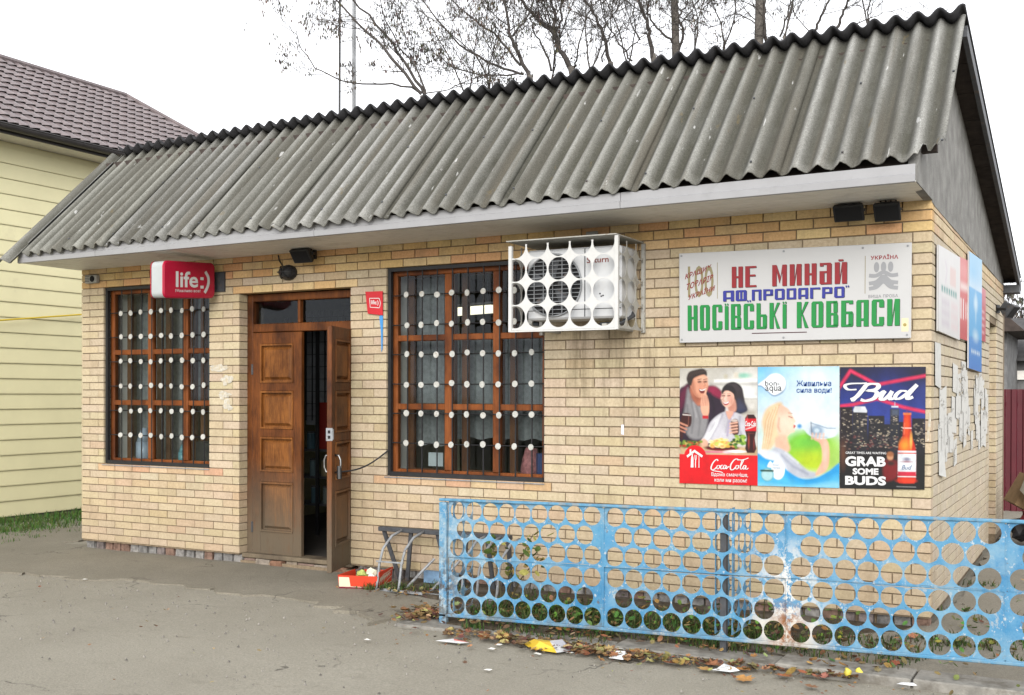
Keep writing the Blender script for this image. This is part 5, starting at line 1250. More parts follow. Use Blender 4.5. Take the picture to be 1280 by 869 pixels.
for nm, y, z, w, h, lb in (('paper_notice', .28, 1.88, .30, .30, 'long narrow paper notice high beside the corner of the side wall'), ('paper_notice', .48, 1.17, .22, .17, 'loose white paper flap hanging lowest on the side wall')):
    m = MB(); tl = pr.uniform(-.02, .02)
    m.prism([(.006, y-w/2, z+h/2), (.008, y-w/2+tl, z-h/2), (.03 if h < .2 else .008, y+w/2+tl, z-h/2-.03), (.006, y+w/2, z+h/2)], (.0015, 0, 0)); tag(m.build(nm, M['paper'], recalc=True), lb, 'notice')
for q, (x, z, w, h, lb) in enumerate(((-6.50, 1.905, .20, .055, 'top torn paper strip on the brick pier left of the doors'), (-6.385, 1.795, .17, .10, 'largest torn paper patch on the brick pier beside the doors'), (-6.43, 1.655, .15, .08, 'lower torn paper patch on the pier beside the doors'), (-6.40, 1.55, .12, .10, 'lowest torn paper patch on the pier beside the doors'), (-.018, 1.42, .03, .2, 'torn white paper edge beside the dark beer poster'))):
    m = MB()
    for k in range(7 if q < 4 else 3):
        cx, cz = x+pr.uniform(-.35, .35)*w, z+pr.uniform(-.38, .38)*h; n = 6; ww, hh = w*pr.uniform(.2, .4), h*pr.uniform(.2, .42)
        m.prism([(cx+ww*math.cos(2*math.pi*i/n)*pr.uniform(.7, 1.2), -.0035-.0004*k, cz+hh*math.sin(2*math.pi*i/n)*pr.uniform(.7, 1.2)) for i in range(n)], (0, -.0004, 0))
    tag(m.build('torn_notice', M['pier_paper'], recalc=True), lb, 'notice', 'torn paper patches on the front wall')
m = MB(); m.prism([(-2.30+.0, -.004, 1.42), (-2.278, -.004, 1.42), (-2.278, -.004, 1.34), (-2.30, -.004, 1.345)], (0, -.002, 0)); tag(m.build('sticker', flat('lilac_white', (.6, .58, .68), .6), recalc=True), 'small pale sticker on the bare bricks between window and posters', 'sticker')
# ------------------------------------------------------------------ perforated sheet (stamping scrap)
def hole_cell(mb, org, U, V, N, cu, cv, pu, pv, r, th, seg=20, clip=None):
    """one cell pu x pv round the hole centred at (cu, cv); clip=(u0,u1,v0,v1) keeps the piece inside the sheet"""
    ring_o, ring_i = [], []
    ang = [2*math.pi*k/seg for k in range(seg)]
    corner = [math.atan2(sv*pv, su*pu) % (2*math.pi) for su, sv in ((1, 1), (-1, 1), (-1, -1), (1, -1))]
    snap = {}
    for c in corner:
        i = min(range(seg), key=lambda k: abs((ang[k]-c+math.pi) % (2*math.pi)-math.pi)); snap[i] = c
    for k, a in enumerate(ang):
        b = snap.get(k, a); s = min((pu/2)/max(abs(math.cos(b)), 1e-9), (pv/2)/max(abs(math.sin(b)), 1e-9))
        ring_o.append((cu+s*math.cos(b), cv+s*math.sin(b))); ring_i.append((cu+r*math.cos(a), cv+r*math.sin(a)))
    if clip:
        cl = lambda p: (min(max(p[0], clip[0]), clip[1]), min(max(p[1], clip[2]), clip[3]))
        keep = [k for k in range(seg) if clip[0]-1e-6 <= ring_i[k][0] <= clip[1]+1e-6 and clip[2]-1e-6 <= ring_i[k][1] <= clip[3]+1e-6]
        ks = set(keep); ring_o = [cl(p) for p in ring_o]; ring_i = [cl(p) for p in ring_i]
    else: ks = set(range(seg))
    W = lambda p, d: org+U*p[0]+V*p[1]+N*d
    vs = [W(p, d) for d in (th/2, -th/2) for p in ring_o]+[W(p, d) for d in (th/2, -th/2) for p in ring_i]
    n = seg; fs = []
    for k in range(n):
        j = (k+1) % n
        if k not in ks and j not in ks: continue
        fs += [(k, j, 2*n+j, 2*n+k), (n+k, 3*n+k, 3*n+j, n+j), (2*n+k, 2*n+j, 3*n+j, 3*n+k)]
    mb.add(vs, fs)
def slab(mb, org, U, V, N, u0, u1, v0, v1, th):
    if u1-u0 < 1e-4 or v1-v0 < 1e-4: return
    mb.obox(org+U*(u0+u1)/2+V*(v0+v1)/2, U*(u1-u0)/2, N*th/2, V*(v1-v0)/2)

# ---- air conditioner in its cage
ac = thing('air_conditioner', (-2.55, -.3, 2.3), 'white air conditioner outdoor unit inside the perforated cage, dark fan grille on left', 'air conditioner')
m = MB(); m.box(-2.93, -2.14, -.40, -.10, 2.235, 2.78); m.build('casing', M['ac_white'], ac, bevel=.015)
m = MB(); m.disc((-2.70, -.402, 2.50), (0, -1, 0), .235, .012, 36); m.build('fan_opening', M['dark'], ac)
m = MB()
for k in range(5):
    a = 2*math.pi*k/5; pts = [(-2.70+rr_*math.cos(a+s_), -.409, 2.50+rr_*math.sin(a+s_)) for rr_, s_ in ((.04, 0), (.2, .05), (.2, .7), (.05, .6))]; m.prism(pts, (0, -.003, 0))
m.build('fan_blade', M['dark_metal'], ac, recalc=True)
m = MB()
for k in range(15):
    z = 2.28+.031*k; hw = math.sqrt(max(0, .236**2-(z-2.50)**2)); m.bar((-2.70-hw, -.418, z), (-2.70+hw, -.418, z), .005, .005)
for x in (-2.86, -2.78, -2.70, -2.62, -2.54):
    hh = math.sqrt(max(0, .236**2-(x+2.70)**2)); m.bar((x, -.421, 2.5-hh), (x, -.421, 2.5+hh), .005, .005, (0, 1, 0))
m.tube([(-2.70+.24*math.cos(2*math.pi*k/32), -.415, 2.50+.24*math.sin(2*math.pi*k/32)) for k in range(33)], .007, 5)
m.build('fan_guard', M['grey_metal'], ac)
m = MB(); m.box(-2.44, -2.433, -.403, -.398, 2.25, 2.77); m.box(-2.93, -2.14, -.403, -.399, 2.305, 2.31); m.build('panel_seam', M['dark_metal'], ac)
aq = facade_quad((-2.42, 2.70), (-2.24, 2.70), (-2.24, 2.655), (-2.42, 2.655), -.4025)
m = MB(); add_text(m, aq, 'Saturn', 0, 1, 0, 1, 0, .015); m.build('lettering', ink('brown_letters', (.16, .03, .02)), ac)
m = MB()
for x, z in ((-2.31, 2.42), (-2.30, 2.40), (-2.285, 2.405)): m.disc((x, -.403, z), (0, -1, 0), .006, .004, 8)
m.build('marking', M['dark'], ac)
cage = thing('air_conditioner_cage', (-2.55, -.55, 2.15), 'white painted perforated sheet cage with round holes enclosing the air conditioner', 'cage')
CB = {'x0': -3.0, 'x1': -2.112, 'y0': -.548, 'z0': 2.150, 'z1': 2.83}
O, U, V, N = Vector((CB['x0'], CB['y0'], CB['z0'])), Vector((1, 0, 0)), Vector((0, 0, 1)), Vector((0, -1, 0))
pw, ph, rr_ = .1852, .1795, .0865
m = MB(); wth, hgt = CB['x1']-CB['x0'], CB['z1']-CB['z0']
for j in range(4):
    for i in range(-1, 4):
        cu, cv = wth-.02-pw*(i*-1+.5) if False else wth-.012-pw*(3-i+.5), .012+ph*(j+.5)
        hole_cell(m, O, U, V, N, cu, cv, pw, ph, rr_, .003, 28, (0, wth, 0, hgt-.02))
slab(m, O, U, V, N, 0, wth, 0, .012, .003); slab(m, O, U, V, N, wth-.012, wth, .012, hgt-.02, .003)
m.build('front_sheet', M['white_paint'], cage)
O2, U2_ = Vector((CB['x1']+.002, CB['y0'], CB['z0'])), Vector((0, 1, 0)); m = MB(); dp = -.01-CB['y0']
for j in range(4):
    for i in range(3): hole_cell(m, O2, U2_, V, Vector((1, 0, 0)), .0+pw*(i+.5), .012+ph*(j+.5), pw, ph, rr_, .003, 28, (0, dp, 0, hgt-.02))
slab(m, O2, U2_, V, Vector((1, 0, 0)), 0, dp, 0, .012, .003)
M['old_white'] = simple('dirty_white_paint', (.30, .295, .27), .6, .15, 15, .3, dirt=((.16, .12, .08), 14, .56, .8))
m.build('side_sheet', M['old_white'], cage)
O3 = Vector((CB['x0']-.002, CB['y0'], CB['z0'])); m = MB()
for j in range(4):
    for i in range(3): hole_cell(m, O3, U2_, V, Vector((-1, 0, 0)), pw*(i+.5), .012+ph*(j+.5), pw, ph, rr_, .003, 20, (0, dp, 0, hgt-.02))
m.build('side_sheet', M['old_white'], cage)
m = MB(); m.box(CB['x0']-.03, CB['x1']+.005, CB['y0']-.02, -.02, CB['z1']+.004, CB['z1']+.012); m.build('lid', M['old_white'], cage)
for x, y in ((CB['x0'], CB['y0']), (CB['x1'], CB['y0']), (CB['x1'], -.02), (CB['x0'], -.02)):
    m = MB(); m.box(x-.014, x+.014, y-.010, y+.016, CB['z0']-.012, CB['z1']-.03 if x < -2.5 else CB['z1']); m.build('corner_post', M['white_paint'] if y < -.1 else M['old_white'], cage)
m = MB(); m.box(CB['x0'], CB['x1'], CB['y0']-.012, CB['y0']+.014, CB['z0']-.014, CB['z0']-.002); m.build('bottom_rail', M['white_paint'], cage)
for x in (-2.85, -2.22):
    m = MB(); m.box(x-.018, x+.018, CB['y0']+.02, -.0, CB['z0']+.0, CB['z0']+.035); m.build('bracket', M['old_white'], cage)
m = MB(); m.tube([(-2.2, -.1, 2.33), (-2.12, -.2, 2.26), (-2.18, -.3, 2.2), (-2.32, -.35, 2.19), (-2.4, -.2, 2.2), (-2.3, -.02, 2.22)], .016, 7); m.tube([(-2.2, -.12, 2.28), (-2.16, -.25, 2.2), (-2.26, -.33, 2.178), (-2.36, -.3, 2.18)], .011, 6); m.build('hose', M['dark_metal'], ac, smooth=True)
m = MB(); m.box(-2.60, -2.50, -.03, -.002, 2.90, 2.955); o = m.build('junction_box', M['old_white'], bevel=.006); tag(o, 'tiny pale junction box on the bricks just above the cage', 'box')

# ---- lamps and boxes on the wall
def floodlight(name, p, nrm, w, h, d, label, mat='dark_metal'):
    p, n = Vector(p), Vector(nrm).normalized(); side = n.cross(Vector((0, 0, 1))).normalized(); up = Vector((0, 0, 1))
    t = thing(name, p, label, 'floodlight', 'floodlights on the shop walls')
    tip = (n*.8-up*.6).normalized(); u2 = side.cross(tip).normalized(); c = p+n*.13-up*.01
    m = MB(); a = [c+side*sx*w/2*f_+u2*sz*h/2*f_+tip*dd for dd, f_ in ((-d/2, .62), (d*.15, 1), (d/2, 1.04)) for sx, sz in ((-1, -1), (1, -1), (1, 1), (-1, 1))]
    m.add(a, [(0, 3, 2, 1)]+[(4*r+k, 4*r+(k+1) % 4, 4*r+4+(k+1) % 4, 4*r+4+k) for r in (0, 1) for k in range(4)]+[(8, 9, 10, 11)]); m.build('housing', M[mat], t, recalc=True, bevel=.004)
    m = MB(); m.add([c+side*sx*w*.45+u2*sz*h*.42+tip*(d/2+.002) for sx, sz in ((-1, -1), (1, -1), (1, 1), (-1, 1))], [(0, 1, 2, 3)]); m.build('lens', M['dark'], t)
    m = MB()
    for k in range(4): m.obox(c-tip*d*.42+side*(k-1.5)*w*.2, side*.004, u2*h*.36, tip*.02)
    m.build('cooling_fin', M[mat], t)
    m = MB(); m.obox(p+n*.012, side*w*.25, n*.012, up*.045)
    for s_ in (-1, 1): m.bar(p+side*s_*w*.24+n*.02, c+side*s_*w*.5, .012, .02)
    m.build('bracket', M['black_metal'], t)
    return t
floodlight('floodlight', (-.528, -.002, 2.958), (0, -1, 0), .20, .12, .09, 'blackened floodlight under the soffit, left of the corner pair', 'black_metal')
floodlight('floodlight', (-.270, -.002, 2.945), (0, -1, 0), .17, .13, .09, 'blackened floodlight under the soffit, nearest the corner', 'black_metal')
floodlight('floodlight', (-5.327, -.05, 2.93), (0, -1, 0), .20, .13, .10, 'dark floodlight high under the soffit above the open door leaf', 'black_metal')
floodlight('floodlight', (.0, 5.08, 2.60), (1, -.25, 0), .20, .15, .12, 'grey green floodlight on the side wall over the recessed door', 'dark_metal')
t = thing('bulkhead_lamp', (-5.635, -.0, 2.783), 'round black bulkhead lamp on the bricks above the doors', 'lamp')
m = MB(); c0 = Vector((-5.635, 0, 2.783))
prof = [(.085, -.0), (.088, -.03), (.075, -.055)]
vs = [c0+Vector((r_*1.1*math.cos(2*math.pi*k/18), y, r_*.82*math.sin(2*math.pi*k/18))) for r_, y in prof for k in range(18)]
m.add(vs, [(18*r_+k, 18*r_+(k+1) % 18, 18*r_+18+(k+1) % 18, 18*r_+18+k) for r_ in (0, 1) for k in range(18)]+[tuple(range(36, 54))]); m.build('body', M['black_metal'], t, recalc=True)
m = MB(); vs = [c0+Vector((.072*1.1*math.cos(p_)*math.cos(2*math.pi*k/16), -.055-.05*math.sin(p_), .072*.82*math.cos(p_)*math.sin(2*math.pi*k/16))) for p_ in (0, .5, 1.0, 1.4) for k in range(16)]
m.add(vs, [(16*r_+k, 16*r_+(k+1) % 16, 16*r_+16+(k+1) % 16, 16*r_+16+k) for r_ in range(3) for k in range(16)]+[tuple(range(48, 64))]); m.build('globe', flat('smoked_glass', (.03, .03, .032), .15), t, recalc=True, smooth=True)
m = MB()
for an in (0, 1.05, 2.1): m.tube([c0+Vector((.085*math.cos(an)*math.cos(q_), -.058-.055*math.sin(q_), .066*math.sin(an)*math.cos(q_))) for q_ in [math.pi*k/8 for k in range(9)]], .0055, 5)
m.build('guard', M['black_metal'], t)
m = MB(); m.tube([c0+Vector((-.05, -.006, .03)), c0+Vector((-.12, -.006, .12)), c0+Vector((-.13, -.006, .17))], .006, 5); m.build('cable', M['black_metal'], t)
t = thing('alarm_siren', (-8.235, 0, 2.85), 'small white slotted alarm box high by the left corner of the front', 'alarm')
m = MB(); m.box(-8.32, -8.145, -.05, 0, 2.80, 2.885); m.build('case', M['old_white'], t, bevel=.008)
m = MB(); m.disc((-8.205, -.052, 2.843), (0, -1, 0), .032, .006, 14); m.build('grille', M['dark'], t)
m = MB()
for k in range(4): m.box(-8.31, -8.25, -.053, -.05, 2.815+.017*k, 2.821+.017*k)
m.build('slot', M['dark_metal'], t)
# recessed steel door of the side wall
t = thing('side_door', (-.245, 4.73, 0.05), 'dark door set back in the recess of the side wall', 'door')
m = MB(); m.box(-.248, -.205, 4.32, 5.155, .06, 2.41); m.build('leaf', M['dark_wood'], t)
m = MB(); m.tube([(-.19, 4.45, 1.0), (-.15, 4.45, 1.0), (-.15, 4.55, 1.0)], .01, 6); m.build('handle', M['grey_metal'], t)

# ------------------------------------------------------------------ blue lattice fence
def fence_mat():
    m, n, p = new_mat('peeling_blue_paint'); g = G(n)
    c = g.mix(g.rng(g.noise(2.2, 4, .6), .35, .68), (.020, .135, .275), (.055, .20, .33))
    c = g.mix(g.rng(g.noise(14, 4, .7), .35, .75, 0, .6), c, (.13, .27, .37))
    c = g.mix(g.rng(g.noise(26, 5, .75), .595, .625, 0, .85), c, (.36, .38, .38))
    c = g.mix(g.rng(g.noise(19, 5, .75, g.mapped((1, 1, 1), (3, 5, 9))), .63, .66, 0, .8), c, (.09, .05, .03))
    fade = g.rng(g.noise(4.5, 6, .7, g.mapped((1, 1, 1), (2, 7, 4))), .50, .66, 0, .6)
    c = g.mix(fade, c, (.17, .27, .33))
    c = g.mix(g.math('MULTIPLY', g.rng(g.noise(7, 6, .8, g.mapped((1, 1, .7), (8, 1, 4))), .58, .61, 0, .8), g.rng(g.xyz(2), .95, .2, .35, 1)), c, (.30, .31, .30))
    c = g.mix(g.rng(g.noise(10, 6, .8, g.mapped((1, 1, .5), (1, 9, 4))), .64, .67, 0, .75), c, (.10, .075, .055))
    # bare primer, rust and grime round the welded seam and the left end
    dx = g.math('ABSOLUTE', g.math('ADD', g.xyz(0), .655))
    near = g.math('MULTIPLY', g.rng(dx, .30, .02), g.rng(g.noise(17, 5, .7), .47, .53))
    c = g.mix(g.math('MULTIPLY', near, g.rng(g.xyz(2), .80, .62)), c, (.46, .46, .44))
    low = g.math('MULTIPLY', g.math('MULTIPLY', g.rng(dx, .30, .10), g.rng(g.xyz(2), .34, .26)), g.rng(g.noise(8, 4, .7), .30, .42))
    c = g.mix(low, c, (.43, .40, .35))
    rust = g.math('MULTIPLY', g.math('MULTIPLY', g.rng(dx, .15, .03), g.rng(g.xyz(2), .42, .28)), g.rng(g.noise(20, 5, .8), .42, .56))
    c = g.mix(rust, c, (.19, .075, .025))
    lft = g.math('MULTIPLY', g.rng(g.xyz(0), -2.75, -3.12), g.rng(g.noise(12, 5, .75), .42, .60, 0, .85))
    c = g.mix(lft, c, (.30, .36, .38))
    lf2 = g.math('MULTIPLY', g.math('MULTIPLY', g.rng(g.xyz(0), -2.95, -3.1), g.rng(g.xyz(2), .6, .3)), g.rng(g.noise(16, 5, .8), .47, .55, 0, .9))
    c = g.mix(lf2, c, (.055, .04, .03))
    thin = g.math('MULTIPLY', g.rng(g.xyz(2), .17, .10), g.rng(g.noise(9, 5, .7), .40, .6, 0, .8))
    c = g.mix(thin, c, (.10, .11, .11))
    g.link(c, p.inputs['Base Color']); p.inputs['Roughness'].default_value = .5; p.inputs['Specular IOR Level'].default_value = .4
    g.bump(g.noise(60, 4, .7), .3, .004, p); return m
M['fence'] = fence_mat()
M['fence_top'] = simple('weathered_blue_rail', (.075, .20, .31), .65, .3, 20, .3, dirt=((.20, .21, .20), 16, .50, .85))
FYY = -1.30
def fz0(x): return .058+(x+3.15)*.0241
def fz1(x): return .905+(x+3.15)*.0150
fence = thing('lattice_fence', (-1.2, FYY, .05), 'low sky blue fence of perforated sheet with round holes, paint peeling', 'fence')
PU, PR = .1345, .0630
JT = .455
def fence_sheet(xa, xb, lower, skipA=(), skipB=()):
    """one strip of three rows of holes, A-B-A"""
    xm = (xa+xb)/2; zb, zt = fz0(xm)+.016, fz1(xm)-.012; mid = zb+(zt-zb)*.50
    v0, v1 = (zb, mid-.003) if lower else (mid+.003, zt)
    tl = math.atan((fz1(xb)-fz1(xa)+fz0(xb)-fz0(xa))/2/(xb-xa))
    U_ = Vector((math.cos(tl), RND.uniform(-.004, .004), math.sin(tl))); V_ = Vector((0, RND.uniform(-.006, .006), 1)); N_ = Vector((0, -1, 0))
    org = Vector((xa, FYY+RND.uniform(-.003, .003), -(xm-xa)*math.tan(tl))); W = xb-xa; mb = MB()
    rh = (v1-v0-.008)/3; r = min(PR, rh/2-.0022)
    for j in range(3):
        c0, c1 = v0+.004+j*rh, v0+.004+(j+1)*rh; A = j != 1
        n = 9 if A else 8; st = (W-n*PU)/2
        pu = PU
        if st < .012: pu = (W-.024)/n; st = .012
        slab(mb, org, U_, V_, N_, 0, st, c0, c1, .003); slab(mb, org, U_, V_, N_, W-st, W, c0, c1, .003)
        for i in range(n):
            if i in (skipA if A else skipB): slab(mb, org, U_, V_, N_, st+i*pu, st+(i+1)*pu, c0, c1, .003); continue
            hole_cell(mb, org, U_, V_, N_, st+(i+.5)*pu, (c0+c1)/2+RND.uniform(-.001, .001), pu, c1-c0, r, .003, 24)
    slab(mb, org, U_, V_, N_, 0, W, v0-.002, v0+.004, .003); slab(mb, org, U_, V_, N_, 0, W, v1-.004, v1+.002, .003)
    a_, b_ = RND.uniform(0, 6), RND.uniform(0, 6)
    mb.v = [(x, y+.009*math.sin(4.1*x+a_)*math.sin(6*z+b_)+.004*math.sin(11*x+b_), z+.0025*math.sin(7*x+a_)) for x, y, z in mb.v]
    mb.build('perforated_sheet', M['fence'], fence)
FX = [-3.10, -1.885, -.658, .568, 1.80]
for a, b in zip(FX[:-1], FX[1:]):
    for low in (True, False): fence_sheet(a+.004, b-.004, low)
def rail(name, zf, h, d, y, mat):
    m = MB(); a, b = -3.165, 1.82
    m.add([(a, y-d/2, zf(a)), (b, y-d/2, zf(b)), (b, y+d/2, zf(b)), (a, y+d/2, zf(a)), (a, y-d/2, zf(a)+h), (b, y-d/2, zf(b)+h), (b, y+d/2, zf(b)+h), (a, y+d/2, zf(a)+h)], [(0, 3, 2, 1), (4, 5, 6, 7), (0, 1, 5, 4), (1, 2, 6, 5), (2, 3, 7, 6), (3, 0, 4, 7)])
    m.build(name, mat, fence, bevel=.004)
rail('top_rail', lambda x: fz1(x)-.016, .018, .045, FYY, M['fence_top'])
rail('bottom_rail', fz0, .020, .04, FYY, M['fence'])
rail('middle_rail', lambda x: fz0(x)+.016+(fz1(x)-fz0(x)-.028)*.5-.003, .006, .012, FYY+.008, M['fence'])
m = MB(); m.box(-3.165, -3.105, FYY-.02, FYY+.02, -.05, fz1(-3.1)-.025); m.build('post', M['fence'], fence, bevel=.004)
for x in (-1.885, -.658, .568, 1.80):
    m = MB(); m.box(x-.006, x+.006, FYY-.008, FYY+.012, fz0(x)+.026, fz1(x)-.025); m.build('seam_strip', M['fence'], fence)
    m = MB(); m.box(x-.014, x+.014, FYY+.012, FYY+.04, fz0(x)+.005, fz1(x)-.03); m.build('post', M['fence'], fence)
for x in (-1.07, 1.75):
    m = MB(); m.box(x-.02, x+.02, FYY+.02, FYY+.06, -.05, fz1(x)-.04); m.build('post', M['dark_metal'], fence)
for x in (-1.125, -1.015, -3.075):                                 # short wings standing square to the fence
    mb = MB(); org, U_, V_, N_ = Vector((x, FYY+.03, 0)), Vector((0, 1, 0)), Vector((0, 0, 1)), Vector((1, 0, 0)); z0, z1 = fz0(x)+.03, fz1(x)-.03
    nr = 6; rh = (z1-z0)/nr
    for j in range(nr):
        for i in range(3 if x > -3 else 2): hole_cell(mb, org, U_, V_, N_, .012+(i+.5)*PU-(0 if j % 2 else .0), z0+(j+.5)*rh, PU, rh, min(PR, rh/2-.0022), .003, 20)
    slab(mb, org, U_, V_, N_, 0, .012, z0, z1, .003)
    mb.build('wing_sheet', M['fence'], fence)

# ------------------------------------------------------------------ bicycle rack against the wall
rack = thing('bicycle_rack', (-3.85, -.25, .03), 'low dark metal bicycle rack with thin grey hoops against the brick wall', 'bicycle rack')
m = MB(); m.box(-4.49, -3.2, -.20, -.13, .470, .508); m.build('top_bar', M['dark_metal'], rack, bevel=.004)
for a, b in ((-4.45, -4.30), (-4.17, -4.24), (-3.90, -3.80), (-3.62, -3.68), (-3.42, -3.38), (-3.22, -3.22)):
    m = MB(); m.bar((a, -.165, .47), (b, -.12, .02), .035, .018, (0, 1, 0)); m.build('leg', M['dark_metal'], rack)
for i, x in enumerate((-4.24, -4.02, -3.42, -3.28, -3.10)):
    m = MB(); pts = [(x, -.2, .49), (x-.02, -.32, .455), (x-.035, -.43, .36), (x-.04, -.475, .24), (x-.04, -.50, .10), (x-.045, -.52, .01)]; m.tube(pts, .0115, 6); m.build('hoop', M['grey_metal'], rack, smooth=True)
for x in (-3.97, -3.72):
    m = MB(); m.tube([(x+.02, -.14, .26), (x-.05, -.22, .16), (x-.10, -.36, .05), (x-.11, -.42, .02)], .0115, 6); m.build('hoop', M['grey_metal'], rack)
m = MB(); m.bar((-4.30, -.49, .26), (-4.04, -.47, .26), .012, .012); m.bar((-4.28, -.50, .03), (-3.1, -.50, .03), .02, .02); m.build('tie_bar', M['grey_metal'], rack)
m = MB(); m.obox((-3.9, -.11, .10), (.16, 0, 0), (0, .025, .0), (0, 0, .05)); tag(m.build('sheet_metal_scrap', simple('blue_grey_sheet', (.12, .2, .3), .6, .3, 12)), 'blue grey scrap of sheet metal lying behind the bicycle rack', 'scrap')

# ---- red cardboard box with rubbish
M['red_card'] = simple('orange_red_card', (.52, .045, .018), .55, .08, 10, .3, dirt=((.3, .06, .03), 12, .6, .5))
bxq = [(-4.60, -.60), (-4.28, -.50), (-4.35, -.20), (-4.66, -.28)]
t = thing('cardboard_box', (-4.6, -.4, .03), 'open orange red cardboard box with rubbish in it between door and rack', 'box')
gz = .022
for i in range(4):
    a, b = Vector((*bxq[i], gz)), Vector((*bxq[(i+1) % 4], gz)); nrm = Vector((b.y-a.y, -(b.x-a.x), 0)).normalized(); h = .115 if i != 1 else .15
    m = MB(); lean = nrm*.015; m.prism([a, b, b+Vector((0, 0, h))+lean, a+Vector((0, 0, h))+lean], -nrm*.005); m.build('side', M['red_card'], t, recalc=True)
    if i in (0, 1):
        q = Quad(a+Vector((0, 0, h))+lean, b+Vector((0, 0, h))+lean, b, a)
        m = MB(); m.poly([q.at(*p, .002) for p in ((0, .84), (1, .84), (1, 1), (0, 1))]); m.build('printed_band', flat('maroon_band', (.13, .006, .02)), t)
        m = MB(); m.poly([q.at(*p, .0025) for p in ((0, .80), (1, .82), (1, .85), (0, .84))])
        if i == 0: m.poly([q.at(*p, .0025) for p in ((.0, .12), (.27, .12), (.30, .80), (.0, .80))])
        else:
            for k in range(7): stroke(m, q, [(.08+.11*k, .75-.05*k), (.10+.11*k, .35-.02*k), (.15+.11*k, .55-.04*k), (.17+.11*k, .3)], .03, .0025, asp=2.4)
            stroke(m, q, [(.02, .85), (.1, .5), (.3, .25), (.55, .2), (.9, .1)], .02, .0025, asp=2.4); stroke(m, q, [(.1, .95), (.4, .85), (.7, .62), (.95, .5)], .02, .0025, asp=2.4)
        m.build('printed_mark', flat('cream_print', (.55, .48, .36)), t)
m = MB(); m.poly([(*p, gz+.006) for p in bxq]); m.build('bottom', M['red_card'], t)
def crumple(c, s, col, seed, mat=None):
    r = random.Random(seed); bm = bmesh.new(); bmesh.ops.create_icosphere(bm, subdivisions=2, radius=1)
    for v in bm.verts:
        f_ = r.uniform(.55, 1.15); v.co = Vector((v.co.x*s[0]*f_, v.co.y*s[1]*f_, v.co.z*s[2]*f_))+Vector(c)
    mb = MB(); bm.verts.index_update(); mb.v = [tuple(v.co) for v in bm.verts]; mb.f = [tuple(q.index for q in f_.verts) for f_ in bm.faces]; mb.m = [0]*len(mb.f); bm.free(); return mb
for i, (p, s, col, nm, lb) in enumerate((((-4.62, -.42, .125), (.06, .05, .04), (.30, .34, .10), 'crumpled_wrapper', 'green crumpled wrapper in the left of the red box'), ((-4.53, -.40, .135), (.05, .04, .05), (.6, .58, .45), 'crumpled_paper', 'cream crumpled paper in the middle of the red box'),
     ((-4.50, -.46, .12), (.035, .03, .025), (.75, .74, .72), 'crumpled_paper', 'small white crumpled paper at the front of the red box'), ((-4.70, -.33, .125), (.05, .05, .05), (.07, .06, .055), 'crumpled_bag', 'dark crumpled bag at the back of the red box'), ((-4.55, -.28, .10), (.07, .05, .05), (.10, .09, .06), 'crumpled_bag', 'brownish crumpled bag at the right back of the box'))):
    tag(crumple((p[0]+.12, p[1], p[2]), s, col, 50+i).build(nm, simple(nm, col, .6, .3, 40), None), lb, 'rubbish')
# ------------------------------------------------------------------ neighbouring house
house = thing('house', (-13, 2.5, 0), 'neighbouring house with pale yellow siding and brown metal tile roof', 'house')
HX = -11.45
M['siding'] = simple('pale_yellow_siding', (.60, .56, .345), .5, .035, 3, .35, dirt=((.42, .38, .24), 2.5, .62, .35))
M['gutter'] = simple('dark_brown_gutter', (.03, .027, .027), .5, .2, 10, .4)
M['tile'] = simple('brown_metal_tile', (.128, .104, .105), .45, .15, 14, .4, dirt=((.2, .16, .155), 8, .5, .5))
m = MB(); m.box(HX-3.1, HX-.012, -4.6, 6.75, .06, 4.9); m.build('wall', M['siding'], house)
m = MB(); m.box(HX-3.12, HX-.004, -4.62, 6.77, -.1, .058); m.build('foundation', simple('sooty_foundation', (.06, .055, .05), .95, .3, 10), house)
me = None; z = .055; PH = .1985; k = 0
while z+PH < 4.95:
    if me is None:
        m = MB(); pts = [(-.012, 0), (.014, .002), (.016, .018), (.006, .108), (.013, .114), (.014, .124), (.002, PH-.002), (-.012, PH-.002)]
        pts = [(-.012, 0), (.016, .003), (.018, .016), (.003, PH-.003), (-.012, PH-.003)]
        n = len(pts); m.add([(p[0], -4.6, p[1]) for p in pts]+[(p[0], 6.75, p[1]) for p in pts], [tuple(range(n-1, -1, -1)), tuple(range(n, 2*n))]+[(i, (i+1) % n, n+(i+1) % n, n+i) for i in range(n)])
        o = m.build('siding_plank', M['siding'], house, recalc=True); me = o.data
    else:
        o = bpy.data.objects.new('siding_plank', me); COL.objects.link(o); o.parent = house
    o.location = Vector((HX, 0, z))-WORLDP[house.name]; z += PH; k += 1
m = MB(); m.box(HX-.05, HX+.42, -4.9, 7.1, 4.905, 4.93); m.build('soffit', M['white_pvc'], house)
m = MB(); m.box(HX+.40, HX+.43, -4.9, 7.1, 4.89, 4.985); m.build('fascia', M['gutter'], house)
m = MB(); seg = 10; pts = [(HX+.50+.065*math.cos(math.pi+math.pi*i/seg), 4.98+.065*math.sin(math.pi+math.pi*i/seg)) for i in range(seg+1)]
m.add([(x, y, z) for y in (-4.9, 7.1) for x, z in pts], [(i, i+1, seg+2+i, seg+1+i) for i in range(seg)]); m.tube([(HX+.435, -4.9, 4.983), (HX+.435, 7.1, 4.983)], .01, 5); m.tube([(HX+.565, -4.9, 4.983), (HX+.565, 7.1, 4.983)], .01, 5)
m.build('gutter', M['gutter'], house)
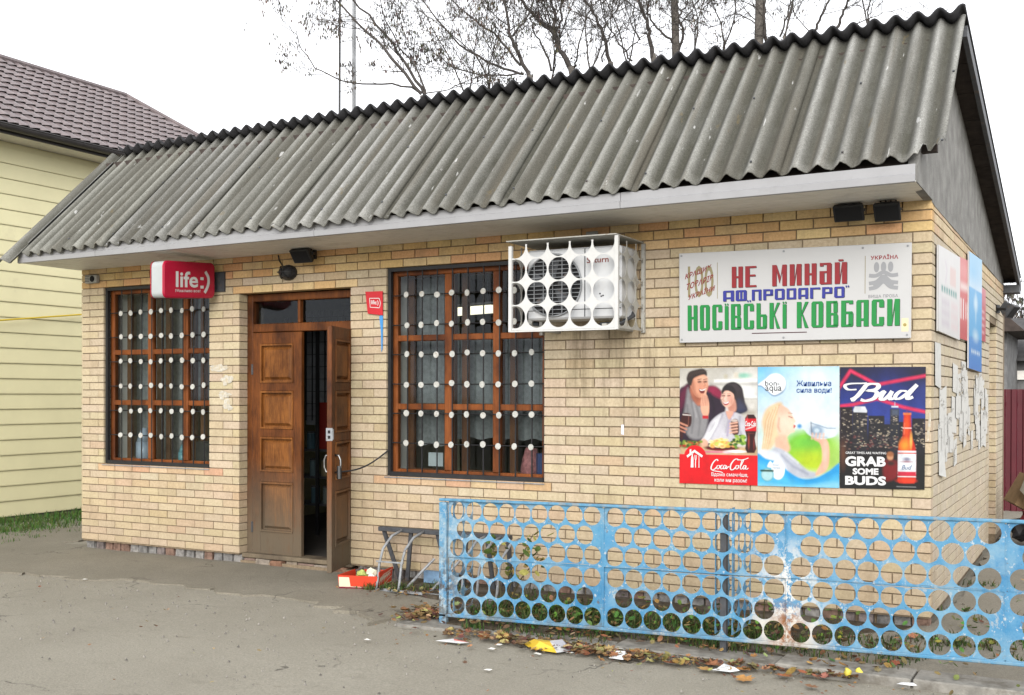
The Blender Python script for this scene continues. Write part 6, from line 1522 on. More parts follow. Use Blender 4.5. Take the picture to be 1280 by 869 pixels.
# metal tile roof: waves across, steps down the slope
rx0, rx1 = HX+.48, -13.03; rz = lambda x: 4.995+.72*(rx0-x)
hipY = lambda x: 6.85-(rx0-x)*1.0
ya, pitch = -5.0, .158; nrow = 12; mb = MB(); sl = (rx0-rx1)/nrow
ndir = Vector((.72, 0, 1)).normalized()
for r_ in range(nrow):
    xb, xt = rx0-sl*r_, rx0-sl*(r_+1)
    yend = hipY((xb+xt)/2); n = int((yend-ya)/pitch*8)
    base = len(mb.v)
    for j, (x, lift) in enumerate(((xb, .030), (xb-sl*.5, .018), (xt-.03, 0.0))):
        for i in range(n+1):
            y = ya+pitch*i/8; w = .5+.5*math.cos(2*math.pi*i/8); w = w**.7
            dx = .05*(1-w) if j < 1 else 0
            yy = min(y, hipY(x)+.02); p = Vector((x-dx, yy, rz(x-dx)))+ndir*(lift*(.25+.75*w)+.022*w); mb.v.append(tuple(p))
    for j in range(2):
        for i in range(n): q = base+j*(n+1)+i; mb.f.append((q, q+1, q+n+2, q+n+1)); mb.m.append(0)
mb.build('roof', M['tile'], house, kind='stuff')
m = MB(); hz = rz(rx1)
m.tube([(rx1, -5, hz+.03), (rx1, hipY(rx1), hz+.03)], .05, 8); m.tube([(rx1, hipY(rx1), hz+.03), (rx0, hipY(rx0), rz(rx0)+.03)], .045, 8); m.build('ridge_cap', M['tile'], house)
m = MB(); m.poly([(rx1, hipY(rx1), hz), (rx1-2.0, 6.85, 5.0), (rx0, 6.85, 5.0)]); m.poly([(rx1, -5, hz), (rx1-2, -5, 5.0), (rx1-2, 6.85, 5.0), (rx1, hipY(rx1), hz)]); m.build('rear_roof', M['tile'], house, recalc=True)
m = MB(); m.tube([(HX+.10, -4, 1.93), (HX+.10, 1.2, 2.58), (HX+.10, 2.5, 2.74), (HX+.10, 6, 3.15)], .012, 6); tag(m.build('gas_pipe', flat('yellow_pipe', (.5, .36, .02), .5)), 'thin yellow gas pipe rising slightly across the yellow siding', 'pipe')

# ------------------------------------------------------------------ grass, weeds, fallen leaves
gr = random.Random(8)
M['grass'] = simple('grass_blades', (1, 1, 1), .7, .2, 20, .2, src='attr')
def leaf_quad(mb, c, size, yaw, pitch, roll, col, shape=0):
    """a small leaf: folded blade of six faces or a lobed outline"""
    out = [(-.5, 0), (-.28, .26), (.05, .32), (.32, .2), (.5, 0), (.32, -.2), (.05, -.32), (-.28, -.26)] if shape == 0 else [(-.5, 0), (-.42, .30), (-.16, .20), (-.08, .50), (.12, .28), (.30, .40), (.28, .16), (.52, 0), (.28, -.16), (.30, -.40), (.12, -.28), (-.08, -.50), (-.16, -.20), (-.42, -.30)]
    Mx = Matrix.Rotation(yaw, 3, 'Z') @ Matrix.Rotation(pitch, 3, 'Y') @ Matrix.Rotation(roll, 3, 'X')
    cu = gr.uniform(.1, .5); vs = [Vector((p[0], p[1], cu*(p[0]**2+1.3*p[1]**2)))*size for p in out]+[Vector((0, 0, -.02))*size]
    n = len(out); mb.col = col; mb.add([Vector(c)+Mx @ v for v in vs], [(i, (i+1) % n, n) for i in range(n)])
def tuft(mb, x, y, z, n, h, spread_, cols):
    for _ in range(n):
        a, l = gr.uniform(0, 6.28), h*gr.uniform(.5, 1.15); dx, dy = math.cos(a), math.sin(a); w = gr.uniform(.003, .006)
        px_, py_ = x+gr.uniform(-1, 1)*spread_, y+gr.uniform(-1, 1)*spread_; bend = gr.uniform(.2, .8)*l
        mb.col = tuple(c*gr.uniform(.7, 1.25) for c in gr.choice(cols))
        a_, b_ = Vector((px_-dy*w, py_+dx*w, z)), Vector((px_+dy*w, py_-dx*w, z)); m1 = Vector((px_+dx*bend*.35, py_+dy*bend*.35, z+l*.6)); tip = Vector((px_+dx*bend, py_+dy*bend, z+l*.9))
        sw = Vector((-dy*w*.7, dx*w*.7, 0)); mb.add([a_, b_, m1-sw, m1+sw, tip], [(0, 1, 2, 3), (3, 2, 4)])
GC = [(.032, .066, .013), (.045, .082, .016), (.058, .09, .022), (.09, .085, .03), (.022, .05, .011), (.05, .042, .02)]
mb = MB(); mb.v = []; 
m2 = MB(); m2.add([(-9.35, -2.5, -.02), (-9.2, 7, .02), (-11.45, 7, .03), (-11.45, -3.5, .03)], [(0, 1, 2, 3)]); tag(m2.build('grass_bank', M['soil']), kind='structure')
for _ in range(1500):
    x, y = gr.uniform(-11.35, -9.45), gr.uniform(-.9, 4.2)
    if x > -10.2+.35*math.sin(y*2.1) and gr.random() < .75: continue
    tuft(mb, x, y, .0+.03*(-9.3-x)/2.1, 6, .085, .06, [(.045, .10, .018), (.06, .12, .022), (.035, .08, .015), (.08, .11, .03)])
tag(mb.build('grass', M['grass']), 'short green grass on the strip below the yellow house', 'grass', kind='stuff')
mb = MB()
def bed_z(x, y): return ground_z(x, y)+.02
for _ in range(1500):
    x, y = gr.uniform(-3.1, .1), gr.uniform(-1.25, -.15)
    d = math.exp(-((y+.85)/.35)**2)
    if gr.random() > d: continue
    if x > -1.0 and gr.random() < .65: continue
    tuft(mb, x, y, bed_z(x, y), 6, .085, .05, GC)
for cx, cy, n_, s_ in ((-2.85, -1.33, 18, .08), (-2.5, -1.36, 16, .10), (-2.2, -1.34, 12, .10), (-1.95, -1.34, 10, .08), (.22, -.45, 60, .16), (.55, -.2, 50, .2), (-4.1, -.45, 40, .10), (-4.35, -.5, 24, .06), (-3.75, -.30, 40, .10), (.25, .6, 40, .2), (.75, -.7, 20, .15), (.15, 2.0, 25, .1)):
    for _ in range(n_): tuft(mb, cx+gr.gauss(0, s_), cy+gr.gauss(0, s_*.5), max(.0, bed_z(cx, cy)-.01), 4, .07 if cy > -1.3 else .06, .03, GC)
BG = [(.06, .13, .025), (.085, .16, .032), (.05, .10, .022), (.13, .14, .045), (.09, .075, .03), (.20, .15, .05)]
for _ in range(2300):
    x = gr.uniform(-3.05, .0) if gr.random() < .85 else gr.uniform(.1, 1.3); y = gr.gauss(-.85, .28) if x < 0 else gr.gauss(-.3, .5)
    if x < 0 and not -1.26 < y < -.1: continue
    if -1.0 < x < 0 and gr.random() < .6: continue
    cl = .5+.5*math.sin(x*5.3+1.7*math.sin(y*6)); 
    if gr.random() > .25+.75*cl: continue
    leaf_quad(mb, (x, y, bed_z(x, y)+abs(gr.gauss(0, .055))*(.4+cl)), gr.uniform(.025, .06), gr.uniform(0, 6.28), gr.uniform(-.3, .9), gr.gauss(0, .4), tuple(q*gr.uniform(.7, 1.3) for q in gr.choice(BG)), 0)
tag(mb.build('bed_grass', M['grass']), 'grass and low weeds in the narrow bed between fence and wall', 'grass', kind='stuff')
LC = [(.17, .095, .042), (.21, .13, .06), (.12, .065, .032), (.24, .17, .075), (.09, .05, .028), (.29, .22, .09), (.18, .085, .034), (.075, .045, .03)]
mb = MB()
def litter(n, fx, fy, smin, smax, z=.012):
    for _ in range(n):
        x, y = fx(), fy(); c = tuple(q*gr.uniform(.7, 1.2) for q in gr.choice(LC))
        leaf_quad(mb, (x, y, max(ground_z(x, y), 0)+z+gr.uniform(0, .02)), gr.uniform(smin, smax), gr.uniform(0, 6.28), gr.gauss(0, .25), gr.gauss(0, .3), c, gr.random() < .4)
litter(300, lambda: gr.uniform(-3.0, -.9), lambda: -1.46-abs(gr.gauss(0, .12)), .025, .065)
litter(230, lambda: gr.gauss(-1.72, .30), lambda: -1.60+gr.gauss(0, .05), .025, .07)
litter(130, lambda: gr.gauss(-2.35, .25), lambda: -1.52+gr.gauss(0, .06), .025, .07)
litter(120, lambda: gr.uniform(-3.2, .4), lambda: -1.6-abs(gr.gauss(0, .25)), .012, .03)
litter(90, lambda: gr.uniform(-.95, -.2), lambda: -1.46-abs(gr.gauss(0, .05)), .03, .08)
litter(300, lambda: -3.36+gr.gauss(0, .11), lambda: -1.12+gr.gauss(0, .15), .025, .07, .02)
litter(300, lambda: gr.uniform(-3.1, .0), lambda: gr.uniform(-1.25, -.3), .03, .07, .035)
litter(60, lambda: gr.uniform(-3.0, .0), lambda: -1.32-gr.random()*.1, .03, .06, .05)
litter(70, lambda: gr.uniform(-8.5, 1.0), lambda: gr.uniform(-4.2, -1.5), .015, .04)
litter(500, lambda: gr.gauss(-1.9, .55), lambda: -1.54+gr.gauss(0, .07), .008, .022, .004)
litter(60, lambda: gr.uniform(.1, 1.4), lambda: gr.uniform(-1.0, 2.5), .03, .06, .04)
litter(90, lambda: -4.0+gr.gauss(0, .3), lambda: -.55+gr.gauss(0, .1), .02, .05, .02)
tag(mb.build('leaf_litter', M['leafcol']), 'brown fallen leaves gathered along the foot of the blue fence', 'leaves', kind='stuff')
bigs = [(-.60, -1.60, .11, (.22, .085, .03), 'large rust brown fallen leaf under the rusty fence seam'), (-1.06, -1.66, .10, (.34, .20, .07), 'pale orange fallen leaf lying on the asphalt left of the white scrap'), (-.78, -1.78, .12, (.33, .17, .055), 'biggest orange brown leaf alone on the asphalt before the fence'), (-1.28, -1.62, .12, (.20, .08, .035), 'dark red brown leaf at the right end of the leaf drift'),
        (-2.05, -1.52, .11, (.34, .32, .12), 'yellowish flat leaf right of the yellow wrapper'), (-1.05, -1.54, .13, (.23, .10, .05), 'broad brown leaf tucked under the fence by the post'), (-.40, -1.76, .08, (.18, .09, .045), 'small curled brown leaf right of the biggest orange leaf'), (-2.9, -1.6, .08, (.36, .24, .10), 'pale leaf left of the yellow wrapper'), (-.86, -1.56, .10, (.36, .17, .05), 'orange leaf lying beside the white scrap at the kerb')]
for x, y, s_, c_, lb in bigs:
    mb = MB(); mb.col = c_; leaf_quad(mb, (x, y, .008), s_, gr.uniform(0, 6.28), gr.uniform(-.06, .06), gr.uniform(-.12, .12), c_, 1)
    o = mb.build('fallen_leaf', M['leafcol']); tag(o, lb, 'leaf', 'large fallen leaves in front of the fence'); so = o.modifiers.new('thickness', 'SOLIDIFY'); so.thickness = .001
for x, y, lb in ((-.26, -1.47, 'left of two small yellow green apples by the kerb'), (-.20, -1.44, 'right of two small yellow green apples by the kerb')):
    tag(crumple((x, y, .04), (.026, .026, .032), (0, 0, 0), int(100-x*100)).build('fallen_fruit', simple('yellow_fruit', (.5, .42, .06), .5), smooth=True), lb, 'fruit', 'small yellow fruit by the kerb')
# rubbish on the asphalt
def wrapper(name, pts, z, cols, label, cat='rubbish', h=.03, seed=1):
    r = random.Random(seed); mb = MB(); c = Vector((sum(p[0] for p in pts)/len(pts), sum(p[1] for p in pts)/len(pts), 0)); n = len(pts)
    R1 = [Vector((p[0], p[1], z+r.uniform(0, .006))) for p in pts]; R2 = [v.lerp(c+Vector((0, 0, z)), .4)+Vector((0, 0, h*r.uniform(.3, 1.2))) for v in R1]; top = c+Vector((0, 0, z+h*.8))
    base = 0
    for i in range(n):
        mb.col = cols[i % len(cols)]; j = (i+1) % n; mb.add([R1[i], R1[j], R2[j], R2[i]], [(0, 1, 2, 3)]); mb.add([R2[i], R2[j], top], [(0, 1, 2)])
    return tag(mb.build(name, M['paintcol'], recalc=True), label, cat)
Yl, Wh, Gy = (.50, .33, .02), (.46, .46, .46), (.25, .25, .27)
wrapper('snack_wrapper', [(-2.33, -1.60), (-2.20, -1.72), (-2.02, -1.73), (-1.97, -1.62), (-2.02, -1.53), (-2.17, -1.53)], .004, [Yl, (.55, .36, .03), Wh, Gy, Wh, Yl], 'crumpled yellow and white snack wrapper lying in the leaves', h=.05)
wrapper('paper_scrap', [(-2.89, -1.80), (-2.70, -1.80), (-2.66, -1.74), (-2.80, -1.72)], .004, [Wh, (.6, .6, .58), (.45, .12, .10), Wh], 'flat white and red paper scrap at the left end of litter', h=.012, seed=3)
wrapper('paper_scrap', [(-1.68, -1.69), (-1.58, -1.69), (-1.57, -1.61), (-1.67, -1.61)], .006, [(.55, .55, .56), Wh], 'bright white square paper scrap among the brown leaves', h=.035, seed=4)
wrapper('paper_scrap', [(-1.71, -1.52), (-1.63, -1.55), (-1.60, -1.51), (-1.68, -1.48)], .01, [Wh, (.5, .48, .4)], 'small white scrap behind the bright white square paper', h=.02, seed=5)
wrapper('paper_scrap', [(-1.02, -1.68), (-.90, -1.68), (-.86, -1.61), (-.98, -1.57)], .006, [(.42, .43, .44), (.55, .55, .55)], 'grey white plastic scrap beside the orange leaves', h=.03, seed=6)
wrapper('paper_scrap', [(.02, -1.52), (.10, -1.54), (.13, -1.50), (.04, -1.48)], .02, [(.6, .6, .6)], 'thin white straw paper on the kerb at right', h=.012, seed=8)
for i, (x, y) in enumerate(((-2.44, -1.83), (-2.46, -1.70), (-2.12, -1.80), (-1.95, -1.68), (-3.3, -2.0), (-6.9, -1.25), (-5.3, -1.0), (-4.9, -.75), (-2.2, -2.3))):
    wrapper('paper_bit', [(x-.025, y-.012), (x+.02, y-.015), (x+.025, y+.01), (x-.02, y+.014)], .004, [(.55, .54, .5)], ['tiny paper scrap left of the yellow snack wrapper, nearer the camera', 'tiny paper scrap touching the leaves left of the snack wrapper', 'tiny paper scrap on bare asphalt in front of the snack wrapper', 'tiny paper scrap at the right side of the snack wrapper', 'tiny paper scrap on asphalt in front of the left fence end', 'leftmost tiny paper scrap, in front of the left window', 'tiny paper scrap on the asphalt in front of the doors', 'tiny paper scrap beside the red cardboard box', 'tiny paper scrap lowest in the picture, before the fence'][i], h=.006, seed=20+i)['group'] = 'tiny paper scraps on the asphalt'
mb = MB()
for _ in range(900):
    x, y = gr.uniform(-9.5, 1.6), -1.2-abs(gr.gauss(0, 1.6)); s_ = gr.choice([.003, .003, .004, .005, .008]); q = gr.uniform(.7, 2.0); mb.col = (.12*q, .112*q, .10*q)
    if y < -5.5: continue
    mb.add([(x-s_, y-s_*.8, -.006), (x+s_, y-s_*.6, -.006), (x+s_*.8, y+s_, -.006), (x-s_*.9, y+s_*.8, -.006), (x, y, s_*.9)], [(0, 1, 4), (1, 2, 4), (2, 3, 4), (3, 0, 4)])
tag(mb.build('gravel', M['leafcol']), 'loose grit and small stones scattered on the asphalt', 'gravel', kind='stuff')
# weed behind the fence beside the rack
wd = thing('weed_plant', (-2.95, -.75, .03), 'tall yellowing weed with broad leaves behind the left end of the fence', 'plant')
m = MB(); stems = []
for a, b in (((-2.95, -.75), (-2.82, -.85)), ((-2.95, -.75), (-2.72, -.70)), ((-2.95, -.75), (-3.02, -.80)), ((-2.93, -.73), (-2.60, -.85))):
    h_ = gr.uniform(.38, .62); pts = [(a[0], a[1], .02), (a[0]*.6+b[0]*.4, a[1]*.6+b[1]*.4, h_*.55), (b[0], b[1], h_)]; m.tube(pts, .007, 5, r2=.003); stems.append(pts)
m.build('stem', simple('weed_stem', (.07, .06, .03)), wd)
mb = MB()
for pts in stems:
    for k in range(17):
        t = gr.uniform(.35, 1.0); p = Vector(pts[1]).lerp(Vector(pts[2]), t)+Vector((gr.gauss(0, .045), gr.gauss(0, .045), gr.gauss(0, .03)))
        leaf_quad(mb, p, gr.uniform(.04, .085), gr.uniform(0, 6.28), gr.uniform(-.2, .9), gr.gauss(0, .4), gr.choice([(.07, .11, .025), (.16, .17, .04), (.28, .26, .07), (.10, .12, .03), (.20, .14, .05)]), 0)
mb.build('foliage', M['leafcol'], wd, kind='stuff')
for x, y, lb in ((-.93, -.9, 'sprig of green weed behind the rusty fence seam'), (-.45, -.95, 'sprig with yellow leaves behind the right fence panel')):
    w2 = thing('weed_plant', (x, y, .03), lb, 'plant'); m = MB(); m.tube([(x, y, .02), (x+.03, y-.05, .2), (x+.05, y-.1, .33)], .005, 5); m.build('stem', bpy.data.materials['weed_stem'], w2); mb = MB()
    for k in range(14): leaf_quad(mb, (x+.04+gr.gauss(0, .05), y-.08+gr.gauss(0, .05), gr.uniform(.12, .34)), gr.uniform(.03, .06), gr.uniform(0, 6.28), gr.uniform(-.2, .8), 0, gr.choice([(.09, .15, .03), (.32, .33, .06), (.06, .10, .02)]))
    mb.build('foliage', M['leafcol'], w2, kind='stuff')

# ------------------------------------------------------------------ things behind on the right
m = MB(); 
mf = thing('metal_fence', (1.2, 9, 0), 'dark maroon sheet metal fence behind the shop at the right edge', 'fence')
M['maroon'] = simple('maroon_sheet', (.075, .008, .014), .5, .12, 6, .35)
x = -2.0
while x < 4.5:
    m = MB(); pts = [(x, 9.0), (x+.06, 9.0), (x+.075, 8.97), (x+.135, 8.97), (x+.15, 9.0)]; n = len(pts)
    m.add([(px_, py_, z) for z in (.02, 1.74) for px_, py_ in pts], [(i, i+1, n+i+1, n+i) for i in range(n-1)]); m.build('metal_sheet', M['maroon'], mf); x += .1515
m = MB(); m.box(-2, 4.5, 9.03, 9.08, 1.5, 1.56); m.box(-2, 4.5, 9.03, 9.08, .3, .36); m.build('rail', M['dark_metal'], mf)
for x in (-.9, 1.6, 4.1):
    m = MB(); m.box(x-.03, x+.03, 9.085, 9.14, 0, 1.78); m.build('post', M['dark_metal'], mf)
shed = thing('shed', (1.4, 16, 0), 'grey shed with a pale roof edge beyond the maroon fence', 'shed')
M['shed'] = simple('grey_shed_wall', (.13, .13, .13), .9, .4, 5)
m = MB(); m.box(-2.5, 5, 15, 19, 0, 2.45); m.build('wall', M['shed'], shed)
m = MB(); m.prism([(-2.8, 14.6, 2.30), (-2.8, 17, 3.25), (-2.8, 19.4, 2.3), (-2.8, 17, 3.1)], (8, 0, 0)); m.build('roof', simple('dark_shed_roof', (.06, .058, .058), .9, .3, 8), shed, recalc=True)
m = MB(); m.box(-2.5, 5, 14.93, 14.995, 1.95, 2.12); m.build('pale_board', M['white_pvc'], shed)
out = thing('outbuilding', (-.9, 12.5, 0), 'low outbuilding with a dark overhanging roof corner peeping past the shop', 'outbuilding')
m = MB(); m.box(-4, -.42, 12.4, 15, 0, 2.75); m.build('wall', M['shed'], out)
m = MB(); m.prism([(-4.3, 12.0, 2.72), (-.12, 12.0, 2.72), (-.5, 12.0, 3.08), (-2.2, 12.0, 3.5), (-4.3, 12.0, 3.0)], (0, 3.2, 0)); m.build('roof', M['dark_wood'], out, recalc=True)
m = MB(); m.tube([(-1.5, 13.0, 3.62), (6, 13.0, 3.66)], .008, 5); tag(m.build('power_line', M['grey_metal']), 'thin power line crossing the white sky at the right edge', 'cable')
# pile of cartons by the side door
def carton(name, c, s_, rot, mat, label, hole=False):
    t = thing(name, c, label, 'box'); Rz = Matrix.Rotation(rot[2], 3, 'Z') @ Matrix.Rotation(rot[1], 3, 'Y') @ Matrix.Rotation(rot[0], 3, 'X'); ax, ay, az = (Rz @ Vector(v) for v in ((1, 0, 0), (0, 1, 0), (0, 0, 1))); c = Vector(c); w, d, h = (q/2 for q in s_)
    for nm, o_, a_, b_, n_ in (('front', -ay*d, ax*w, az*h, -ay), ('back', ay*d, ax*w, az*h, ay), ('side', -ax*w, ay*d, az*h, -ax), ('side', ax*w, ay*d, az*h, ax), ('bottom', -az*h, ax*w, ay*d, -az), ('top', az*h, ax*w, ay*d, az)):
        m = MB()
        if hole and nm == 'front':
            hole_cell(m, c+o_, a_.normalized(), b_.normalized(), n_, 0, 0, 2*a_.length, 2*b_.length, min(a_.length, b_.length)*.62, .006, 20)
        else: m.obox(c+o_, a_*.995, n_*.003, b_*.995)
        m.build('carton_'+nm, mat, t)
    return t
M['white_card'] = simple('white_card', (.62, .60, .52), .7, .08, 10); M['brown_card'] = simple('brown_card', (.26, .17, .09), .8, .15, 12)
carton('carton', (.62, 4.55, .72), (.55, .32, .36), (.1, .35, .25), M['white_card'], 'tilted white carton with a round hole on top of the pile by the side wall', True)
carton('carton', (.36, 5.0, .58), (.34, .3, .34), (.1, .5, .5), M['brown_card'], 'brown carton leaning beside the tilted white carton')
carton('carton', (.75, 4.7, .29), (.6, .45, .42), (0, .05, .1), M['brown_card'], 'squashed brown carton at the bottom of the pile')
for i, (p, s_, col, lb) in enumerate((((.42, 4.5, .42), (.14, .12, .09), (.14, .015, .02), 'dark red crumpled bag in the pile of cartons'), ((.30, 4.75, .25), (.14, .12, .16), (.02, .02, .022), 'black rubbish bag at the left of the carton pile'), ((.62, 4.2, .22), (.13, .1, .12), (.03, .028, .03), 'small black bag in front of the carton pile'), ((.48, 4.25, .36), (.09, .07, .04), (.6, .6, .6), 'white crumpled sheet on the carton pile'))):
    tag(crumple(p, s_, col, 80+i).build('rubbish_bag', simple('bag_plastic', col, .4, .3, 30)), lb, 'rubbish')
# ------------------------------------------------------------------ mast and trees behind
mast = thing('antenna_mast', (-11.8, 9.0, 0), 'slim antenna mast of two thin poles rising behind the roof on the left', 'mast')
a, b = at(431-7.5, 130, 9.0), at(435.5, 130, 9.0)
m = MB(); m.tube([(a.x, 9.0, 0), (a.x+.03, 9.0, 12.5)], .022, 6); m.build('pole', M['black_metal'], mast)
for dy in (-.035, .035):
    m = MB(); m.tube([(b.x, 9.15+dy, 0), (b.x+.03, 9.15+dy, 12.5)], .022, 6); m.build('pole', simple('galvanised_pole', (.30, .31, .32), .5, .3, 3), mast)
for k in range(26): z = .4+k*.47; m = MB(); m.bar((a.x, 9.0, z), (b.x, 9.13, z+.05), .012, .012); m.build('rung', M['grey_metal'], mast)
TR = random.Random(33)
M['bark'] = simple('grey_brown_bark', (.12, .108, .096), .95, .35, 14, .1); M['twig'] = simple('dark_twig', (.06, .054, .05), .95, .3, 20, .1)
M['dryleaf'] = simple('dry_keys', (1, 1, 1), .85, .3, 30, .1, src='attr')
def branch(mb, p, d, ln, r, depth, tips, up=.12):
    n = 5; pts = [p]; dd = d.normalized(); wob = Vector((TR.uniform(-1, 1), TR.uniform(-1, 1), TR.uniform(-.4, .6)))*.16
    for i in range(n):
        dd = (dd+wob*.5+Vector((TR.gauss(0, .07), TR.gauss(0, .07), TR.gauss(0, .06)+up*.25))).normalized(); pts.append(pts[-1]+dd*ln/n)
    mb.tube(pts, r, 5 if r > .02 else 4 if r > .008 else 3, r2=r*.42, cap=False)
    if depth <= 0 or r < .0022: tips.append((pts[-1], dd)); return
    k = TR.randint(4, 6)
    for i in range(k):
        t = TR.uniform(.28, .98); q = pts[int(t*n)].lerp(pts[min(n, int(t*n)+1)], t*n-int(t*n))
        ax = Vector((TR.gauss(0, 1), TR.gauss(0, .8), TR.gauss(.15, .6))); ax = (ax-dd*ax.dot(dd)).normalized()
        nd = (dd*TR.uniform(.75, 1.1)+ax*TR.uniform(.45, .9)); branch(mb, q, nd, ln*TR.uniform(.42, .68), max(.0034, r*TR.uniform(.38, .58)), depth-1, tips, up)
    tips.append((pts[-1], dd))
def limb(mb, pts, r0, r1, tips, nsub=7, depth=2, sub=1.1, start=.15):
    P = [at(*p) for p in pts]; C = []
    for i in range(len(P)-1):
        for k in range(4):
            t = k/4; a, b, c, e = P[max(i-1, 0)], P[i], P[i+1], P[min(i+2, len(P)-1)]
            C.append(0.5*((2*b)+(c-a)*t+(2*a-5*b+4*c-e)*t*t+(3*b-a-3*c+e)*t**3)+Vector((TR.gauss(0, .012), TR.gauss(0, .02), TR.gauss(0, .012))))
    C.append(P[-1]); mb.tube(C, r0, 7, r2=r1, cap=False)
    for i in range(nsub):
        t = start+(1-start)*(i+TR.random())/nsub; j = min(int(t*(len(C)-1)), len(C)-2); q = C[j].lerp(C[j+1], t*(len(C)-1)-j); d = (C[j+1]-C[j]).normalized()
        ax = Vector((TR.gauss(0, 1), TR.gauss(0, .7), TR.gauss(.2, .6))); ax = (ax-d*ax.dot(d)).normalized(); rr_ = (r0+(r1-r0)*t)
        branch(mb, q, d*TR.uniform(.5, .9)+ax*TR.uniform(.6, 1.0), sub*TR.uniform(.6, 1.15), max(.0075, rr_*.40), depth, tips)
    tips.append((C[-1], (C[-1]-C[-2]).normalized()))
    return C
def keys(mb, tips, prob, n, size=.07):
    for p, d in tips:
        if TR.random() > prob: continue
        c = TR.uniform(.6, 1.3); base = TR.choice([(.075, .066, .055), (.09, .072, .054), (.062, .057, .05)])
        for _ in range(TR.randint(int(n*.5), n)):
            q = p+Vector((TR.gauss(0, .05), TR.gauss(0, .05), -abs(TR.gauss(0, .075)))); l = size*TR.uniform(.6, 1.3); w = l*.16; a = TR.uniform(0, 3.14); s_ = Vector((math.cos(a), math.sin(a), TR.gauss(0, .2)))*w; dn = Vector((TR.gauss(0, .25), TR.gauss(0, .25), -1))*l
            mb.col = tuple(x_*c*TR.uniform(.8, 1.2) for x_ in base); mb.add([q-s_*.3, q+dn*.45-s_, q+dn, q+dn*.45+s_], [(0, 1, 2, 3)])
def tree(name, label, trunk, limbs, prob, nk, r0, depth=2, cat='tree', nsub=7, sub=1.1, base=None):
    """trunk: photo points from low to high; limbs: lists of photo points"""
    T0 = at(*trunk[0]); g0 = base or (T0.x+.15, T0.y)
    t = thing(name, (g0[0], g0[1], 0), label, cat, 'bare trees behind the shop'); tips = []
    mb = MB(); pts = [Vector((g0[0], g0[1], 0)), Vector((g0[0]*.6+T0.x*.4, g0[1]*.6+T0.y*.4, T0.z*.55)), T0]+[at(*p) for p in trunk[1:]]; mb.tube(pts, r0, 9, r2=r0*.55)
    mb.build('trunk', M['bark'], t, smooth=True)
    mb = MB()
    for l in limbs: limb(mb, l[1:], l[0], l[0]*.38, tips, nsub, depth, sub)
    mb.build('crown', M['twig'], t, kind='stuff')
    if prob:
        kb_ = MB(); keys(kb_, tips, prob, nk); 
        if kb_.v: kb_.build('foliage', M['dryleaf'], t, kind='stuff')
Y1 = 8.0
tree('bare_tree', 'leftmost bare tree with hanging dry keys, limbs leaning over the mast', [(545, 190, Y1), (528, 120, Y1)],
     [(0.0318, (528, 118, Y1), (480, 60, Y1-.3), (440, 22, Y1-.5), (395, -25, Y1-.8)), (0.0300, (530, 118, Y1), (505, 78, Y1+.2), (470, 30, Y1+.3), (430, -10, Y1+.2), (400, -50, Y1)), (0.0187, (528, 116, Y1), (490, 105, Y1), (440, 103, Y1-.1), (400, 88, Y1-.2), (378, 62, Y1-.3), (371, 38, Y1-.3)),
      (0.0187, (532, 118, Y1), (520, 85, Y1), (500, 60, Y1+.3), (478, 15, Y1+.4), (470, -30, Y1+.3)), (0.0121, (530, 118, Y1), (560, 112, Y1), (600, 96, Y1+.3), (640, 98, Y1+.5))], .26, 14, .085, nsub=8, sub=.8)
Y2 = 8.8
tree('bare_tree', 'bare tree with dry keys left of the middle, two forked limbs crossing', [(668, 150, Y2), (662, 95, Y2)],
     [(0.0394, (662, 97, Y2), (645, 60, Y2), (637, 40, Y2), (633, 5, Y2), (618, -40, Y2)), (0.0244, (655, 92, Y2), (620, 82, Y2-.2), (575, 55, Y2-.4), (540, 15, Y2-.6), (515, -25, Y2-.7)), (0.0244, (650, 80, Y2), (625, 50, Y2+.3), (590, 22, Y2+.3), (555, -10, Y2+.4)), (0.0206, (640, 45, Y2), (655, 28, Y2+.1), (668, 0, Y2+.1), (676, -40, Y2)), (0.0168, (655, 92, Y2), (610, 94, Y2-.3), (565, 84, Y2-.5), (540, 62, Y2-.6))], .20, 13, .10, nsub=9, sub=.95)
Y3 = 9.6
tree('bare_tree', 'bare tree with a thick forked limb and dry keys above the roof middle', [(728, 140, Y3), (714, 84, Y3)],
     [(0.0515, (714, 86, Y3), (700, 60, Y3), (691, 42, Y3), (670, 22, Y3-.2), (648, -6, Y3-.4), (630, -50, Y3-.5)), (0.0374, (692, 44, Y3), (694, 20, Y3), (688, -5, Y3), (684, -50, Y3)), (0.0281, (692, 44, Y3), (700, 28, Y3+.2), (702, 5, Y3+.3), (712, -40, Y3+.3)), (0.0234, (690, 88, Y3), (680, 60, Y3+.2), (668, 40, Y3+.3), (664, 20, Y3+.3)), (0.0187, (720, 84, Y3), (722, 70, Y3-.3), (728, 40, Y3-.4), (740, 5, Y3-.5))], .15, 10, .12, nsub=8, sub=1.0)
Y4 = 10.5
tree('bare_tree', 'bare tree with a long bent limb right of the roof middle', [(768, 120, Y4), (763, 78, Y4)],
     [(0.0374, (763, 80, Y4), (756, 50, Y4), (745, 22, Y4), (728, -5, Y4), (710, -50, Y4)), (0.0187, (790, 76, Y4), (770, 50, Y4+.2), (755, 20, Y4+.3), (748, -20, Y4+.4)), (0.0150, (752, 78, Y4), (762, 40, Y4-.3), (766, 0, Y4-.4), (764, -40, Y4-.4)), (0.0131, (780, 66, Y4), (800, 48, Y4), (808, 40, Y4), (830, 20, Y4+.3))], .10, 9, .09, nsub=7, sub=1.1)
Y5 = 11.2
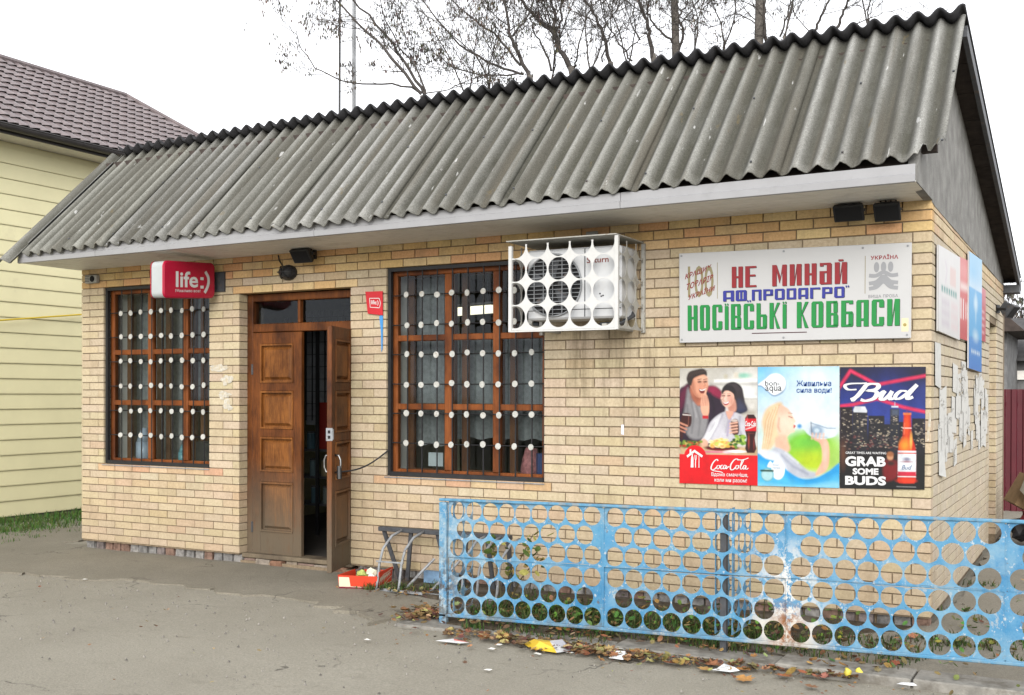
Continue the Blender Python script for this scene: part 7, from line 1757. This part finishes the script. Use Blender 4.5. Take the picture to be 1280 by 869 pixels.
tree('bare_tree', 'bare tree with a slanting trunk beside the straight trunk', [(822, 100, Y5), (816, 68, Y5)],
     [(0.0449, (816, 70, Y5), (812, 45, Y5), (806, 20, Y5), (797, -5, Y5), (785, -60, Y5)), (0.0244, (840, 52, Y5), (825, 38, Y5), (812, 22, Y5), (808, 12, Y5), (815, -20, Y5)), (0.0150, (800, 50, Y5+.2), (785, 20, Y5+.3), (778, -20, Y5+.3))], .10, 9, .10, nsub=7, sub=1.1)
Y6 = 12.0
tree('bare_tree', 'tall straight grey trunk rising behind the roof, without leaves near it', [(846, 120, Y6), (844, 30, Y6), (841, -60, Y6), (838, -260, Y6)],
     [(0.0281, (849, 62, Y6), (853, 40, Y6), (849, 20, Y6), (858, 5, Y6), (866, -30, Y6)), (0.0150, (850, 30, Y6), (870, 5, Y6), (885, -30, Y6)), (0.0113, (846, 20, Y6), (868, 32, Y6), (888, 60, Y6))], .25, 10, .10, nsub=5, sub=.9)
Y7 = 13.0
tree('bare_tree', 'right trunk of the bare trees, straight with a thinner stem beside it', [(948, 90, Y7), (949, 20, Y7), (951, -80, Y7), (952, -300, Y7)],
     [(0.0374, (957, 52, Y7), (955, 20, Y7), (958, -10, Y7), (966, -60, Y7)), (0.0206, (975, 46, Y7), (984, 20, Y7), (988, -5, Y7), (985, -50, Y7)), (0.0131, (945, 30, Y7), (918, 16, Y7), (900, 30, Y7), (880, 38, Y7)), (0.0113, (950, 10, Y7), (920, -2, Y7), (895, -20, Y7))], .12, 7, .115, nsub=5, sub=.9)
Y8 = 12.4
tree('bare_tree', 'thin whippy bare tree nearest the right roof corner', [(1030, 90, Y8), (1028, 60, Y8)],
     [(0.0281, (1019, 40, Y8), (1027, 20, Y8), (1036, 0, Y8), (1050, -40, Y8)), (0.0300, (1046, 36, Y8), (1053, 18, Y8), (1060, 0, Y8), (1074, -40, Y8)), (0.0113, (1060, 34, Y8), (1090, 22, Y8), (1120, 12, Y8), (1155, 2, Y8)), (0.0113, (1015, 44, Y8), (995, 20, Y8), (990, -5, Y8), (980, -40, Y8))], .0, 0, .07, nsub=6, sub=.9)
# thin leafless saplings between the bigger trees
for px_, py_, hx, Yd, lb in ((585, 125, -40, 8.6, 'thin bare sapling between the leftmost tree and next forked tree'), (612, 115, -60, 9.4, 'thin bare sapling just left of the forked limbs'), (690, 100, 25, 10.2, 'thin bare sapling between the two forked trees'), (738, 90, 30, 9.0, 'thin bare sapling right of the thick forked tree'), (785, 80, -25, 11.6, 'thin bare sapling left of the straight trunk'), (868, 62, 30, 10.8, 'thin bare sapling right of the straight grey trunk'), (905, 58, -35, 11.8, 'thin bare sapling midway between the two straight trunks'), (980, 45, 25, 11.0, 'thin bare sapling right of the right straight trunk'), (1085, 32, 45, 12.5, 'rightmost thin bare sapling over the roof corner')):
    p0 = at(px_, py_, Yd); t = thing('sapling', (p0.x, p0.y, 0), lb, 'tree', 'bare saplings behind the shop'); mb = MB(); tips = []
    mb.tube([(p0.x+.1, p0.y, 0), (p0.x+.04, p0.y, p0.z*.6), tuple(p0)], .03, 6, r2=.02); mb.build('trunk', M['bark'], t)
    mb = MB()
    for k in range(2):
        q1 = (px_+hx*.35*(k*1.4-.2)+TR.gauss(0, 6), py_-45, Yd+TR.gauss(0, .3)); q2 = (px_+hx*(k*1.6-.4)+TR.gauss(0, 12), py_-115, Yd+TR.gauss(0, .5))
        limb(mb, [(px_, py_+3, Yd), q1, q2], .017, .006, tips, 8, 2, .85, .05)
    mb.build('crown', M['twig'], t, kind='stuff')
    if px_ < 700: kb_ = MB(); keys(kb_, tips, .08, 9); kb_.build('foliage', M['dryleaf'], t, kind='stuff')
# grey shrubbery far behind on the right
for i, (x, y, h_, lb) in enumerate(((1.2, 21, 3.6, 'blurred grey leafless thicket beyond the shed at the right edge'), (-.9, 22, 4.1, 'taller grey thicket behind the outbuilding roof at the right'))):
    t = thing('thicket', (x, y, 0), lb, 'thicket'); tips = []; mb = MB()
    for k in range(26): branch(mb, Vector((x+TR.gauss(0, .9), y+TR.gauss(0, .6), 0)), Vector((TR.gauss(0, .3), TR.gauss(0, .3), 1)), h_*TR.uniform(.6, .85), .022, 2, tips)
    mb.build('branches', M['twig'], t, kind='stuff'); kb_ = MB(); keys(kb_, tips, .9, 12, .13); kb_.build('foliage', M['dryleaf'], t, kind='stuff')
